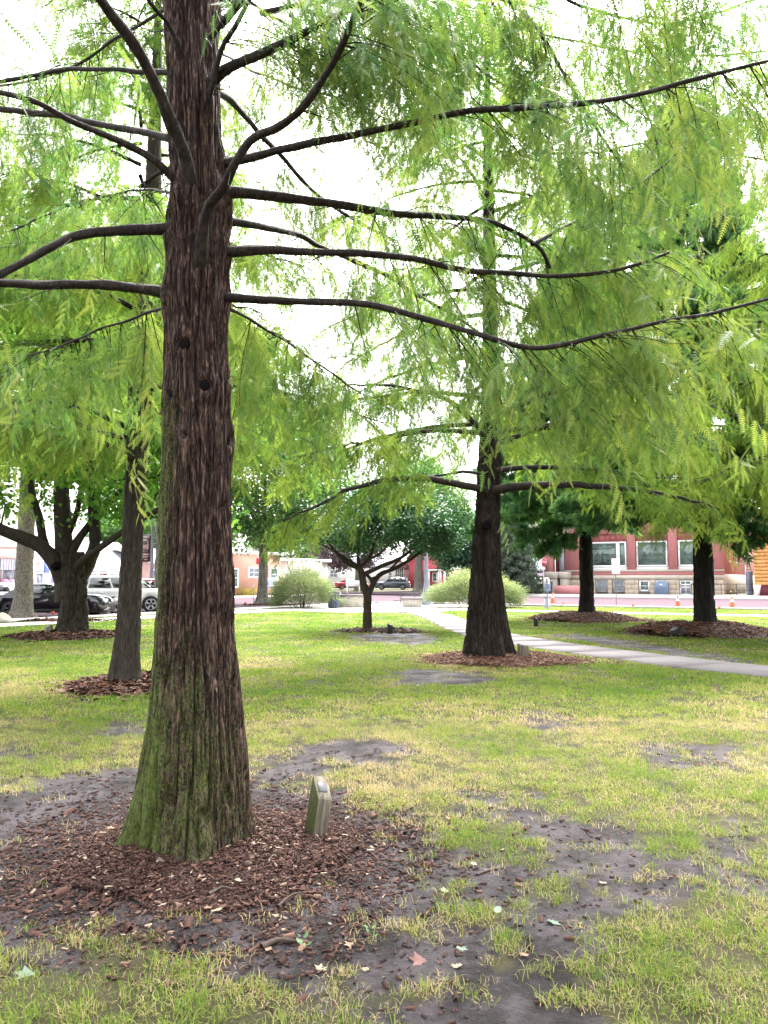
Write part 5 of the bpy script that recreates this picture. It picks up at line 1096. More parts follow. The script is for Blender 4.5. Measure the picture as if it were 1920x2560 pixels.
# ------------------------------------------------------------------ wooden tree-marker posts
M['post_wood'] = bark_mat("post_wood", [(0.05, 0.042, 0.03), (0.11, 0.092, 0.068), (0.17, 0.145, 0.11), (0.24, 0.21, 0.165)], 0.0, 1, 1.2, 0.06, 0.8, 0.25, 0.35)
M['post_moss'] = bark_mat("post_moss", [(0.05, 0.042, 0.028), (0.09, 0.08, 0.05), (0.13, 0.12, 0.075), (0.2, 0.18, 0.12)], 0.42, 0.5, 1.2, 0.06, 0.8, 0.25, 0.35, ((0.03, 0.038, 0.010), (0.075, 0.088, 0.022)))
M['post_dark'] = plain("post_dark", (0.022, 0.019, 0.015), 0.75, 0.3, scale=20, var=.35)
M['plaque'] = plain("plaque", (0.10, 0.105, 0.11), 0.5, 0.4, 0.3)
def marker(label, x, y, w, h, slope, yaw, lean, mat, z=0.0, moss=None, group=None):
    p = gd(x, y, z); root = thing("marker_post", label, "post", (p[0], p[1], z), yaw, group); root.rotation_euler = (lean[0], lean[1], yaw)
    hw = w / 2
    V = [(-hw, -hw, -.12), (hw, -hw, -.12), (hw, hw, -.12), (-hw, hw, -.12), (-hw, -hw, h - slope), (hw, -hw, h - slope), (hw, hw, h), (-hw, hw, h)]
    bm = bmesh.new(); vv = [bm.verts.new(q) for q in V]
    for f_ in [(3, 2, 1, 0), (4, 5, 6, 7), (0, 1, 5, 4), (1, 2, 6, 5), (2, 3, 7, 6), (3, 0, 4, 7)]: bm.faces.new([vv[k] for k in f_])
    bmesh.ops.bevel(bm, geom=bm.edges[:], offset=w * .04, segments=1, affect='EDGES'); po = MB().bm(bm).build("post", mat, root)
    n = Vector((0, -slope, w)).normalized()
    o = MB().bbox(-hw * .6, hw * .6, -w * .3, w * .3, 0, .004, .001).build("plaque", M['plaque'], root); o.location = (0, 0, h - slope / 2 + .0005); o.rotation_euler = (math.atan2(slope, w), 0, 0)
    if moss:
        po.data.materials.append(moss)
        for f_ in po.data.polygons: f_.material_index = 1 if f_.normal.x < -0.6 else 0
    return root
marker("leaning weathered marker post with mossy side in the wood chips", 682, 1797, .105, .325, .125, math.radians(36), (math.radians(-3), math.radians(12), 0), M['post_wood'], .05, M['post_moss'])
p6 = gd(1130, 1428); marker("squat marker post beside the burled flared trunk", 1130, 1427, .16, .34, .05, math.radians(40), (0, 0, 0), M['post_wood'], .03)
marker("dark marker post beside the small forked tree", 843, 1367, .13, .28, .07, math.radians(60), (0, 0, 0), M['post_dark'], .02)
marker("grey marker post beside the many-stemmed tree", 104, 1377, .18, .36, .08, math.radians(-50), (0, 0, 0), M['post_wood'], .0)
marker("dark marker post at the tip of the needle mound", 1158, 1352, .13, .30, .08, math.radians(60), (0, math.radians(4), 0), M['post_dark'], .03)
marker("marker post half hidden beside the mossy trunk", 333, 1473, .10, .22, .04, math.radians(20), (0, 0, 0), M['post_dark'], .03)
p = gd(1462, 1376); o = thing("plaque_stone", "low dark slanted plaque stone on the needle mound", "plaque", (p[0], p[1], .12), .3); MB().prism([(-.18, -.1), (.2, -.1), (.2, .10), (.05, .17), (-.18, .03)], -.14, .14).build("stone", M['post_dark'], o); q_ = MB().bbox(-.09, .09, -.1, .1, 0, .008, .002).build("plate", M['plaque'], o); q_.location = (-.06, 0, .112); q_.rotation_euler = (0, -.55, 0)
def rock(label, p, s, seed):
    bm = bmesh.new(); bmesh.ops.create_icosphere(bm, subdivisions=3, radius=1)
    for v_ in bm.verts: c = np.array(v_.co); k = .75 + .5 * float(noise(*(c * 1.6 + seed), seed)); v_.co = Vector(c * k) * s; v_.co.z *= .7
    tag(MB().bm(bm).build("boulder", M['stone_pale'], None, True, (p[0], p[1], s * .2)), label, "rock")
rock("rounded grey boulder on the leaf mulch by the black car", G(4, 1556), .38, 3); rock("pale rock behind the roots of the pale-barked tree", G(26, 1541), .34, 5)

# ================================================================== buildings
def brick_mat(name, c1, c2, mortar, bw=0.215, bh=0.075):
    t = NT(name); v = t.coord(); sep = t.n("SeparateXYZ", i0=v); cm = t.n("CombineXYZ"); t.set(cm, "i0", t.math('ADD', sep.outputs[0], sep.outputs[1])); t.set(cm, "i1", sep.outputs[2])
    b = t.n("TexBrick", Vector=cm.outputs[0], Color1=(*c1, 1), Color2=(*c2, 1), Mortar=(*mortar, 1), Scale=1.0); b.inputs['Brick Width'].default_value = bw; b.inputs['Row Height'].default_value = bh; b.inputs['Mortar Size'].default_value = 0.008
    c = t.mix(t.math('MULTIPLY', t.noise(v, .6, 4), .35), b.outputs[0], tuple(x * .75 for x in c1)); return t.done(t.pbsdf(c, .8, .25, 0, t.bump(b.outputs['Fac'], .3, .01)))
M['red_brick'] = brick_mat("red_brick", (0.47, 0.15, 0.16), (0.53, 0.19, 0.195), (0.48, 0.32, 0.31))
M['salmon_brick'] = brick_mat("salmon_brick", (0.45, 0.22, 0.16), (0.50, 0.27, 0.20), (0.45, 0.36, 0.30))
M['pink_brick'] = brick_mat("pink_brick", (0.50, 0.30, 0.29), (0.55, 0.35, 0.33), (0.5, 0.42, 0.4))
M['red_panel'] = plain("red_panel", (0.27, 0.075, 0.075), .7, scale=2)
M['white_wall'] = plain("white_wall", (0.74, 0.73, 0.71), .7, scale=.6, var=.06)
M['cream_wall'] = plain("cream_wall", (0.58, 0.53, 0.46), .75, scale=.7, var=.08)
M['white_trim'] = plain("white_trim", (0.80, 0.80, 0.80), .5, scale=3, var=.04)
M['grey_roof'] = plain("grey_roof", (0.36, 0.37, 0.42), .85, .2, scale=5, var=.2)
M['orange_roof'] = plain("orange_roof", (0.45, 0.20, 0.12), .8, .2, scale=5)
M['red_siding'] = plain("red_siding", (0.42, 0.06, 0.075), .7, scale=2)
M['dark_red'] = plain("dark_red", (0.12, 0.02, 0.03), .6, scale=2)
M['grey_metal'] = plain("grey_metal", (0.30, 0.31, 0.36), .45, .5, .3, scale=6)
M['blue_metal'] = plain("blue_metal", (0.13, 0.16, 0.24), .45, .5, .2, scale=6)
M['dark_metal'] = plain("dark_metal", (0.05, 0.045, 0.06), .5, .5, .3, scale=6)
M['log'] = bark_mat("log", [(0.40, 0.18, 0.05), (0.52, 0.26, 0.085), (0.60, 0.33, 0.12), (0.68, 0.42, 0.18)], 0, 1, .12, 1, .6, .3, .3)
t = NT("window_glass"); v = t.coord(); f = t.noise(v, .8, 3); M['glass'] = t.done(t.pbsdf(t.ramp(f, [(.35, (0.05, 0.09, 0.08)), (.65, (0.10, 0.15, 0.125))]), .08, .8))  # teal patches in the base colour imitate reflected trees and sky
t = NT("pale_glass"); M['pale_glass'] = t.done(t.pbsdf((0.18, 0.2, 0.24), .12, .8))
M['block_glass'] = plain("block_glass", (0.30, 0.36, 0.38), .25, .7, scale=9, var=.3)
M['lettering'] = plain("lettering", (0.01, 0.012, 0.02), .5)

class Fac:
    """a facade: s along the wall, out towards the viewer, z up"""
    def __init__(f, p0, d, name, label, z0=0.0):
        f.p0 = np.array(p0, float); f.d = np.array(d, float) / np.linalg.norm(d); f.z0 = z0; yaw = math.atan2(f.d[1], f.d[0])
        f.root = thing(name, label, "building", (p0[0], p0[1], z0), yaw)      # local x = along, local -y = out
    def s(f, u):
        r = ray(u, 1450); k = r[:2]; A = np.array([[k[0], -f.d[0]], [k[1], -f.d[1]]]); return np.linalg.solve(A, f.p0)[1]
    def z(f, u, v): p = f.p0 + f.d * f.s(u); return AT(u, v, p[1])[2] - f.z0
    def box(f, name, s0, s1, z0, z1, o0, o1, mat, parent=None, bev=0.0):
        """o0..o1 distance out of the wall plane"""
        b = MB(); (b.bbox(s0, s1, -o1, -o0, z0, z1, bev) if bev else b.box(s0, s1, -o1, -o0, z0, z1)); return b.build(name, mat, parent or f.root)
    def window(f, s0, s1, z0, z1, nx=1, nz=1, fw=.09, glass=None, frame=None, out=.0):
        b = MB(); fr = frame or M['white_trim']
        b.box(s0 - fw, s0, -out - .06, -out + .05, z0 - fw, z1 + fw).box(s1, s1 + fw, -out - .06, -out + .05, z0 - fw, z1 + fw).box(s0, s1, -out - .06, -out + .05, z1, z1 + fw).box(s0, s1, -out - .085, -out + .05, z0 - fw, z0)
        w = b.build("window", fr, f.root)
        for k in range(1, nx): x = s0 + (s1 - s0) * k / nx; MB().box(x - .03, x + .03, -out - .045, -out + .05, z0, z1).build("mullion", fr, w)
        for k in range(1, nz): z = z0 + (z1 - z0) * k / nz; MB().box(s0, s1, -out - .042, -out + .05, z - .03, z + .03).build("mullion", fr, w)
        for a in range(nx):
            for c in range(nz):
                x0, x1 = s0 + (s1 - s0) * a / nx, s0 + (s1 - s0) * (a + 1) / nx; y0, y1 = z0 + (z1 - z0) * c / nz, z0 + (z1 - z0) * (c + 1) / nz
                MB().box(x0, x1, -out - .015, -out + .01, y0, y1).build("pane", glass or M['glass'], w)
        return w
def text(body, size, parent, loc, mat, name="lettering", align='CENTER', rot=(math.pi / 2, 0, 0), shear=0.0):
    c = bpy.data.curves.new(name, 'FONT'); c.body = body; c.size = size; c.align_x = align; c.extrude = .004; c.shear = shear; c.materials.append(mat)
    o = bpy.data.objects.new(name, c); me = bpy.data.meshes.new_from_object(o); bpy.data.objects.remove(o)
    o = bpy.data.objects.new(name, me); COL.objects.link(o); o.parent = parent; o.location = loc; o.rotation_euler = rot; return o

# ---- red brick building with stone base
A = Fac(xy(0, 38.0), RD, "brick_building", "red brick building with stone base and big white-framed windows", 0.25)
zA = lambda v, u=1620: A.z(u, v)
sL, sR = A.s(1404), A.s(1809); ztop = zA(1225)
lv = {k: zA(v) for k, v in dict(base=1488, stone=1449.6, band=1438, strip=1424.6, sill=1421, wtop=1353, panel=1332).items()}
wins = [(A.s(1474), A.s(1566), 1), (A.s(1593.5), A.s(1669), 1), (A.s(1698.5), A.s(1774), 1)]
D = 50.0
# brick piers and walls, leaving the window bays recessed
A.box("side_wall", sR - .35, sR, 0, ztop, -D, -.36, M['red_brick']); A.box("back_wall", sL, sR - .36, 0, ztop, -D, -D + .3, M['red_brick']); A.box("side_wall", sL, sL + .35, 0, ztop, -D + .31, -.36, M['red_brick'])
edges = [sL] + [e for w in wins for e in (w[0] - .12, w[1] + .12)] + [sR]
for k in range(0, len(edges), 2): A.box("pier", edges[k], edges[k + 1], lv['strip'], ztop, -.35, .0, M['red_brick'])
A.box("brick_course", sL, sR, lv['band'], lv['strip'] - .16, -.35, 0.0, M['red_brick']); A.box("sill_course", sL, sR + .05, lv['strip'] - .16, lv['strip'], -.35, .09, M['stone_pale'])
for w0, w1, _ in wins:
    A.box("lintel_wall", w0 - .12, w1 + .12, lv['panel'], ztop, -.35, -.002, M['red_brick'])
    n = 7
    for k in range(n): x0 = w0 - .12 + (w1 - w0 + .24) * k / n; x1 = w0 - .12 + (w1 - w0 + .24) * (k + 1) / n; A.box("panel", x0 + .006, x1 - .006, lv['wtop'] + .02, lv['panel'], -.3, -.12 - .006 * (k % 2), M['red_panel'])
    if w0 == wins[0][0]:
        m_ = A.s(1546); wA = A.window(w0 + .1, m_ - .16, lv['sill'] + .32, lv['wtop'] - .12, 1, 1, .14, out=-.12); A.window(m_ + .16, w1 - .1, lv['sill'] + .32, lv['wtop'] - .12, 1, 1, .14, out=-.12)
    else: wn_ = A.window(w0 + .1, w1 - .1, lv['sill'] + .32, lv['wtop'] - .12, 1, 1, .14, out=-.12)
    A.box("window_apron", w0 - .1, w1 + .1, lv['strip'], lv['sill'] + .17, -.3, -.11, M['white_trim'])
w0, m_ = wins[0][0], A.s(1546) - .26; cxA = (w0 + m_) / 2; hz = lv['wtop'] - lv['sill'] - .44; zb = lv['sill'] + .32
text("THE JUDICIAL DISTRICT", .27, wA, (cxA, -.04 + .165 - .03, zb + hz * .86), M['lettering']); text("CIRCUIT COURT ANNEX", .0001, wA, (cxA, .09, zb + hz * .78), M['lettering']) if False else None
for zf, wd in ((.80, .92), (.74, .72), (.07, .55), (.025, .8)): MB().box(cxA - (m_ - w0) / 2 * wd, cxA + (m_ - w0) / 2 * wd, .085, .10, zb + hz * zf, zb + hz * zf + .045).build("lettering_line", M['lettering'], wA)
sc_ = MB(); cz = zb + hz * .1; H_ = hz * .5
sc_.box(cxA - .035, cxA + .035, .085, .102, cz + .1, cz + H_).prism([(cxA - .26, cz), (cxA + .26, cz), (cxA + .1, cz + .12), (cxA - .1, cz + .12)], .085, .1).box(cxA - .6, cxA + .6, .085, .1, cz + H_ * .78, cz + H_ * .78 + .05)
for sg in (-1, 1):
    x = cxA + sg * .6; sc_.prism([(x - .17, cz + H_ * .28), (x + .17, cz + H_ * .28), (x + .08, cz + H_ * .2), (x - .08, cz + H_ * .2)], .085, .1)
    for q_ in (-.16, .14): sc_.prism([(x - .01, cz + H_ * .8), (x + .015, cz + H_ * .8), (x + q_ + .02, cz + H_ * .28), (x + q_, cz + H_ * .28)], .085, .1)
sc_.build("scales_emblem", M['lettering'], wA)
# stone base: smooth band and rough blocks
A.box("stone_band", sL - .05, sR + .06, lv['stone'], lv['band'], -.35, .1, M['stone_pale'])
wb = [("block", 1480 + 75 / 5.925, 1480 + 215 / 5.925), ("block", 1480 + 320 / 5.925, 1480 + 465 / 5.925), ("sash", 1480 + 712 / 5.925, 1480 + 838 / 5.925), ("ac", 1480 + 968 / 5.925, 1480 + 1095 / 5.925), ("door", 1480 + 1318 / 5.925, 1480 + 1456 / 5.925)]
holes = [(A.s(a) - .14, A.s(c) + .14) for _, a, c in wb]
A.box("backing", sL, sR, 0, lv['stone'], -.35, -.12, M['stone_pale'])
hb = lv['stone'] / 3; r = np.random.default_rng(8)
bmS = bmesh.new(); bmesh.ops.create_cube(bmS, size=1); bmesh.ops.subdivide_edges(bmS, edges=bmS.edges[:], cuts=1, use_grid_fill=True)
for v_ in bmS.verts:
    if v_.co.y < -.4 and abs(v_.co.x) < .1 and abs(v_.co.z) < .1: v_.co.y -= .18
    elif v_.co.y < -.4 and (abs(v_.co.x) < .1 or abs(v_.co.z) < .1): v_.co.y -= .08
meS = bpy.data.meshes.new("stone"); bmS.to_mesh(meS); bmS.free()
M['rubble'] = concrete("rubble", (0.52, 0.43, 0.34)); meS.materials.append(M['rubble'])
for row in range(3):
    x = sL + (0.2 if row % 2 else 0)
    while x < sR - .2:
        w_ = r.uniform(.55, .95); x1 = min(x + w_, sR); clip = [h for h in holes if x < h[1] and x1 > h[0]]
        if clip:
            h = clip[0]
            if x < h[0] - .15: x1 = h[0]
            else: x = h[1]; continue
        o = bpy.data.objects.new("stone", meS); COL.objects.link(o); o.parent = A.root; o.scale = (x1 - x - .025, .3, hb - .025); o.location = ((x + x1) / 2, -.02 - r.uniform(0, .05), hb * (row + .5)); x = x1
for (kd, a, c), (h0, h1) in zip(wb, holes):
    a, c = A.s(a), A.s(c); z1 = lv['stone'] - .1
    if kd == "block":
        w = A.window(a, c, .28, z1, 1, 1, .07, M['block_glass'], M['concrete_pale'], -.02)
        for i_ in range(6):
            for j_ in range(7): x0 = a + (c - a) * (i_ + .12) / 6; x1 = a + (c - a) * (i_ + .88) / 6; y0 = .28 + (z1 - .28) * (j_ + .12) / 7; y1 = .28 + (z1 - .28) * (j_ + .88) / 7; MB().box(x0, x1, -.045, -.02, y0, y1).build("glass_block", M['grey_metal'] if (i_ + j_) % 3 else M['block_glass'], w)
    elif kd == "sash": A.window(a + .05, c - .05, .42, z1 - .1, 1, 2, .16, out=-.02)
    elif kd == "ac":
        A.window(a, c, lv['stone'] - .65, z1 - .08, 1, 1, .14, out=-.02)
        o = thing("air_conditioner", "blue-grey air conditioning cabinet standing below a basement window", "air conditioner", tuple(np.append(A.p0 + A.d * ((a + c) / 2 + .05) - np.array([-A.d[1], A.d[0]]) * .35, .26)), math.atan2(A.d[1], A.d[0]))
        M['ac_blue'] = plain("ac_blue", (0.16, 0.22, 0.34), .5); MB().bbox(-.6, .6, -.3, .3, 0, 1.15, .04).build("cabinet", M['ac_blue'], o); MB().box(-.12, .12, -.315, -.298, .85, .95).build("label_plate", M['white_trim'], o)
        for k in range(6): MB().box(-.5, .5, -.312, -.299, .15 + k * .1, .18 + k * .1).build("louvre", M['blue_metal'], o)
    else:
        A.window(a, c, lv['stone'] - .62, z1 - .08, 2, 1, .12, out=-.02); A.window(a, c, .06, .85, 2, 1, .12, M['pale_glass'], out=-.02)
# side wall: slit windows, and its own stone foot (side faces +s)
for k, (q0, zlo, zhi, m) in enumerate([(4.5, 3.2, 6.2, 0), (9.0, 3.2, 6.2, 0), (11.0, 3.2, 6.2, 0), (13.0, 3.2, 6.2, 0), (15, 3.2, 6.2, 0), (4.5, .3, 1.6, 1), (9, .3, 1.7, 1), (14, .3, 1.7, 1), (24, 2.8, 6.0, 0), (27, 2.8, 6.0, 0)]):
    w = MB().box(sR - .02, sR + .015, q0, q0 + .8, zlo, zhi).build("window", M['dark_red'] if not m else M['glass'], A.root); MB().box(sR, sR + .08, q0 - .1, q0 + .9, zlo - .14, zlo).build("sill", M['stone_pale'], w)
A.box("stone_foot", sR, sR + .06, 0, 1.9, -D, -.5, M['stone_pale']); MB().tube([(sR + .1, 20, 0), (sR + .1, 20, 7)], .09, 8).build("downspout", M['white_trim'], A.root)
A.box("cornice", sL - .4, sR + .4, ztop, ztop + .5, -D, .4, M['stone_pale']); A.box("roof", sL, sR, ztop + .5, ztop + .8, -D, 0, M['grey_roof'])
# portico at the corner
pc0, pc1 = A.s(1362), A.s(1402)
A.box("entablature", pc0 - 1.2, pc1 + 1.2, zA(1327, 1395), zA(1311, 1395), -2.5, 1.2, M['stone_pale'], None, .05); A.box("frieze", pc0 - .2, pc1 + 1.0, zA(1360, 1395), zA(1327, 1395) - .003, -2.3, 1.0, M['cream_wall']); A.box("parapet", pc0 - .6, pc1 + .8, zA(1311, 1395), zA(1290, 1395), -2.4, .9, M['stone_pale'])
A.box("pier", pc0, A.s(1386) - .02, zA(1430, 1380), zA(1360, 1380), -.3, .5, M['red_brick']); A.box("door_recess", A.s(1386), A.s(1400), 0, zA(1360, 1395), -.9, -.5, M['dark_red'])
for k, (u0, u1) in enumerate([(1375, 1403), (1410, 1428)]): A.box("pedestal", A.s(u0), A.s(u1), 0, zA(1447, u0), .2, 1.4, M['rubble'] if False else M['stone_pale'], None, .05); A.box("pedestal_cap", A.s(u0) - .1, A.s(u1) + .1, zA(1447, u0), zA(1430, u0), .1, 1.5, M['stone_pale'], None, .08)
A.box("downspout", A.s(1401), A.s(1412), zA(1436, 1405), zA(1360, 1405), .02, .2, M['grey_metal'])
# brick planter, bins and railing in front
def near_fac(F_, u, out, z=.26): s = F_.s(u); n = np.array([F_.d[1], -F_.d[0]]); p = F_.p0 + F_.d * s + n * out; return np.array([p[0], p[1], z])
yawA = math.atan2(RD[1], RD[0])
p = near_fac(A, 1456, 3.2); o = thing("brick_planter", "low red brick planter box against the stone wall", "planter", tuple(p), yawA)
for n_, x0, x1, y0, y1 in (("front_wall", -1.7, 1.7, -.5, -.3), ("back_wall", -1.7, 1.7, .3, .5), ("end_wall", -1.7, -1.5, -.298, .298), ("end_wall", 1.5, 1.7, -.298, .298)): MB().box(x0, x1, y0, y1, 0, .8).build(n_, M['red_brick'], o)
MB().box(-1.5, 1.5, -.3, .3, .1, .66).build("soil", M['mulch_soil'], o)
def bin_(label, p, w, h, mat, yaw=0):
    o = thing("litter_bin", label, "bin", tuple(p), yaw); n = 18
    MB().lathe([(w * .42, 0.02), (w * .45, .05), (w * .47, h * .86), (w * .44, h * .86), (w * .4, .08), (0.0, .08)], 24).build("drum", M['dark_metal'], o, True)
    for k in range(n): a = k * 2 * math.pi / n; c, s_ = math.cos(a), math.sin(a); MB().tube([(c * w * .47, s_ * w * .47, .04), (c * w * .5, s_ * w * .5, h * .5), (c * w * .54, s_ * w * .54, h * .9)], .022, 4).build("slat", mat, o)
    MB().lathe([(w * .55, h * .88), (w * .58, h * .92), (w * .56, h), (w * .3, h), (w * .3, h * .95)], 24).build("rim", M['dark_metal'], o, True)
bin_("dark street bin beside the portico pedestal", near_fac(A, 1397, 3.5), .8, 1.15, M['blue_metal'], 0)
bin_("blue-black slatted litter bin between the willow shrub and low wall", G(834, 1521), .62, .95, M['blue_metal'])
p = near_fac(A, 1828, 1.5); o = thing("handrail", "grey metal handrail beside the brick building", "railing", tuple(p), yawA)
for k in range(6): MB().tube([(-3.2 + k * 1.25, 0, 0), (-3.2 + k * 1.25, 0, 1.0)], .03, 6).build("post", M['dark_metal'], o)
for z in (.45, .98): MB().tube([(-3.2, 0, z), (3.05, 0, z)], .03, 6).build("rail", M['dark_metal'], o)
p = near_fac(A, 1876, 1.0); o = tag(MB().bbox(-.22, .22, -.22, .22, 0, 2.1, .02).build("utility_cabinet", M['blue_metal'], None, False, tuple(p)), "tall grey utility box at the log building corner", "utility box")

# ---- log building
p0 = xy(sR + 6.5, 35.5); Bf = Fac(p0, RD, "log_building", "orange log-walled building beside the brick building", .25); s0 = Bf.s(1886)
Bf.box("core_wall", s0 + .1, s0 + 9, 0, 7.0, -7, -.1, M['log'])
zl = .9
for k in range(20): MB().tube([(s0, 0, zl + .16 + k * .31), (s0 + 9.1, 0, zl + .16 + k * .31)], .165, 10).build("log", M['log'], Bf.root, True)
Bf.box("skirting", s0 + .05, s0 + 9, 0, zl, -.09, .05, M['dark_red']); Bf.box("roof", s0 - .3, s0 + 9.3, 7.0, 7.4, -7, .5, M['grey_roof'])
p = near_fac(Bf, 1895, 1.2); o = thing("folding_sign", "small white folding sign leaning by the log wall", "sign", tuple(p), .6); [MB().box(-.25, .25, -.02, .02, 0, .95).build("panel", M['white_trim'], o).__setattr__('rotation_euler', (s_ * .2, 0, 0)) for s_ in (-1, 1)]

# ---- shops along the left street
def gable(F_, s0, s1, depth, z0, z1, zr, mat, over=.4, name="roof", ridge_along=True, out=.4):
    b = MB()
    if ridge_along:
        V = [(s0 - over, -out, z1 - .12), (s1 + over, -out, z1 - .12), (s1 + over, depth / 2, zr), (s0 - over, depth / 2, zr), (s0 - over, depth + out, z1 - .12), (s1 + over, depth + out, z1 - .12)]
        V2 = [(x, y, z + .18) for x, y, z in V]; b.add(V + V2, [(6, 7, 8, 9), (9, 8, 11, 10), (0, 3, 2, 1), (3, 4, 5, 2), (0, 1, 7, 6), (4, 10, 11, 5), (0, 6, 9, 3), (3, 9, 10, 4), (1, 2, 8, 7), (2, 5, 11, 8)])
    else:
        m = (s0 + s1) / 2; V = [(s0 - over, -out, z1 - .12), (m, -out, zr), (s1 + over, -out, z1 - .12), (s0 - over, depth, z1 - .12), (m, depth, zr), (s1 + over, depth, z1 - .12)]
        V2 = [(x, y, z + .18) for x, y, z in V]; b.add(V + V2, [(6, 7, 10, 9), (7, 8, 11, 10), (0, 3, 4, 1), (1, 4, 5, 2), (0, 1, 7, 6), (1, 2, 8, 7), (3, 9, 10, 4), (4, 10, 11, 5), (0, 6, 9, 3), (2, 5, 11, 8)])
    return b.build(name, mat, F_.root)
def gable_wall(F_, s0, s1, y, z1, zr, mat): return MB().prism([(s0, z1), (s1, z1), ((s0 + s1) / 2, zr)], y, y + .2).build("gable", mat, F_.root)
C = Fac(xy(-24.0, 0), LD, "shop_building", "white shop with pink-framed display window behind the black car", .1)
zC = lambda v, u=60: C.z(u, v)
a, c = C.s(-60), C.s(146); C.box("wall", a, c, 0, zC(1300), -8, 0, M['white_wall']); C.box("fascia", a, c, zC(1372), zC(1367), 0, .12, M['pink_brick']); C.box("cornice", a, c, zC(1300), zC(1300) + .4, -8, .3, M['white_trim'])
w = C.window(C.s(-30), C.s(36), zC(1472), zC(1398), 2, 1, .3, M['pale_glass'], M['pink_brick'], .02)
M['curtain'] = plain("curtain", (0.55, 0.5, 0.62), .8)
for k in range(9): MB().tube([(C.s(2) + k * .2, -.03, zC(1425)), (C.s(2) + k * .2, -.03, zC(1399))], .08, 6).build("curtain_fold", M['curtain'], w)
M['sign_ink'] = plain("sign_ink", (0.12, 0.13, 0.17), .6)
for (u0, v0, ww, hh) in ((8, 1426, 19, 5), (14, 1440, 8, 4), (8, 1447, 22, 5)):        # illegible flowing script
    n_ = 60; tt = np.linspace(0, 1, n_); P = np.stack([C.s(u0) + (C.s(u0 + ww) - C.s(u0)) * tt + .05 * np.sin(tt * ww * 2.6), np.full(n_, -.06), zC(v0) - hh * .014 * (1 + np.sin(tt * ww * 1.9)) * (1 + .4 * np.sin(tt * 7))], 1); MB().tube(P, .02, 4).build("script_lettering", M['sign_ink'], w)
M['pink_flower'] = plain("pink_flower", (0.55, 0.16, 0.28), .8)
for k, u in enumerate((6, 12, 22, 29)):
    bmf = bmesh.new(); bmesh.ops.create_icosphere(bmf, subdivisions=2, radius=.2 + .05 * (k % 2)); [setattr(v_, 'co', v_.co * (0.8 + .4 * random.random()) + Vector((C.s(u), -.2, zC(1455 + k % 2 * 3)))) for v_ in bmf.verts]; MB().bm(bmf).build("flower", M['pink_flower'] if k % 2 == 0 else M['curtain'], w)
C.window(C.s(90), C.s(105), zC(1472), zC(1434), 1, 1, .12, M['pale_glass'], out=.02); C.box("door_header", C.s(88), C.s(107), zC(1428), zC(1426), 0, .1, M['grey_metal']); C.box("wall_ornament", C.s(92), C.s(98), zC(1412), zC(1404), 0, .06, M['pink_brick'])
M['flag_blue'] = plain("flag_blue", (0.16, 0.22, 0.5), .8)
p = near_fac(C, 81, 1.2, .1); o = thing("feather_flag", "blue feather flag standing in front of the shop", "flag", tuple(p), math.atan2(LD[1], LD[0])); zf = AT(81, 1403, p[1])[2] - .1; zl_ = AT(81, 1433, p[1])[2] - .1
MB().tube([(0, 0, 0), (0, 0, zf)], .03, 6).build("pole", M['grey_metal'], o); MB().prism([(0.02, zl_), (.5, zl_), (.42, zf - .25), (.2, zf), (0.02, zf)], -.012, .012).build("cloth", M['flag_blue'], o)
M['umb'] = plain("umb", (0.30, 0.27, 0.45), .8); p = near_fac(C, 86, 2.0, .1); o = thing("closed_parasol", "folded lilac parasol beside the shop door", "parasol", tuple(p)); MB().tube([(0, 0, 0), (0, 0, 2.1)], .03, 6).build("pole", M['white_trim'], o); MB().lathe([(.02, 2.15), (.08, 1.9), (.16, 1.1), (.2, .75), (.03, .8)], 8).build("canopy", M['umb'], o)
# grey-roofed house
Dh = Fac(xy(-26.0, 0), LD, "house", "house with big grey roof and red doors behind the white pickup", .1); zD = lambda v, u=260: Dh.z(u, v)
a, c = Dh.s(182), Dh.s(372); Dh.box("wall", a, c, 0, zD(1428), -9, 0, M['white_wall']); gable(Dh, a, c, 9, 0, zD(1428), zD(1352), M['grey_roof'])
for u0, u1, m in [(221, 227, 'red_siding'), (246, 254, 'red_siding'), (256, 266, 'red_siding'), (296, 303, 'red_siding')]: dr = Dh.box("door", Dh.s(u0), Dh.s(u1), .1, zD(1434), 0, .05, M[m]); MB().box(Dh.s(u1) - .14, Dh.s(u1) - .1, -.09, -.05, 1.0, 1.15).build("handle", M['dark_metal'], dr)
for u0, u1 in [(232, 240), (270, 276), (279, 284)]: Dh.window(Dh.s(u0), Dh.s(u1), zD(1450), zD(1437), 2, 2, .08, M['pale_glass'])
for k, (u0, u1) in enumerate([(224, 238), (250, 262)]): MB().tube([(Dh.s(u0), -1.0, .1), (Dh.s(u0), -1.0, zD(1430))], .1, 6).build("porch_post", M['white_trim'], Dh.root)
MB().tube([(Dh.s(250), -.05, zD(1380)), (Dh.s(286), -.3, zD(1424))], .16, 4).build("rake_board", M['white_trim'], Dh.root)
E = Fac(xy(-24.5, 0), LD, "house", "low gabled house with pale brick wall past the street banner", .1); zE = lambda v, u=390: E.z(u, v)
a, c = E.s(376), E.s(470); E.box("wall", a, c, 0, zE(1406), -8, 0, M['pink_brick']); gable(E, a, c, 8, 0, zE(1406), zE(1372), M['white_wall']); E.window(E.s(378), E.s(386), zE(1450), zE(1426), 1, 1, .1, M['pale_glass']); E.window(E.s(389), E.s(400), zE(1450), zE(1426), 2, 1, .1, M['pale_glass'])
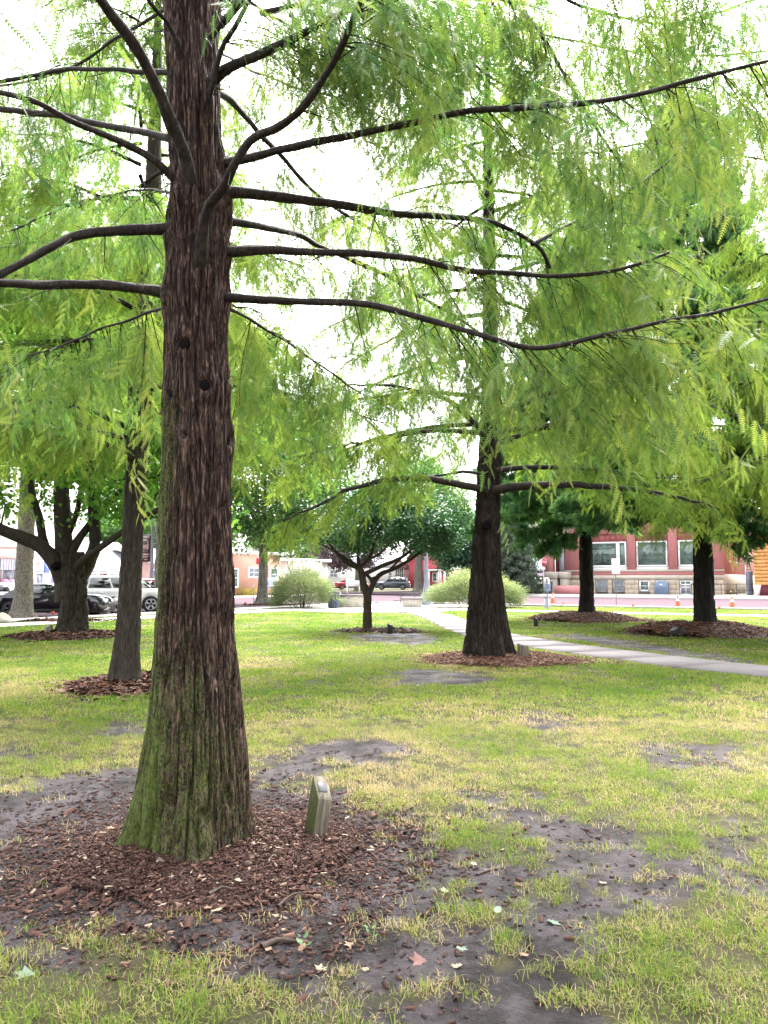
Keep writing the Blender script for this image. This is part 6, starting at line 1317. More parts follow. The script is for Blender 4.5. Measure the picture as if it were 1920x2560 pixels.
# salmon brick office
Of = Fac(xy(-23.5, 0), LD, "office_building", "salmon brick office with owl emblem sign and white windows", .1); zO = lambda v, u=620: Of.z(u, v)
a, c = Of.s(560), Of.s(700); Of.box("wall", a, c, 0, zO(1385), -10, 0, M['salmon_brick']); Of.box("roof", a - .3, c + .3, zO(1385), zO(1378), -10, .5, M['white_trim'])
Of.window(Of.s(575), Of.s(593), zO(1466), zO(1424), 1, 2, .12, out=.02); Of.window(Of.s(622), Of.s(645), zO(1441), zO(1421), 2, 2, .16, M['pale_glass'], out=.02); Of.window(Of.s(676), Of.s(693), zO(1450), zO(1421), 1, 2, .14, M['glass'], out=.02)
M['sign_blue'] = plain("sign_blue", (0.20, 0.25, 0.42), .5); M['flag_red'] = plain("flag_red", (0.6, 0.03, 0.08), .7)
p = near_fac(Of, 634, 2.0, .15); o = thing("office_sign", "blue lawn sign with white owl emblem and lettering", "sign", tuple(p), math.atan2(LD[1], LD[0])); pxm = p[1] / FPX
wS, hS = 46 * pxm / .8, 26 * pxm; zS = AT(634, 1470, p[1])[2] - .15
MB().box(-wS / 2, wS / 2, -.05, .05, zS, zS + hS).build("panel", M['sign_blue'], o)
for sg in (-1, 1): MB().box(sg * wS / 2 - .06, sg * wS / 2 + .06, -.06, .06, 0, zS + hS + .06).build("post", M['white_trim'], o)
ox = -wS * .33; ow = [(ox - .32, zS + hS * .86), (ox - .12, zS + hS * .78), (ox + .12, zS + hS * .78), (ox + .32, zS + hS * .86), (ox + .26, zS + hS * .6), (ox + .36, zS + hS * .35), (ox + .26, zS + hS * .12), (ox, zS + hS * .05), (ox - .26, zS + hS * .12), (ox - .36, zS + hS * .35), (ox - .26, zS + hS * .6)]
MB().prism(ow, -.062, -.05).build("owl_emblem", M['white_trim'], o); MB().prism([(ox - .07, zS + hS * .45), (ox + .07, zS + hS * .45), (ox + .1, zS + hS * .2), (ox - .1, zS + hS * .2)], -.07, -.062).build("owl_marking", M['pink_brick'], o)
for zf, x1 in ((.74, .46), (.66, .44), (.2, .42)): MB().box(-wS * .16, wS * x1, -.06, -.05, zS + hS * zf, zS + hS * zf + .045).build("lettering_line", M['white_trim'], o)
text("EEC", hS * .36, o, (wS * .12, -.056, zS + hS * .33), M['white_trim'])
p = near_fac(Of, 637, .6, .15); zq = AT(637, 1404, p[1])[2]; o = thing("flag", "small red flag over the office window", "flag", (p[0], p[1], zq)); MB().box(-.35, .35, -.02, .02, -.25, .35).build("cloth", M['flag_red'], o); MB().tube([(0, .6, -.3), (0, 0, .4)], .025, 5).build("staff", M['white_trim'], o)
# beige garage, white gabled house and red house across the crossing
Ga = Fac(xy(-24.5, 0), LD, "garage_building", "long beige garage building between the office and the white house", .2); a, c = Ga.s(704), Ga.s(818); zG = lambda v, u=760: Ga.z(u, v)
Ga.box("wall", a, c, 0, zG(1404), -8, 0, M['cream_wall']); Ga.box("roof", a - .3, c + .3, zG(1404), zG(1397), -8, .4, M['white_trim'])
for k in range(3): q0 = a + (c - a) * (k + .12) / 3; q1 = a + (c - a) * (k + .88) / 3; dr = Ga.box("garage_door", q0, q1, 0, zG(1422), 0, .06, M['white_wall']); [MB().box(q0, q1, -.075, -.06, z, z + .04).build("groove", M['cream_wall'], dr) for z in np.linspace(.5, zG(1424), 4)]
Hf = Fac((-7.0, 116), (1, -.05), "house", "white gabled house with orange roof edge behind the blue car", .45); zH = lambda v, u=950: Hf.z(u, v)
a, c = Hf.s(818), Hf.s(1022); Hf.box("wall", a, c, 0, zH(1418), -8, 0, M['white_wall']); m_ = Hf.s(870)
gable_wall(Hf, a, m_, 0.0, zH(1418), zH(1392, 845), M['white_wall']); gable(Hf, a, m_, 8, 0, zH(1418), zH(1390, 845), M['orange_roof'], ridge_along=False); gable(Hf, m_, c, 8, 0, zH(1418), zH(1384), M['grey_roof'])
gable_wall(Hf, Hf.s(960), c, -.25, zH(1418), zH(1398, 990), M['white_wall']); gable(Hf, Hf.s(960), c, 6, 0, zH(1418), zH(1397, 990), M['orange_roof'], ridge_along=False, out=.6)
Hf.window(Hf.s(989), Hf.s(1008), zH(1444), zH(1422), 4, 2, .14, out=.02); Hf.window(Hf.s(826), Hf.s(842), zH(1442), zH(1426), 2, 2, .14, M['pale_glass'], out=.02); Hf.window(Hf.s(972), Hf.s(979), zH(1446), zH(1432), 1, 2, .1, M['pale_glass'], out=.02)
Rf = Fac((6.0, 112), (1, -.05), "house", "red house with white porch posts behind the lamp post", .45); zR = lambda v, u=1080: Rf.z(u, v)
a, c = Rf.s(1023), Rf.s(1110); Rf.box("wall", a, c, 0, zR(1395), -8, 0, M['red_siding']); gable_wall(Rf, a, c, 0.0, zR(1395), zR(1350), M['red_siding']); gable(Rf, a, c, 8, 0, zR(1395), zR(1347), M['grey_roof'], ridge_along=False)
Rf.window(Rf.s(1041), Rf.s(1046), zR(1431), zR(1420), 1, 1, .16, out=.02); Rf.window(Rf.s(1083), Rf.s(1091), zR(1452), zR(1434), 1, 2, .16, out=.02); Rf.box("porch_beam", Rf.s(1066), Rf.s(1112), zR(1428), zR(1424), 0, 1.6, M['white_trim'])
for u in (1072, 1096, 1101, 1110): Rf.box("porch_post", Rf.s(u) - .12, Rf.s(u) + .12, 0, zR(1428), 1.3, 1.55, M['white_trim'])
Rf.box("porch_floor", Rf.s(1064), Rf.s(1112), 0, .3, .01, 1.7, M['white_trim']); Rf.box("door", Rf.s(1066), Rf.s(1070), .3, zR(1430), .0, .06, M['dark_red'])
Lg = Fac((11.5, 128), (1, -.1), "house", "pale lilac house far behind the white van", .45); a, c = Lg.s(1318), Lg.s(1372); zL = lambda v: Lg.z(1340, v); Lg.box("wall", a, c, 0, zL(1428), -6, 0, M['curtain']); gable(Lg, a, c, 6, 0, zL(1428), zL(1396), M['grey_roof']); Lg.window(Lg.s(1330), Lg.s(1338), zL(1455), zL(1438), 1, 2, .14, out=.02)

# ================================================================== vehicles
def paint(name, col, rough=.25): return plain("paint_" + name, col, rough, .6, 0, .03, 2, 0, .6)
M['tyre'] = plain("tyre", (0.018, 0.018, 0.02), .8, .3, scale=30); M['rim'] = plain("rim", (0.45, 0.45, 0.47), .3, .6, .8); M['rim_dark'] = plain("rim_dark", (0.06, 0.06, 0.07), .3, .6, .6)
M['car_glass'] = plain("car_glass", (0.006, 0.008, 0.01), .05, .9); M['tail_lamp'] = plain("tail_lamp", (0.45, 0.02, 0.03), .2, .6); M['head_lamp'] = plain("head_lamp", (0.7, 0.7, 0.72), .1, .8); M['car_trim'] = plain("car_trim", (0.02, 0.02, 0.022), .5)
def car(name, label, cat, p, yaw, s, body, rim='rim'):
    root = thing(name, label, cat, (p[0], p[1], p[2]), yaw); L, W, H, bz, hz = s['L'], s['W'], s['H'], s['belt'], s['hood']; wr, xf, xr = s['wr'], s['xf'], s['xr']; hl = L / 2
    def arch(x): return [(x + wr * 1.13 * math.cos(a), wr + wr * 1.13 * math.sin(a)) for a in np.linspace(-.35, math.pi + .35, 11)]
    prof = [(-hl + .06, .30), (-hl, .5), (-hl + .02, s['tail'] - .12), (-hl + .12, s['tail']), (s['rb'], bz), (s['fb'], bz), (hl - .55, hz), (hl - .12, hz - .1), (hl, hz - .32), (hl - .01, .42), (hl - .1, .28)]
    poly = prof + [q for q in arch(xf) if q[1] > .24] + [q for q in arch(xr) if q[1] > .24]
    bm = bmesh.new(); N = len(poly); ys = [-W / 2 + .05, -W / 2, W / 2, W / 2 - .05]
    def sect(y, k): return [bm.verts.new((x * (1 - .012 * k), y, z if z < .6 else z - .05 * k)) for x, z in poly]
    rings = [sect(-W / 2 + .10, 0), sect(-W / 2, 1), sect(W / 2, 1), sect(W / 2 - .10, 0)]
    # outer skin: two side walls joined over the top by the inner rings
    for a, b_ in ((0, 1), (1, 2), (2, 3)):
        if (a, b_) == (1, 2): continue
        for i_ in range(N): bm.faces.new((rings[a][i_], rings[a][(i_ + 1) % N], rings[b_][(i_ + 1) % N], rings[b_][i_]))
    bm.faces.new(rings[1]); bm.faces.new(rings[2][::-1])
    for i_ in range(N): bm.faces.new((rings[0][(i_ + 1) % N], rings[0][i_], rings[3][i_], rings[3][(i_ + 1) % N]))
    bmesh.ops.recalc_face_normals(bm, faces=bm.faces[:]); MB().bm(bm).build("body", body, root)
    # cabin
    tw = W / 2 - .22; bw = W / 2 - .06; fb, rf, rrx, rb = s['fb'], s['rf'], s['rr'], s['rb']
    V = [(fb, -bw, bz - .06), (fb, bw, bz - .06), (rb, bw, bz - .06), (rb, -bw, bz - .06), (rf, -tw, H - .05), (rf, tw, H - .05), (rrx, tw, H - .05), (rrx, -tw, H - .05), ((rf + rrx) / 2, -tw * .9, H), ((rf + rrx) / 2, tw * .9, H)]
    MB().add(V, [(0, 1, 5, 4), (2, 3, 7, 6)]).add(V, [(3, 0, 4, 7), (1, 2, 6, 5)]).add(V, [(4, 5, 9, 8), (6, 7, 8, 9)]).add(V, [(4, 8, 7), (5, 6, 9)]).build("cabin", body, root)
    def quad(a, b_, c, d, m, name, inset, off):
        P = np.array([V[a], V[b_], V[c], V[d]]); n = np.cross(P[1] - P[0], P[3] - P[0]); n /= np.linalg.norm(n); cc = P.mean(0)
        if np.dot(n, cc - np.array([0, 0, H * .6])) < 0: n = -n
        Q = cc + (P - cc) * np.array(inset) + n * off; return mk(name, np.vstack([Q, Q - n * .02]), np.array([(0, 1, 2, 3), (4, 7, 6, 5), (0, 4, 5, 1), (1, 5, 6, 2), (2, 6, 7, 3), (3, 7, 4, 0)]), m, root)
    quad(0, 1, 5, 4, M['car_glass'], "windscreen", (.86, .86, .84), .006); quad(2, 3, 7, 6, M['car_glass'], "rear_window", (.86, .84, .8), .006)
    for sg, (b0, b1, t1, t0) in ((-1, (3, 0, 4, 7)), (1, (2, 1, 5, 6))):
        P = [np.array(V[k]) for k in (b0, b1, t1, t0)]; cuts = s.get('cuts', [.06, .5, .94])
        for k in range(len(cuts) - 1):
            f0, f1 = cuts[k] + .012, cuts[k + 1] - .012; lerp = lambda a_, b_, q_: a_ + (b_ - a_) * q_
            bl, br_, tr_, tl_ = lerp(P[0], P[1], f0), lerp(P[0], P[1], f1), lerp(P[3], P[2], f1), lerp(P[3], P[2], f0)
            Q = np.array([lerp(bl, tl_, .14), lerp(br_, tr_, .14), lerp(br_, tr_, .86), lerp(bl, tl_, .86)]); n = np.array([0, sg, .3]); n = n / np.linalg.norm(n)
            mk("side_window", np.vstack([Q + n * .008, Q - n * .012]), np.array([(0, 1, 2, 3), (4, 7, 6, 5), (0, 4, 5, 1), (1, 5, 6, 2), (2, 6, 7, 3), (3, 7, 4, 0)]), M['car_glass'], root)
        for xd in s.get('doors', [.25]): MB().box(xd - .1, xd + .1, min(sg * (W / 2 - .01), sg * (W / 2 + .02)), max(sg * (W / 2 - .01), sg * (W / 2 + .02)), bz - .22, bz - .18).build("door_handle", body, root)
        MB().bbox(fb - .38, fb - .2, min(sg * bw, sg * (bw + .2)), max(sg * bw, sg * (bw + .2)), bz + .02, bz + .16, .03).build("mirror", body, root)
        MB().box(-hl + .55 if False else xr + wr * 1.3, xf - wr * 1.3, min(sg * (W / 2 - .03), sg * (W / 2 + .012)), max(sg * (W / 2 - .03), sg * (W / 2 + .012)), .24, .34).build("sill", M['car_trim'], root)
        MB().bbox(-hl - .005, -hl + .3, min(sg * (W / 2 - .32), sg * (W / 2 + .002)), max(sg * (W / 2 - .32), sg * (W / 2 + .002)), s['tail'] - .3, s['tail'] - .12, .02).build("tail_lamp", M['tail_lamp'], root)
        MB().bbox(hl - .28, hl - .0, min(sg * (W / 2 - .4), sg * (W / 2 - .02)), max(sg * (W / 2 - .4), sg * (W / 2 - .02)), hz - .3, hz - .17, .02).build("head_lamp", M['head_lamp'], root)
        for x in (xf, xr):
            w_ = bpy.data.objects.new("wheel", None); COL.objects.link(w_); w_.parent = root; w_.location = (x, sg * (W / 2 - .13), wr); w_.empty_display_size = .1
            def ringm(pr, n=28): m = MB(); m.lathe(pr, n); m.V = [np.stack([v_[:, 0], v_[:, 2], v_[:, 1]], 1) for v_ in m.V]; return m
            ringm([(wr * .66, -.11), (wr * .94, -.12), (wr, -.08), (wr, .08), (wr * .94, .12), (wr * .66, .11), (wr * .66, -.11)]).build("tyre", M['tyre'], w_, True)
            rm = ringm([(wr * .67, .10), (wr * .6, .11), (wr * .58, .02), (.0, .02), (0, -.02), (wr * .58, -.02), (wr * .6, -.11), (wr * .67, -.10)]).build("rim", M['car_trim'], w_, True)
            sp = MB()
            for k in range(5):
                a = k * 2 * math.pi / 5 + .3
                for da in (-.16, .16): sp.tube([(.05 * math.cos(a), sg * .085, .05 * math.sin(a)), (wr * .6 * math.cos(a + da), sg * .1, wr * .6 * math.sin(a + da))], .028, 5)
            sp.tube([(wr * .63 * math.cos(q_), sg * .105, wr * .63 * math.sin(q_)) for q_ in np.linspace(0, 2 * math.pi, 29)], .022, 5, False).build("spokes", M[rim], w_)
    MB().box(-hl - .012, -hl + .02, -.26, .26, .55, .68).build("number_plate", M['white_trim'], root)
    MB().bbox(hl - .06, hl + .01, -.5, .5, .42, .62, .01).build("grille", M['car_trim'], root)
    MB().box(-hl + .1, hl - .1, -W / 2 + .2, W / 2 - .2, .2, .32).build("underbody", M['car_trim'], root)
    return root
COUPE = dict(L=5.0, W=1.92, H=1.44, belt=.98, hood=.95, tail=1.0, fb=1.05, rf=.15, rr=-.95, rb=-1.85, wr=.36, xf=1.5, xr=-1.45, cuts=[.24, .93], doors=[-.55])
PICKUP = dict(L=5.5, W=2.0, H=1.82, belt=1.16, hood=1.15, tail=1.2, fb=1.35, rf=.6, rr=-2.05, rb=-2.6, wr=.41, xf=1.75, xr=-1.6, cuts=[.05, .32, .64, .95], doors=[-.6, .4])
SUV = dict(L=4.7, W=1.86, H=1.66, belt=1.02, hood=1.0, tail=1.05, fb=1.15, rf=.35, rr=-1.75, rb=-2.22, wr=.35, xf=1.45, xr=-1.35, cuts=[.08, .36, .66, .95], doors=[-.7, .25])
VAN = dict(L=5.1, W=1.98, H=1.75, belt=1.05, hood=1.0, tail=1.1, fb=1.7, rf=.75, rr=-2.2, rb=-2.45, wr=.34, xf=1.65, xr=-1.4, cuts=[.05, .34, .66, .96], doors=[-.3, .8])
SEDAN = dict(L=4.7, W=1.82, H=1.45, belt=.95, hood=.9, tail=1.0, fb=1.0, rf=.3, rr=-.95, rb=-1.75, wr=.33, xf=1.4, xr=-1.35, cuts=[.12, .5, .93], doors=[-.6, .3])
def cpos(u, v, d): p = AT(u, v, d); return (p[0], p[1], float(ground_h(p[0], p[1])) + .02)
car("parked_car", "glossy black coupe parked behind the pale-barked tree", "car", cpos(132, 1540, 33.6), .06, COUPE, paint("black", (0.008, 0.009, 0.014), .12), 'rim_dark')
car("parked_car", "white pickup-sized vehicle parked beyond the black coupe", "car", cpos(300, 1530, 38.2), .04, PICKUP, paint("white", (0.78, 0.79, 0.82)))
car("parked_car", "red wagon half hidden beyond the white vehicle", "car", cpos(392, 1515, 46), .35, SUV, paint("red", (0.45, 0.03, 0.06)))
car("parked_car", "white sedan parked beyond the black coupe's tail", "car", cpos(10, 1530, 42), .1, SEDAN, paint("pearl", (0.76, 0.76, 0.78)))
car("parked_car", "blue-grey hatchback parked in front of the white house", "car", cpos(982, 1470, 103), math.pi - .1, SUV, paint("blue", (0.10, 0.13, 0.19)))
car("parked_car", "red car behind the white lawn sign", "car", cpos(878, 1468, 106), .15, SEDAN, paint("scarlet", (0.5, 0.04, 0.07)))
car("parked_car", "white van parked beside the grey spruce", "van", cpos(1340, 1470, 88), math.radians(52), VAN, paint("van_white", (0.75, 0.77, 0.8)))

# ================================================================== street furniture
M['post_grey'] = plain("post_grey", (0.20, 0.21, 0.27), .45, .5, .4); M['sign_red'] = plain("sign_red", (0.5, 0.02, 0.06), .45); M['cone_orange'] = plain("cone_orange", (0.75, 0.13, 0.04), .6)
def lamp_post(label, p, h, r0):
    o = thing("street_lamp", label, "street lamp", tuple(p))
    MB().lathe([(r0 * 3.2, 0), (r0 * 3.2, .12), (r0 * 2.7, .2), (r0 * 2.5, .55), (r0 * 2.9, .62), (r0 * 1.7, .85), (r0 * 1.35, 1.2)], 16).build("base", M['post_grey'], o, True)
    MB().lathe([(r0 * 1.35, 1.2), (r0 * 1.15, 1.5), (r0, 3), (r0 * .8, h), (r0 * 1.3, h + .05), (r0 * 1.3, h + .12), (0, h + .12)], 16).build("pole", M['post_grey'], o, True)
    hd = MB().lathe([(r0 * 1.2, h + .12), (.16, h + .25), (.2, h + .5), (.17, h + .75), (.05, h + .9), (0, h + .92)], 14).build("lantern", M['pale_glass'], o, True); MB().lathe([(.19, h + .74), (.12, h + .9), (.03, h + 1.05), (0, h + 1.06)], 12).build("cap", M['post_grey'], hd, True); return o
p = G(1066, 1513); lamp_post("blue-grey street lamp with flared base beside the low wall", p, 4.6, .125)
lp = AT(377, 1500, 47.0); lo = lamp_post("street lamp post carrying the portrait banner", (lp[0], lp[1], 0), 5.2, .10)
zb0, zb1 = AT(365, 1404, 47)[2], AT(365, 1338, 47)[2]
bn = thing("banner", "dark street banner printed with a portrait and pale lettering", "banner", (lp[0], lp[1], 0)); M['banner_dark'] = plain("banner_dark", (0.055, 0.04, 0.045), .7); M['banner_pale'] = plain("banner_pale", (0.5, 0.44, 0.43), .7); M['banner_skin'] = plain("banner_skin", (0.38, 0.27, 0.22), .7); M['banner_grey'] = plain("banner_grey", (0.12, 0.10, 0.11), .7)
bw_, bh_ = .72, zb1 - zb0; MB().box(-.08 - bw_, -.08, -.012, .012, zb0, zb1).build("cloth", M['banner_dark'], bn)
for z in (zb0 - .02, zb1 + .02): MB().tube([(-.1 - bw_, 0, z), (0, 0, z)], .018, 6).build("arm", M['post_grey'], bn)
cxb = -.08 - bw_ * .52; f_ = lambda dx, q_: (cxb + dx * bw_, zb0 + bh_ * q_)
MB().prism([f_(.34 * math.cos(a), .62 + .24 * math.sin(a)) if math.sin(a) > 0 else f_(.34 * math.cos(a), .62 + .30 * math.sin(a)) for a in np.linspace(0, 2 * math.pi, 24, endpoint=False)], -.016, -.012).build("printed_oval", M['banner_pale'], bn)
MB().prism([f_(-.3, .33), f_(.3, .33), f_(.26, .44), f_(.1, .5), f_(-.1, .5), f_(-.26, .44)], -.019, -.016).build("printed_coat", M['banner_grey'], bn)
MB().prism([f_(.12 * math.cos(a), .58 + .10 * math.sin(a)) for a in np.linspace(0, 2 * math.pi, 16, endpoint=False)], -.020, -.0165).build("printed_face", M['banner_skin'], bn)
MB().prism([f_(-.2, .64), f_(.2, .64), f_(.24, .74), f_(.1, .8), f_(-.12, .79), f_(-.22, .72)], -.023, -.020).build("printed_cap", M['banner_grey'], bn)
for q_, w_, h_ in ((.93, .7, .035), (.89, .55, .025), (.25, .84, .05), (.185, .7, .03), (.14, .6, .022), (.06, .3, .03)): MB().box(cxb - bw_ * w_ / 2 + (.1 if q_ == .06 else 0), cxb + bw_ * w_ / 2 + (.1 if q_ == .06 else 0), -.017, -.012, zb0 + bh_ * q_, zb0 + bh_ * (q_ + h_)).build("lettering_line", M['banner_pale'], bn)
MB().prism([f_(-.22 + .09 * math.cos(a), .075 + .032 * math.sin(a)) for a in np.linspace(0, 2 * math.pi, 12, endpoint=False)], -.017, -.012).build("printed_badge", M['banner_pale'], bn)
# stop sign, plain signs, thin posts
p = near_fac(A, 1391, 3.9); o = thing("stop_sign", "red stop sign on a white post beside the portico", "sign", tuple(p), math.radians(38)); zt = AT(1390.5, 1405, p[1])[2] - p[2]
MB().tube([(0, .03, 0), (0, .03, zt + .5)], .035, 6).build("post", M['white_trim'], o); octa = lambda r_: [(r_ * math.cos(math.pi / 8 + k * math.pi / 4), zt + r_ * math.sin(math.pi / 8 + k * math.pi / 4)) for k in range(8)]
MB().prism(octa(.44), -.012, .0).build("border", M['white_trim'], o); MB().prism(octa(.40), -.017, -.012).build("face", M['sign_red'], o); text("STOP", .34, o, (0, -.02, zt - .12), M['white_trim']); MB().box(-.18, .18, -.012, 0, zt - .78, zt - .52).build("sub_plate", M['white_trim'], o)
def sign(label, u, vb, vt, w, h, d=None, mat=None, yaw=0, panel_v=None, r_=.03, lean=0):
    p = G(u, vb) if d is None else AT(u, vb, d); p[2] = float(ground_h(p[0], p[1])); H_ = AT(u, vt, p[1])[2]; o = thing("street_sign", label, "sign", tuple(p), yaw); o.rotation_euler = (0, lean, yaw)
    MB().tube([(0, 0, -.05), (0, 0, H_)], r_, 6).build("post", M['post_grey'], o)
    if w: MB().bbox(-w / 2, w / 2, -.06, -.035, H_ - h, H_, .006).build("plate", mat or M['white_trim'], o)
    return o
sign("white street sign on a slim post before the courthouse windows", 1541, 1518, 1397, .55, .9, yaw=.3)
sign("slim post carrying a small plate by the verge tree", 634, 1508, 1462, .12, .2, yaw=0, mat=M['white_trim'])
sign("white lawn sign on a thin leaning post by the low wall", 868, 1521, 1456, .0, .0, lean=.06, r_=.02)
ls = G(875, 1490); o = thing("yard_sign", "broad white notice panel on the far lawn behind the low wall", "sign", (ls[0], ls[1] + 8, .3)); q_ = (ls[1] + 8) / FPX; MB().box(-18 * q_, 18 * q_, -.03, .03, .6, .6 + 14 * q_).build("panel", M['white_trim'], o); [MB().box(x * q_ - .05, x * q_ + .05, -.02, .02, -.1, .6).build("post", M['white_trim'], o) for x in (-15, 15)]
p = G(261, 1538); o = thing("yard_sign", "white poster board standing at the nose of the black coupe", "sign", (p[0], p[1], 0), .05); MB().box(-.24, .24, -.02, .02, .03, .58).build("panel", M['white_wall'], o); MB().box(-.2, -.16, -.025, -.02, .12, .45).build("print_strip", M['pink_brick'], o); MB().box(-.06, .2, -.025, -.02, .2, .4).build("print_block", M['block_glass'], o); [MB().box(x - .01, x + .01, -.01, .01, -.05, .04).build("stake", M['grey_metal'], o) for x in (-.15, .15)]
# pet waste station
p = G(1369, 1527); o = thing("waste_station", "pet waste station with rounded white sign, grey box and wire bin", "waste station", (p[0], p[1], 0), .15); q_ = p[1] / FPX
MB().tube([(0, 0, -.05), (0, 0, 82 * q_)], .035, 8).build("post", M['post_grey'], o)
MB().prism([(-7 * q_, 68 * q_), (7 * q_, 68 * q_)] + [(7 * q_ * math.cos(a), 76 * q_ + 7 * q_ * math.sin(a)) for a in np.linspace(0, math.pi, 12)], .04, .06).build("sign_plate", M['white_trim'], o)
MB().bbox(-6.5 * q_, 6.5 * q_, -.16, .036, 48 * q_, 68 * q_, .02).build("dispenser", M['ac_blue'] if False else M['blue_metal'], o)
b_ = MB().lathe([(6 * q_, 6 * q_), (6 * q_, 32 * q_), (5.6 * q_, 32 * q_), (5.6 * q_, 7 * q_), (0, 7 * q_)], 16, (2 * q_, .22, 0)).build("bin", M['grey_metal'], o, True); MB().lathe([(6.3 * q_, 31 * q_), (6.3 * q_, 33 * q_), (5.2 * q_, 33.5 * q_)], 16, (2 * q_, .22, 0)).build("bin_rim", M['dark_metal'], b_, True)
# low panelled walls, bench
def low_wall(label, p, L, H, D_, yaw):
    o = thing("low_wall", label, "wall", tuple(p), yaw); MB().bbox(-L / 2, L / 2, 0, D_, 0, H * .84, .015).build("body", M['stone_pale'], o); MB().bbox(-L / 2 - .06, L / 2 + .06, -.06, D_ + .06, H * .84, H, .02).build("cap", M['concrete'], o)
    for x0, x1 in ((-L / 2 + .08, -L / 2 + .42), (-L / 2 + .5, L / 2 - .5), (L / 2 - .42, L / 2 - .08)):
        f = MB(); f.box(x0, x1, -.025, .0, H * .12, H * .18).box(x0, x1, -.025, 0, H * .68, H * .74).box(x0, x0 + .04, -.025, 0, H * .18, H * .68).box(x1 - .04, x1, -.025, 0, H * .18, H * .68); f.build("panel_frame", M['concrete_pale'], o)
low_wall("pale panelled concrete wall beside the blue litter bin", G(880, 1520), 1.5, .78, .5, -.06); low_wall("pale panelled concrete wall beside the lamp base", G(1031, 1520), 1.1, .58, .5, .05)
p = G(1012, 1520); o = thing("park_bench", "metal-framed bench turned sideways on the corner plaza", "bench", (p[0], p[1], 0), .1)
for x in (-.38, .42): MB().tube([(x - .28, 0, 0), (x - .24, 0, .42), (x + .12, .0, .44), (x + .2, 0, .0)], .02, 6).build("leg", M['dark_metal'], o); MB().tube([(x + .1, 0, .42), (x + .22, 0, .85)], .02, 6).build("back_support", M['dark_metal'], o)
for k in range(4): MB().bbox(-.55, .6, -.02 + k * .1, .06 + k * .1, .43, .46, .008).build("seat_slat", M['dark_metal'], o)
for z in (.68, .8): MB().bbox(-.45, .95, .1, .14, z, z + .06, .008).build("back_slat", M['dark_metal'], o)
# cones and marker flags
cone_m = None
for u, vb, lab in ((1382, 1508, "orange traffic cone on the brick street near the portico"), (1695, 1518, "orange traffic cone beside the painted parking line"), (1831, 1522, "orange and white traffic cone past the black pine trunk")):
    p = G(u, vb); o = thing("traffic_cone", lab, "cone", (p[0], p[1], .02)); MB().bbox(-.2, .2, -.2, .2, 0, .04, .01).build("base", M['cone_orange'], o); MB().lathe([(.15, .04), (.1, .32), (.085, .36)], 14).build("cone", M['cone_orange'], o, True); MB().lathe([(.086, .36), (.06, .5)], 14).build("band", M['white_trim'], o, True); MB().lathe([(.06, .5), (.035, .7), (0, .7)], 14).build("tip", M['cone_orange'], o, True)
for u, vb in ((1405, 1520), (1580, 1525), (1795, 1532), (1478, 1520), (117, 1545), (128, 1547), (610, 1518)):
    p = G(u, vb); o = thing("marker_flag", "tiny orange utility marker flag stuck in the verge", "flag", (p[0], p[1], 0), 0, "orange marker flags on the verges"); MB().tube([(0, 0, -.02), (0, 0, .3)], .006, 4).build("wire", M['grey_metal'], o); MB().box(0, .14, -.004, .004, .2, .3).build("flag_cloth", M['cone_orange'], o)
p = AT(1316, 1470, 92); o = thing("utility_pole", "tall wooden utility pole behind the grey spruce", "pole", (p[0], p[1], .2)); MB().tube([(0, 0, 0), (0, 0, 11)], [.26, .2], 10).build("shaft", M['bark_grey'], o, True); MB().box(-1.1, 1.1, -.06, .06, 10, 10.15).build("crossarm", M['bark_grey'], o)

# ================================================================== grass
t = NT("grass_blade"); a = t.math('ADD', t.attr("tint", 'INSTANCER'), t.math('SUBTRACT', t.attr("vary"), 0.5), True); c = t.ramp(a, [(0.0, (0.10, 0.19, 0.03)), (0.35, (0.18, 0.26, 0.042)), (0.62, (0.27, 0.31, 0.07)), (0.8, (0.37, 0.31, 0.15)), (1.0, (0.50, 0.39, 0.23))])
d_ = t.n('BsdfDiffuse', Color=c).outputs[0]; tr = t.n("BsdfTranslucent", Color=c).outputs[0]; m_ = t.n("MixShader", Fac=.4); t.set(m_, "i1", d_); t.set(m_, "i2", tr); M['grass'] = t.done(m_.outputs[0])
def tuft(n, rad, h, w, seed, dry):
    r = np.random.default_rng(seed); V, F, v_ = [], [], []
    for k in range(n):
        q = rad * math.sqrt(r.uniform()); th = r.uniform(0, 6.283); bx, by = q * math.cos(th), q * math.sin(th); isd = r.uniform() < dry
        th = r.uniform(0, 6.283); ln = r.uniform(.2, 1.5) + (1.6 if isd else 0); hh = h * r.uniform(.5, 1.25) * (.8 if isd else 1); nz = 1 / math.sqrt(1 + ln * ln); dx, dy = math.cos(th), math.sin(th); sx, sy = -dy * w / 2, dx * w / 2; i0 = len(V)
        V += [(bx - sx, by - sy, -.006), (bx + sx, by + sy, -.006), (bx + dx * hh * ln * nz * .36 - sx * .8, by + dy * hh * ln * nz * .36 - sy * .8, hh * nz * .68), (bx + dx * hh * ln * nz * .36 + sx * .8, by + dy * hh * ln * nz * .36 + sy * .8, hh * nz * .68), (bx + dx * hh * ln * nz, by + dy * hh * ln * nz, hh * nz * .95)]
        F += [(i0, i0 + 1, i0 + 3), (i0, i0 + 3, i0 + 2), (i0 + 2, i0 + 3, i0 + 4)]; v_ += [(.95 + r.uniform(-.1, .1)) if isd else r.uniform(.3, .7)] * 5
    return np.array(V), np.array(F), np.array(v_)
TUFTS = [tuft(18, .055, .05, .0032, 600 + k, (.28, .48, .7)[k]) for k in range(3)]
TUFTS_FAR = [tuft(16, .075, .05, .007, 610 + k, (.08, .2, .36)[k]) for k in range(3)]
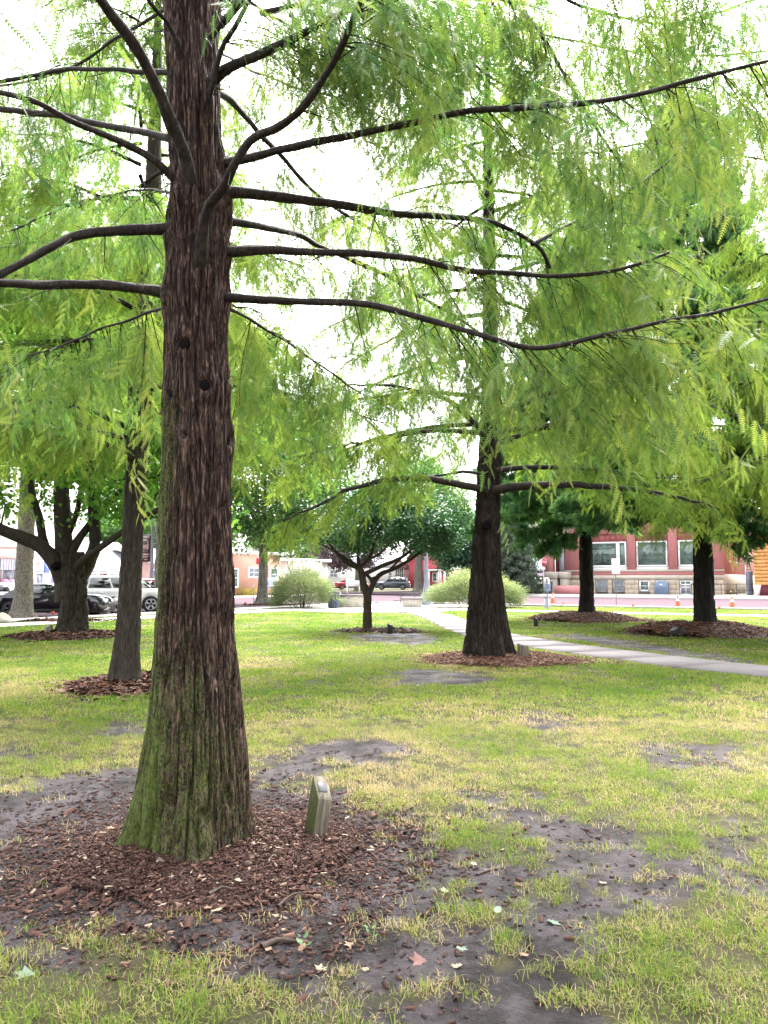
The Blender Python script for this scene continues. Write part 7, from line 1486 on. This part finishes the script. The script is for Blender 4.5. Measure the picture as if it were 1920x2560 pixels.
def keep_out(x, y):
    k = np.ones(x.shape, bool)
    for (cx_, cy_), (rx, ry) in [((base_x + .12, 4.74), (.95, .85)), ((bx6 + .25, T6Y + .1), (1.5, 1.45)), ((bx2 + .1, T2Y), (1.0, 1.2)), ((b3[0], T3Y), (1.7, 1.35)), ((b5[0] + .4, T5Y + .1), (1.1, .8)), ((p8[0], T8Y), (2.3, 1.95)), ((p7[0], T7Y), (2.25, 2.15)), ((gd(47, 1342)[0] + .8, gd(47, 1342)[1] + .2), (2.6, .8))]:
        k &= ((x - cx_) / rx) ** 2 + ((y - cy_) / ry) ** 2 > 1 + .25 * (noise(x * 4, y * 4, 0, 71) - .5)
    # footpath, sidewalks, streets
    far_ = y > 12
    if far_.any():
        dd = np.full(x.shape, 9.0); P = cl
        for i_ in range(len(P) - 1):
            e = P[i_ + 1] - P[i_]; w = np.clip(((x - P[i_][0]) * e[0] + (y - P[i_][1]) * e[1]) / (e @ e), 0, 1); dd = np.minimum(dd, np.hypot(x - P[i_][0] - e[0] * w, y - P[i_][1] - e[1] * w))
        k &= dd > PW + .03 + .05 * noise(x * 5, y * 5, 0, 73)
        A_, B_ = ab(x, y); k &= ~((np.abs(B_) < .85) & (A_ > 1)); k &= ~((A_ > -.85) & (A_ < 1.25) & (B_ < 7.3)); k &= ~((A_ > 1.1) & (A_ < 8.6) & (B_ > -6.2) & (B_ < 7)); k &= A_ > -1.4; k &= B_ < 7.2
    return k
def lawn(y0, y1, dens, seed, tm, sc_):
    r = np.random.default_rng(seed); half = .56 * y1 + 1.0; n = int(dens * 2 * half * (y1 - y0)); x = r.uniform(-half, half, n); y = r.uniform(y0, y1, n); k = np.abs(x) < .56 * y + 1.0; x, y = x[k], y[k]
    k = keep_out(x, y); x, y = x[k], y[k]
    mdm = mud_mask(x, y); cl_ = fbm(x * 5, y * 5, 0, 91, 3); pr = (1 - mdm) * (.55 + .9 * sstep(.32, .58, cl_)) + .10 * sstep(.58, .7, cl_) * (mdm > .5); k = r.uniform(size=len(x)) < pr; x, y, cl_, mdm = x[k], y[k], cl_[k], mdm[k]
    n = len(x); z = ground_h(x, y); dry = fbm(x * .9 + 2, y * .9, 0, 95, 3); dd = np.hypot(x, y)
    tint = np.clip(.45 + r.normal(0, .13, n) + (dry - .48) * 1.0 + .25 * mdm - .16 * sstep(13, 26, dd), 0, 1)
    th = r.uniform(0, 6.283, n); Xa = np.stack([np.cos(th), np.sin(th), np.zeros(n)], 1); Ya = np.stack([-np.sin(th), np.cos(th), np.zeros(n)], 1); Za = np.tile([0, 0, 1.0], (n, 1)); s_ = r.uniform(.7, 1.25, n) * (.75 + .5 * cl_)
    o = inst("grass", tm, np.stack([x, y, z], 1), Xa, Ya, Za, np.stack([s_ * sc_[0], s_ * sc_[0], s_ * sc_[1]], 1), tint, M['grass'], None, seed); print("grass", n); return o
for y0, y1, dn, tm, sc_, lab in ((2.2, 5.0, 420, TUFTS, (1, 1), "patchy green and straw-coloured grass on the worn ground by the mulch"), (5.0, 9.0, 300, TUFTS, (1.15, 1.0), "patchy lawn grass behind the big mossy trunk"), (9.0, 15, 110, TUFTS_FAR, (1.5, 1.0), "lawn grass round the burled trunk"), (15, 26, 45, TUFTS_FAR, (2.4, 1.05), "bright lawn grass along the curving footpath"), (26, 46, 16, TUFTS_FAR, (4.2, 1.1), "bright lawn grass in front of the street")):
    tag(lawn(y0, y1, dn, int(y0 * 10) + 400, tm, sc_), lab, "grass")
# crumbs of soil and bark on the bare earth
r = np.random.default_rng(55); n = 26000; x = r.uniform(-3.2, 3.4, n); y = r.uniform(2.4, 7.5, n); k = r.uniform(size=n) < mud_mask(x, y) * (.22 + .78 * np.exp(-((np.hypot(x - base_x, y - 4.7) - 1.0) / .7) ** 2)); x, y = x[k], y[k]; n = len(x)
th = r.uniform(0, 6.3, n); d = np.stack([np.cos(th), np.sin(th), r.normal(0, .2, n)], 1); Xa, Ya, Za = frames(d, roll=r.normal(0, .4, n)); s = .014 * np.exp(r.normal(0, .5, n))
V, F, tn = scatter(CHIP[0], CHIP[1], np.stack([x, y, ground_h(x, y) + .002], 1), Xa, Ya, Za, np.stack([s * 1.3, s * .6, s * .3], 1), r.beta(1.3, 3, n) * 1.1)
tag(mk("soil_debris", V, F, M['chips'], None, False, {"tint": tn}), "scattered crumbs of bark and soil on bare earth", "debris", None, "stuff")
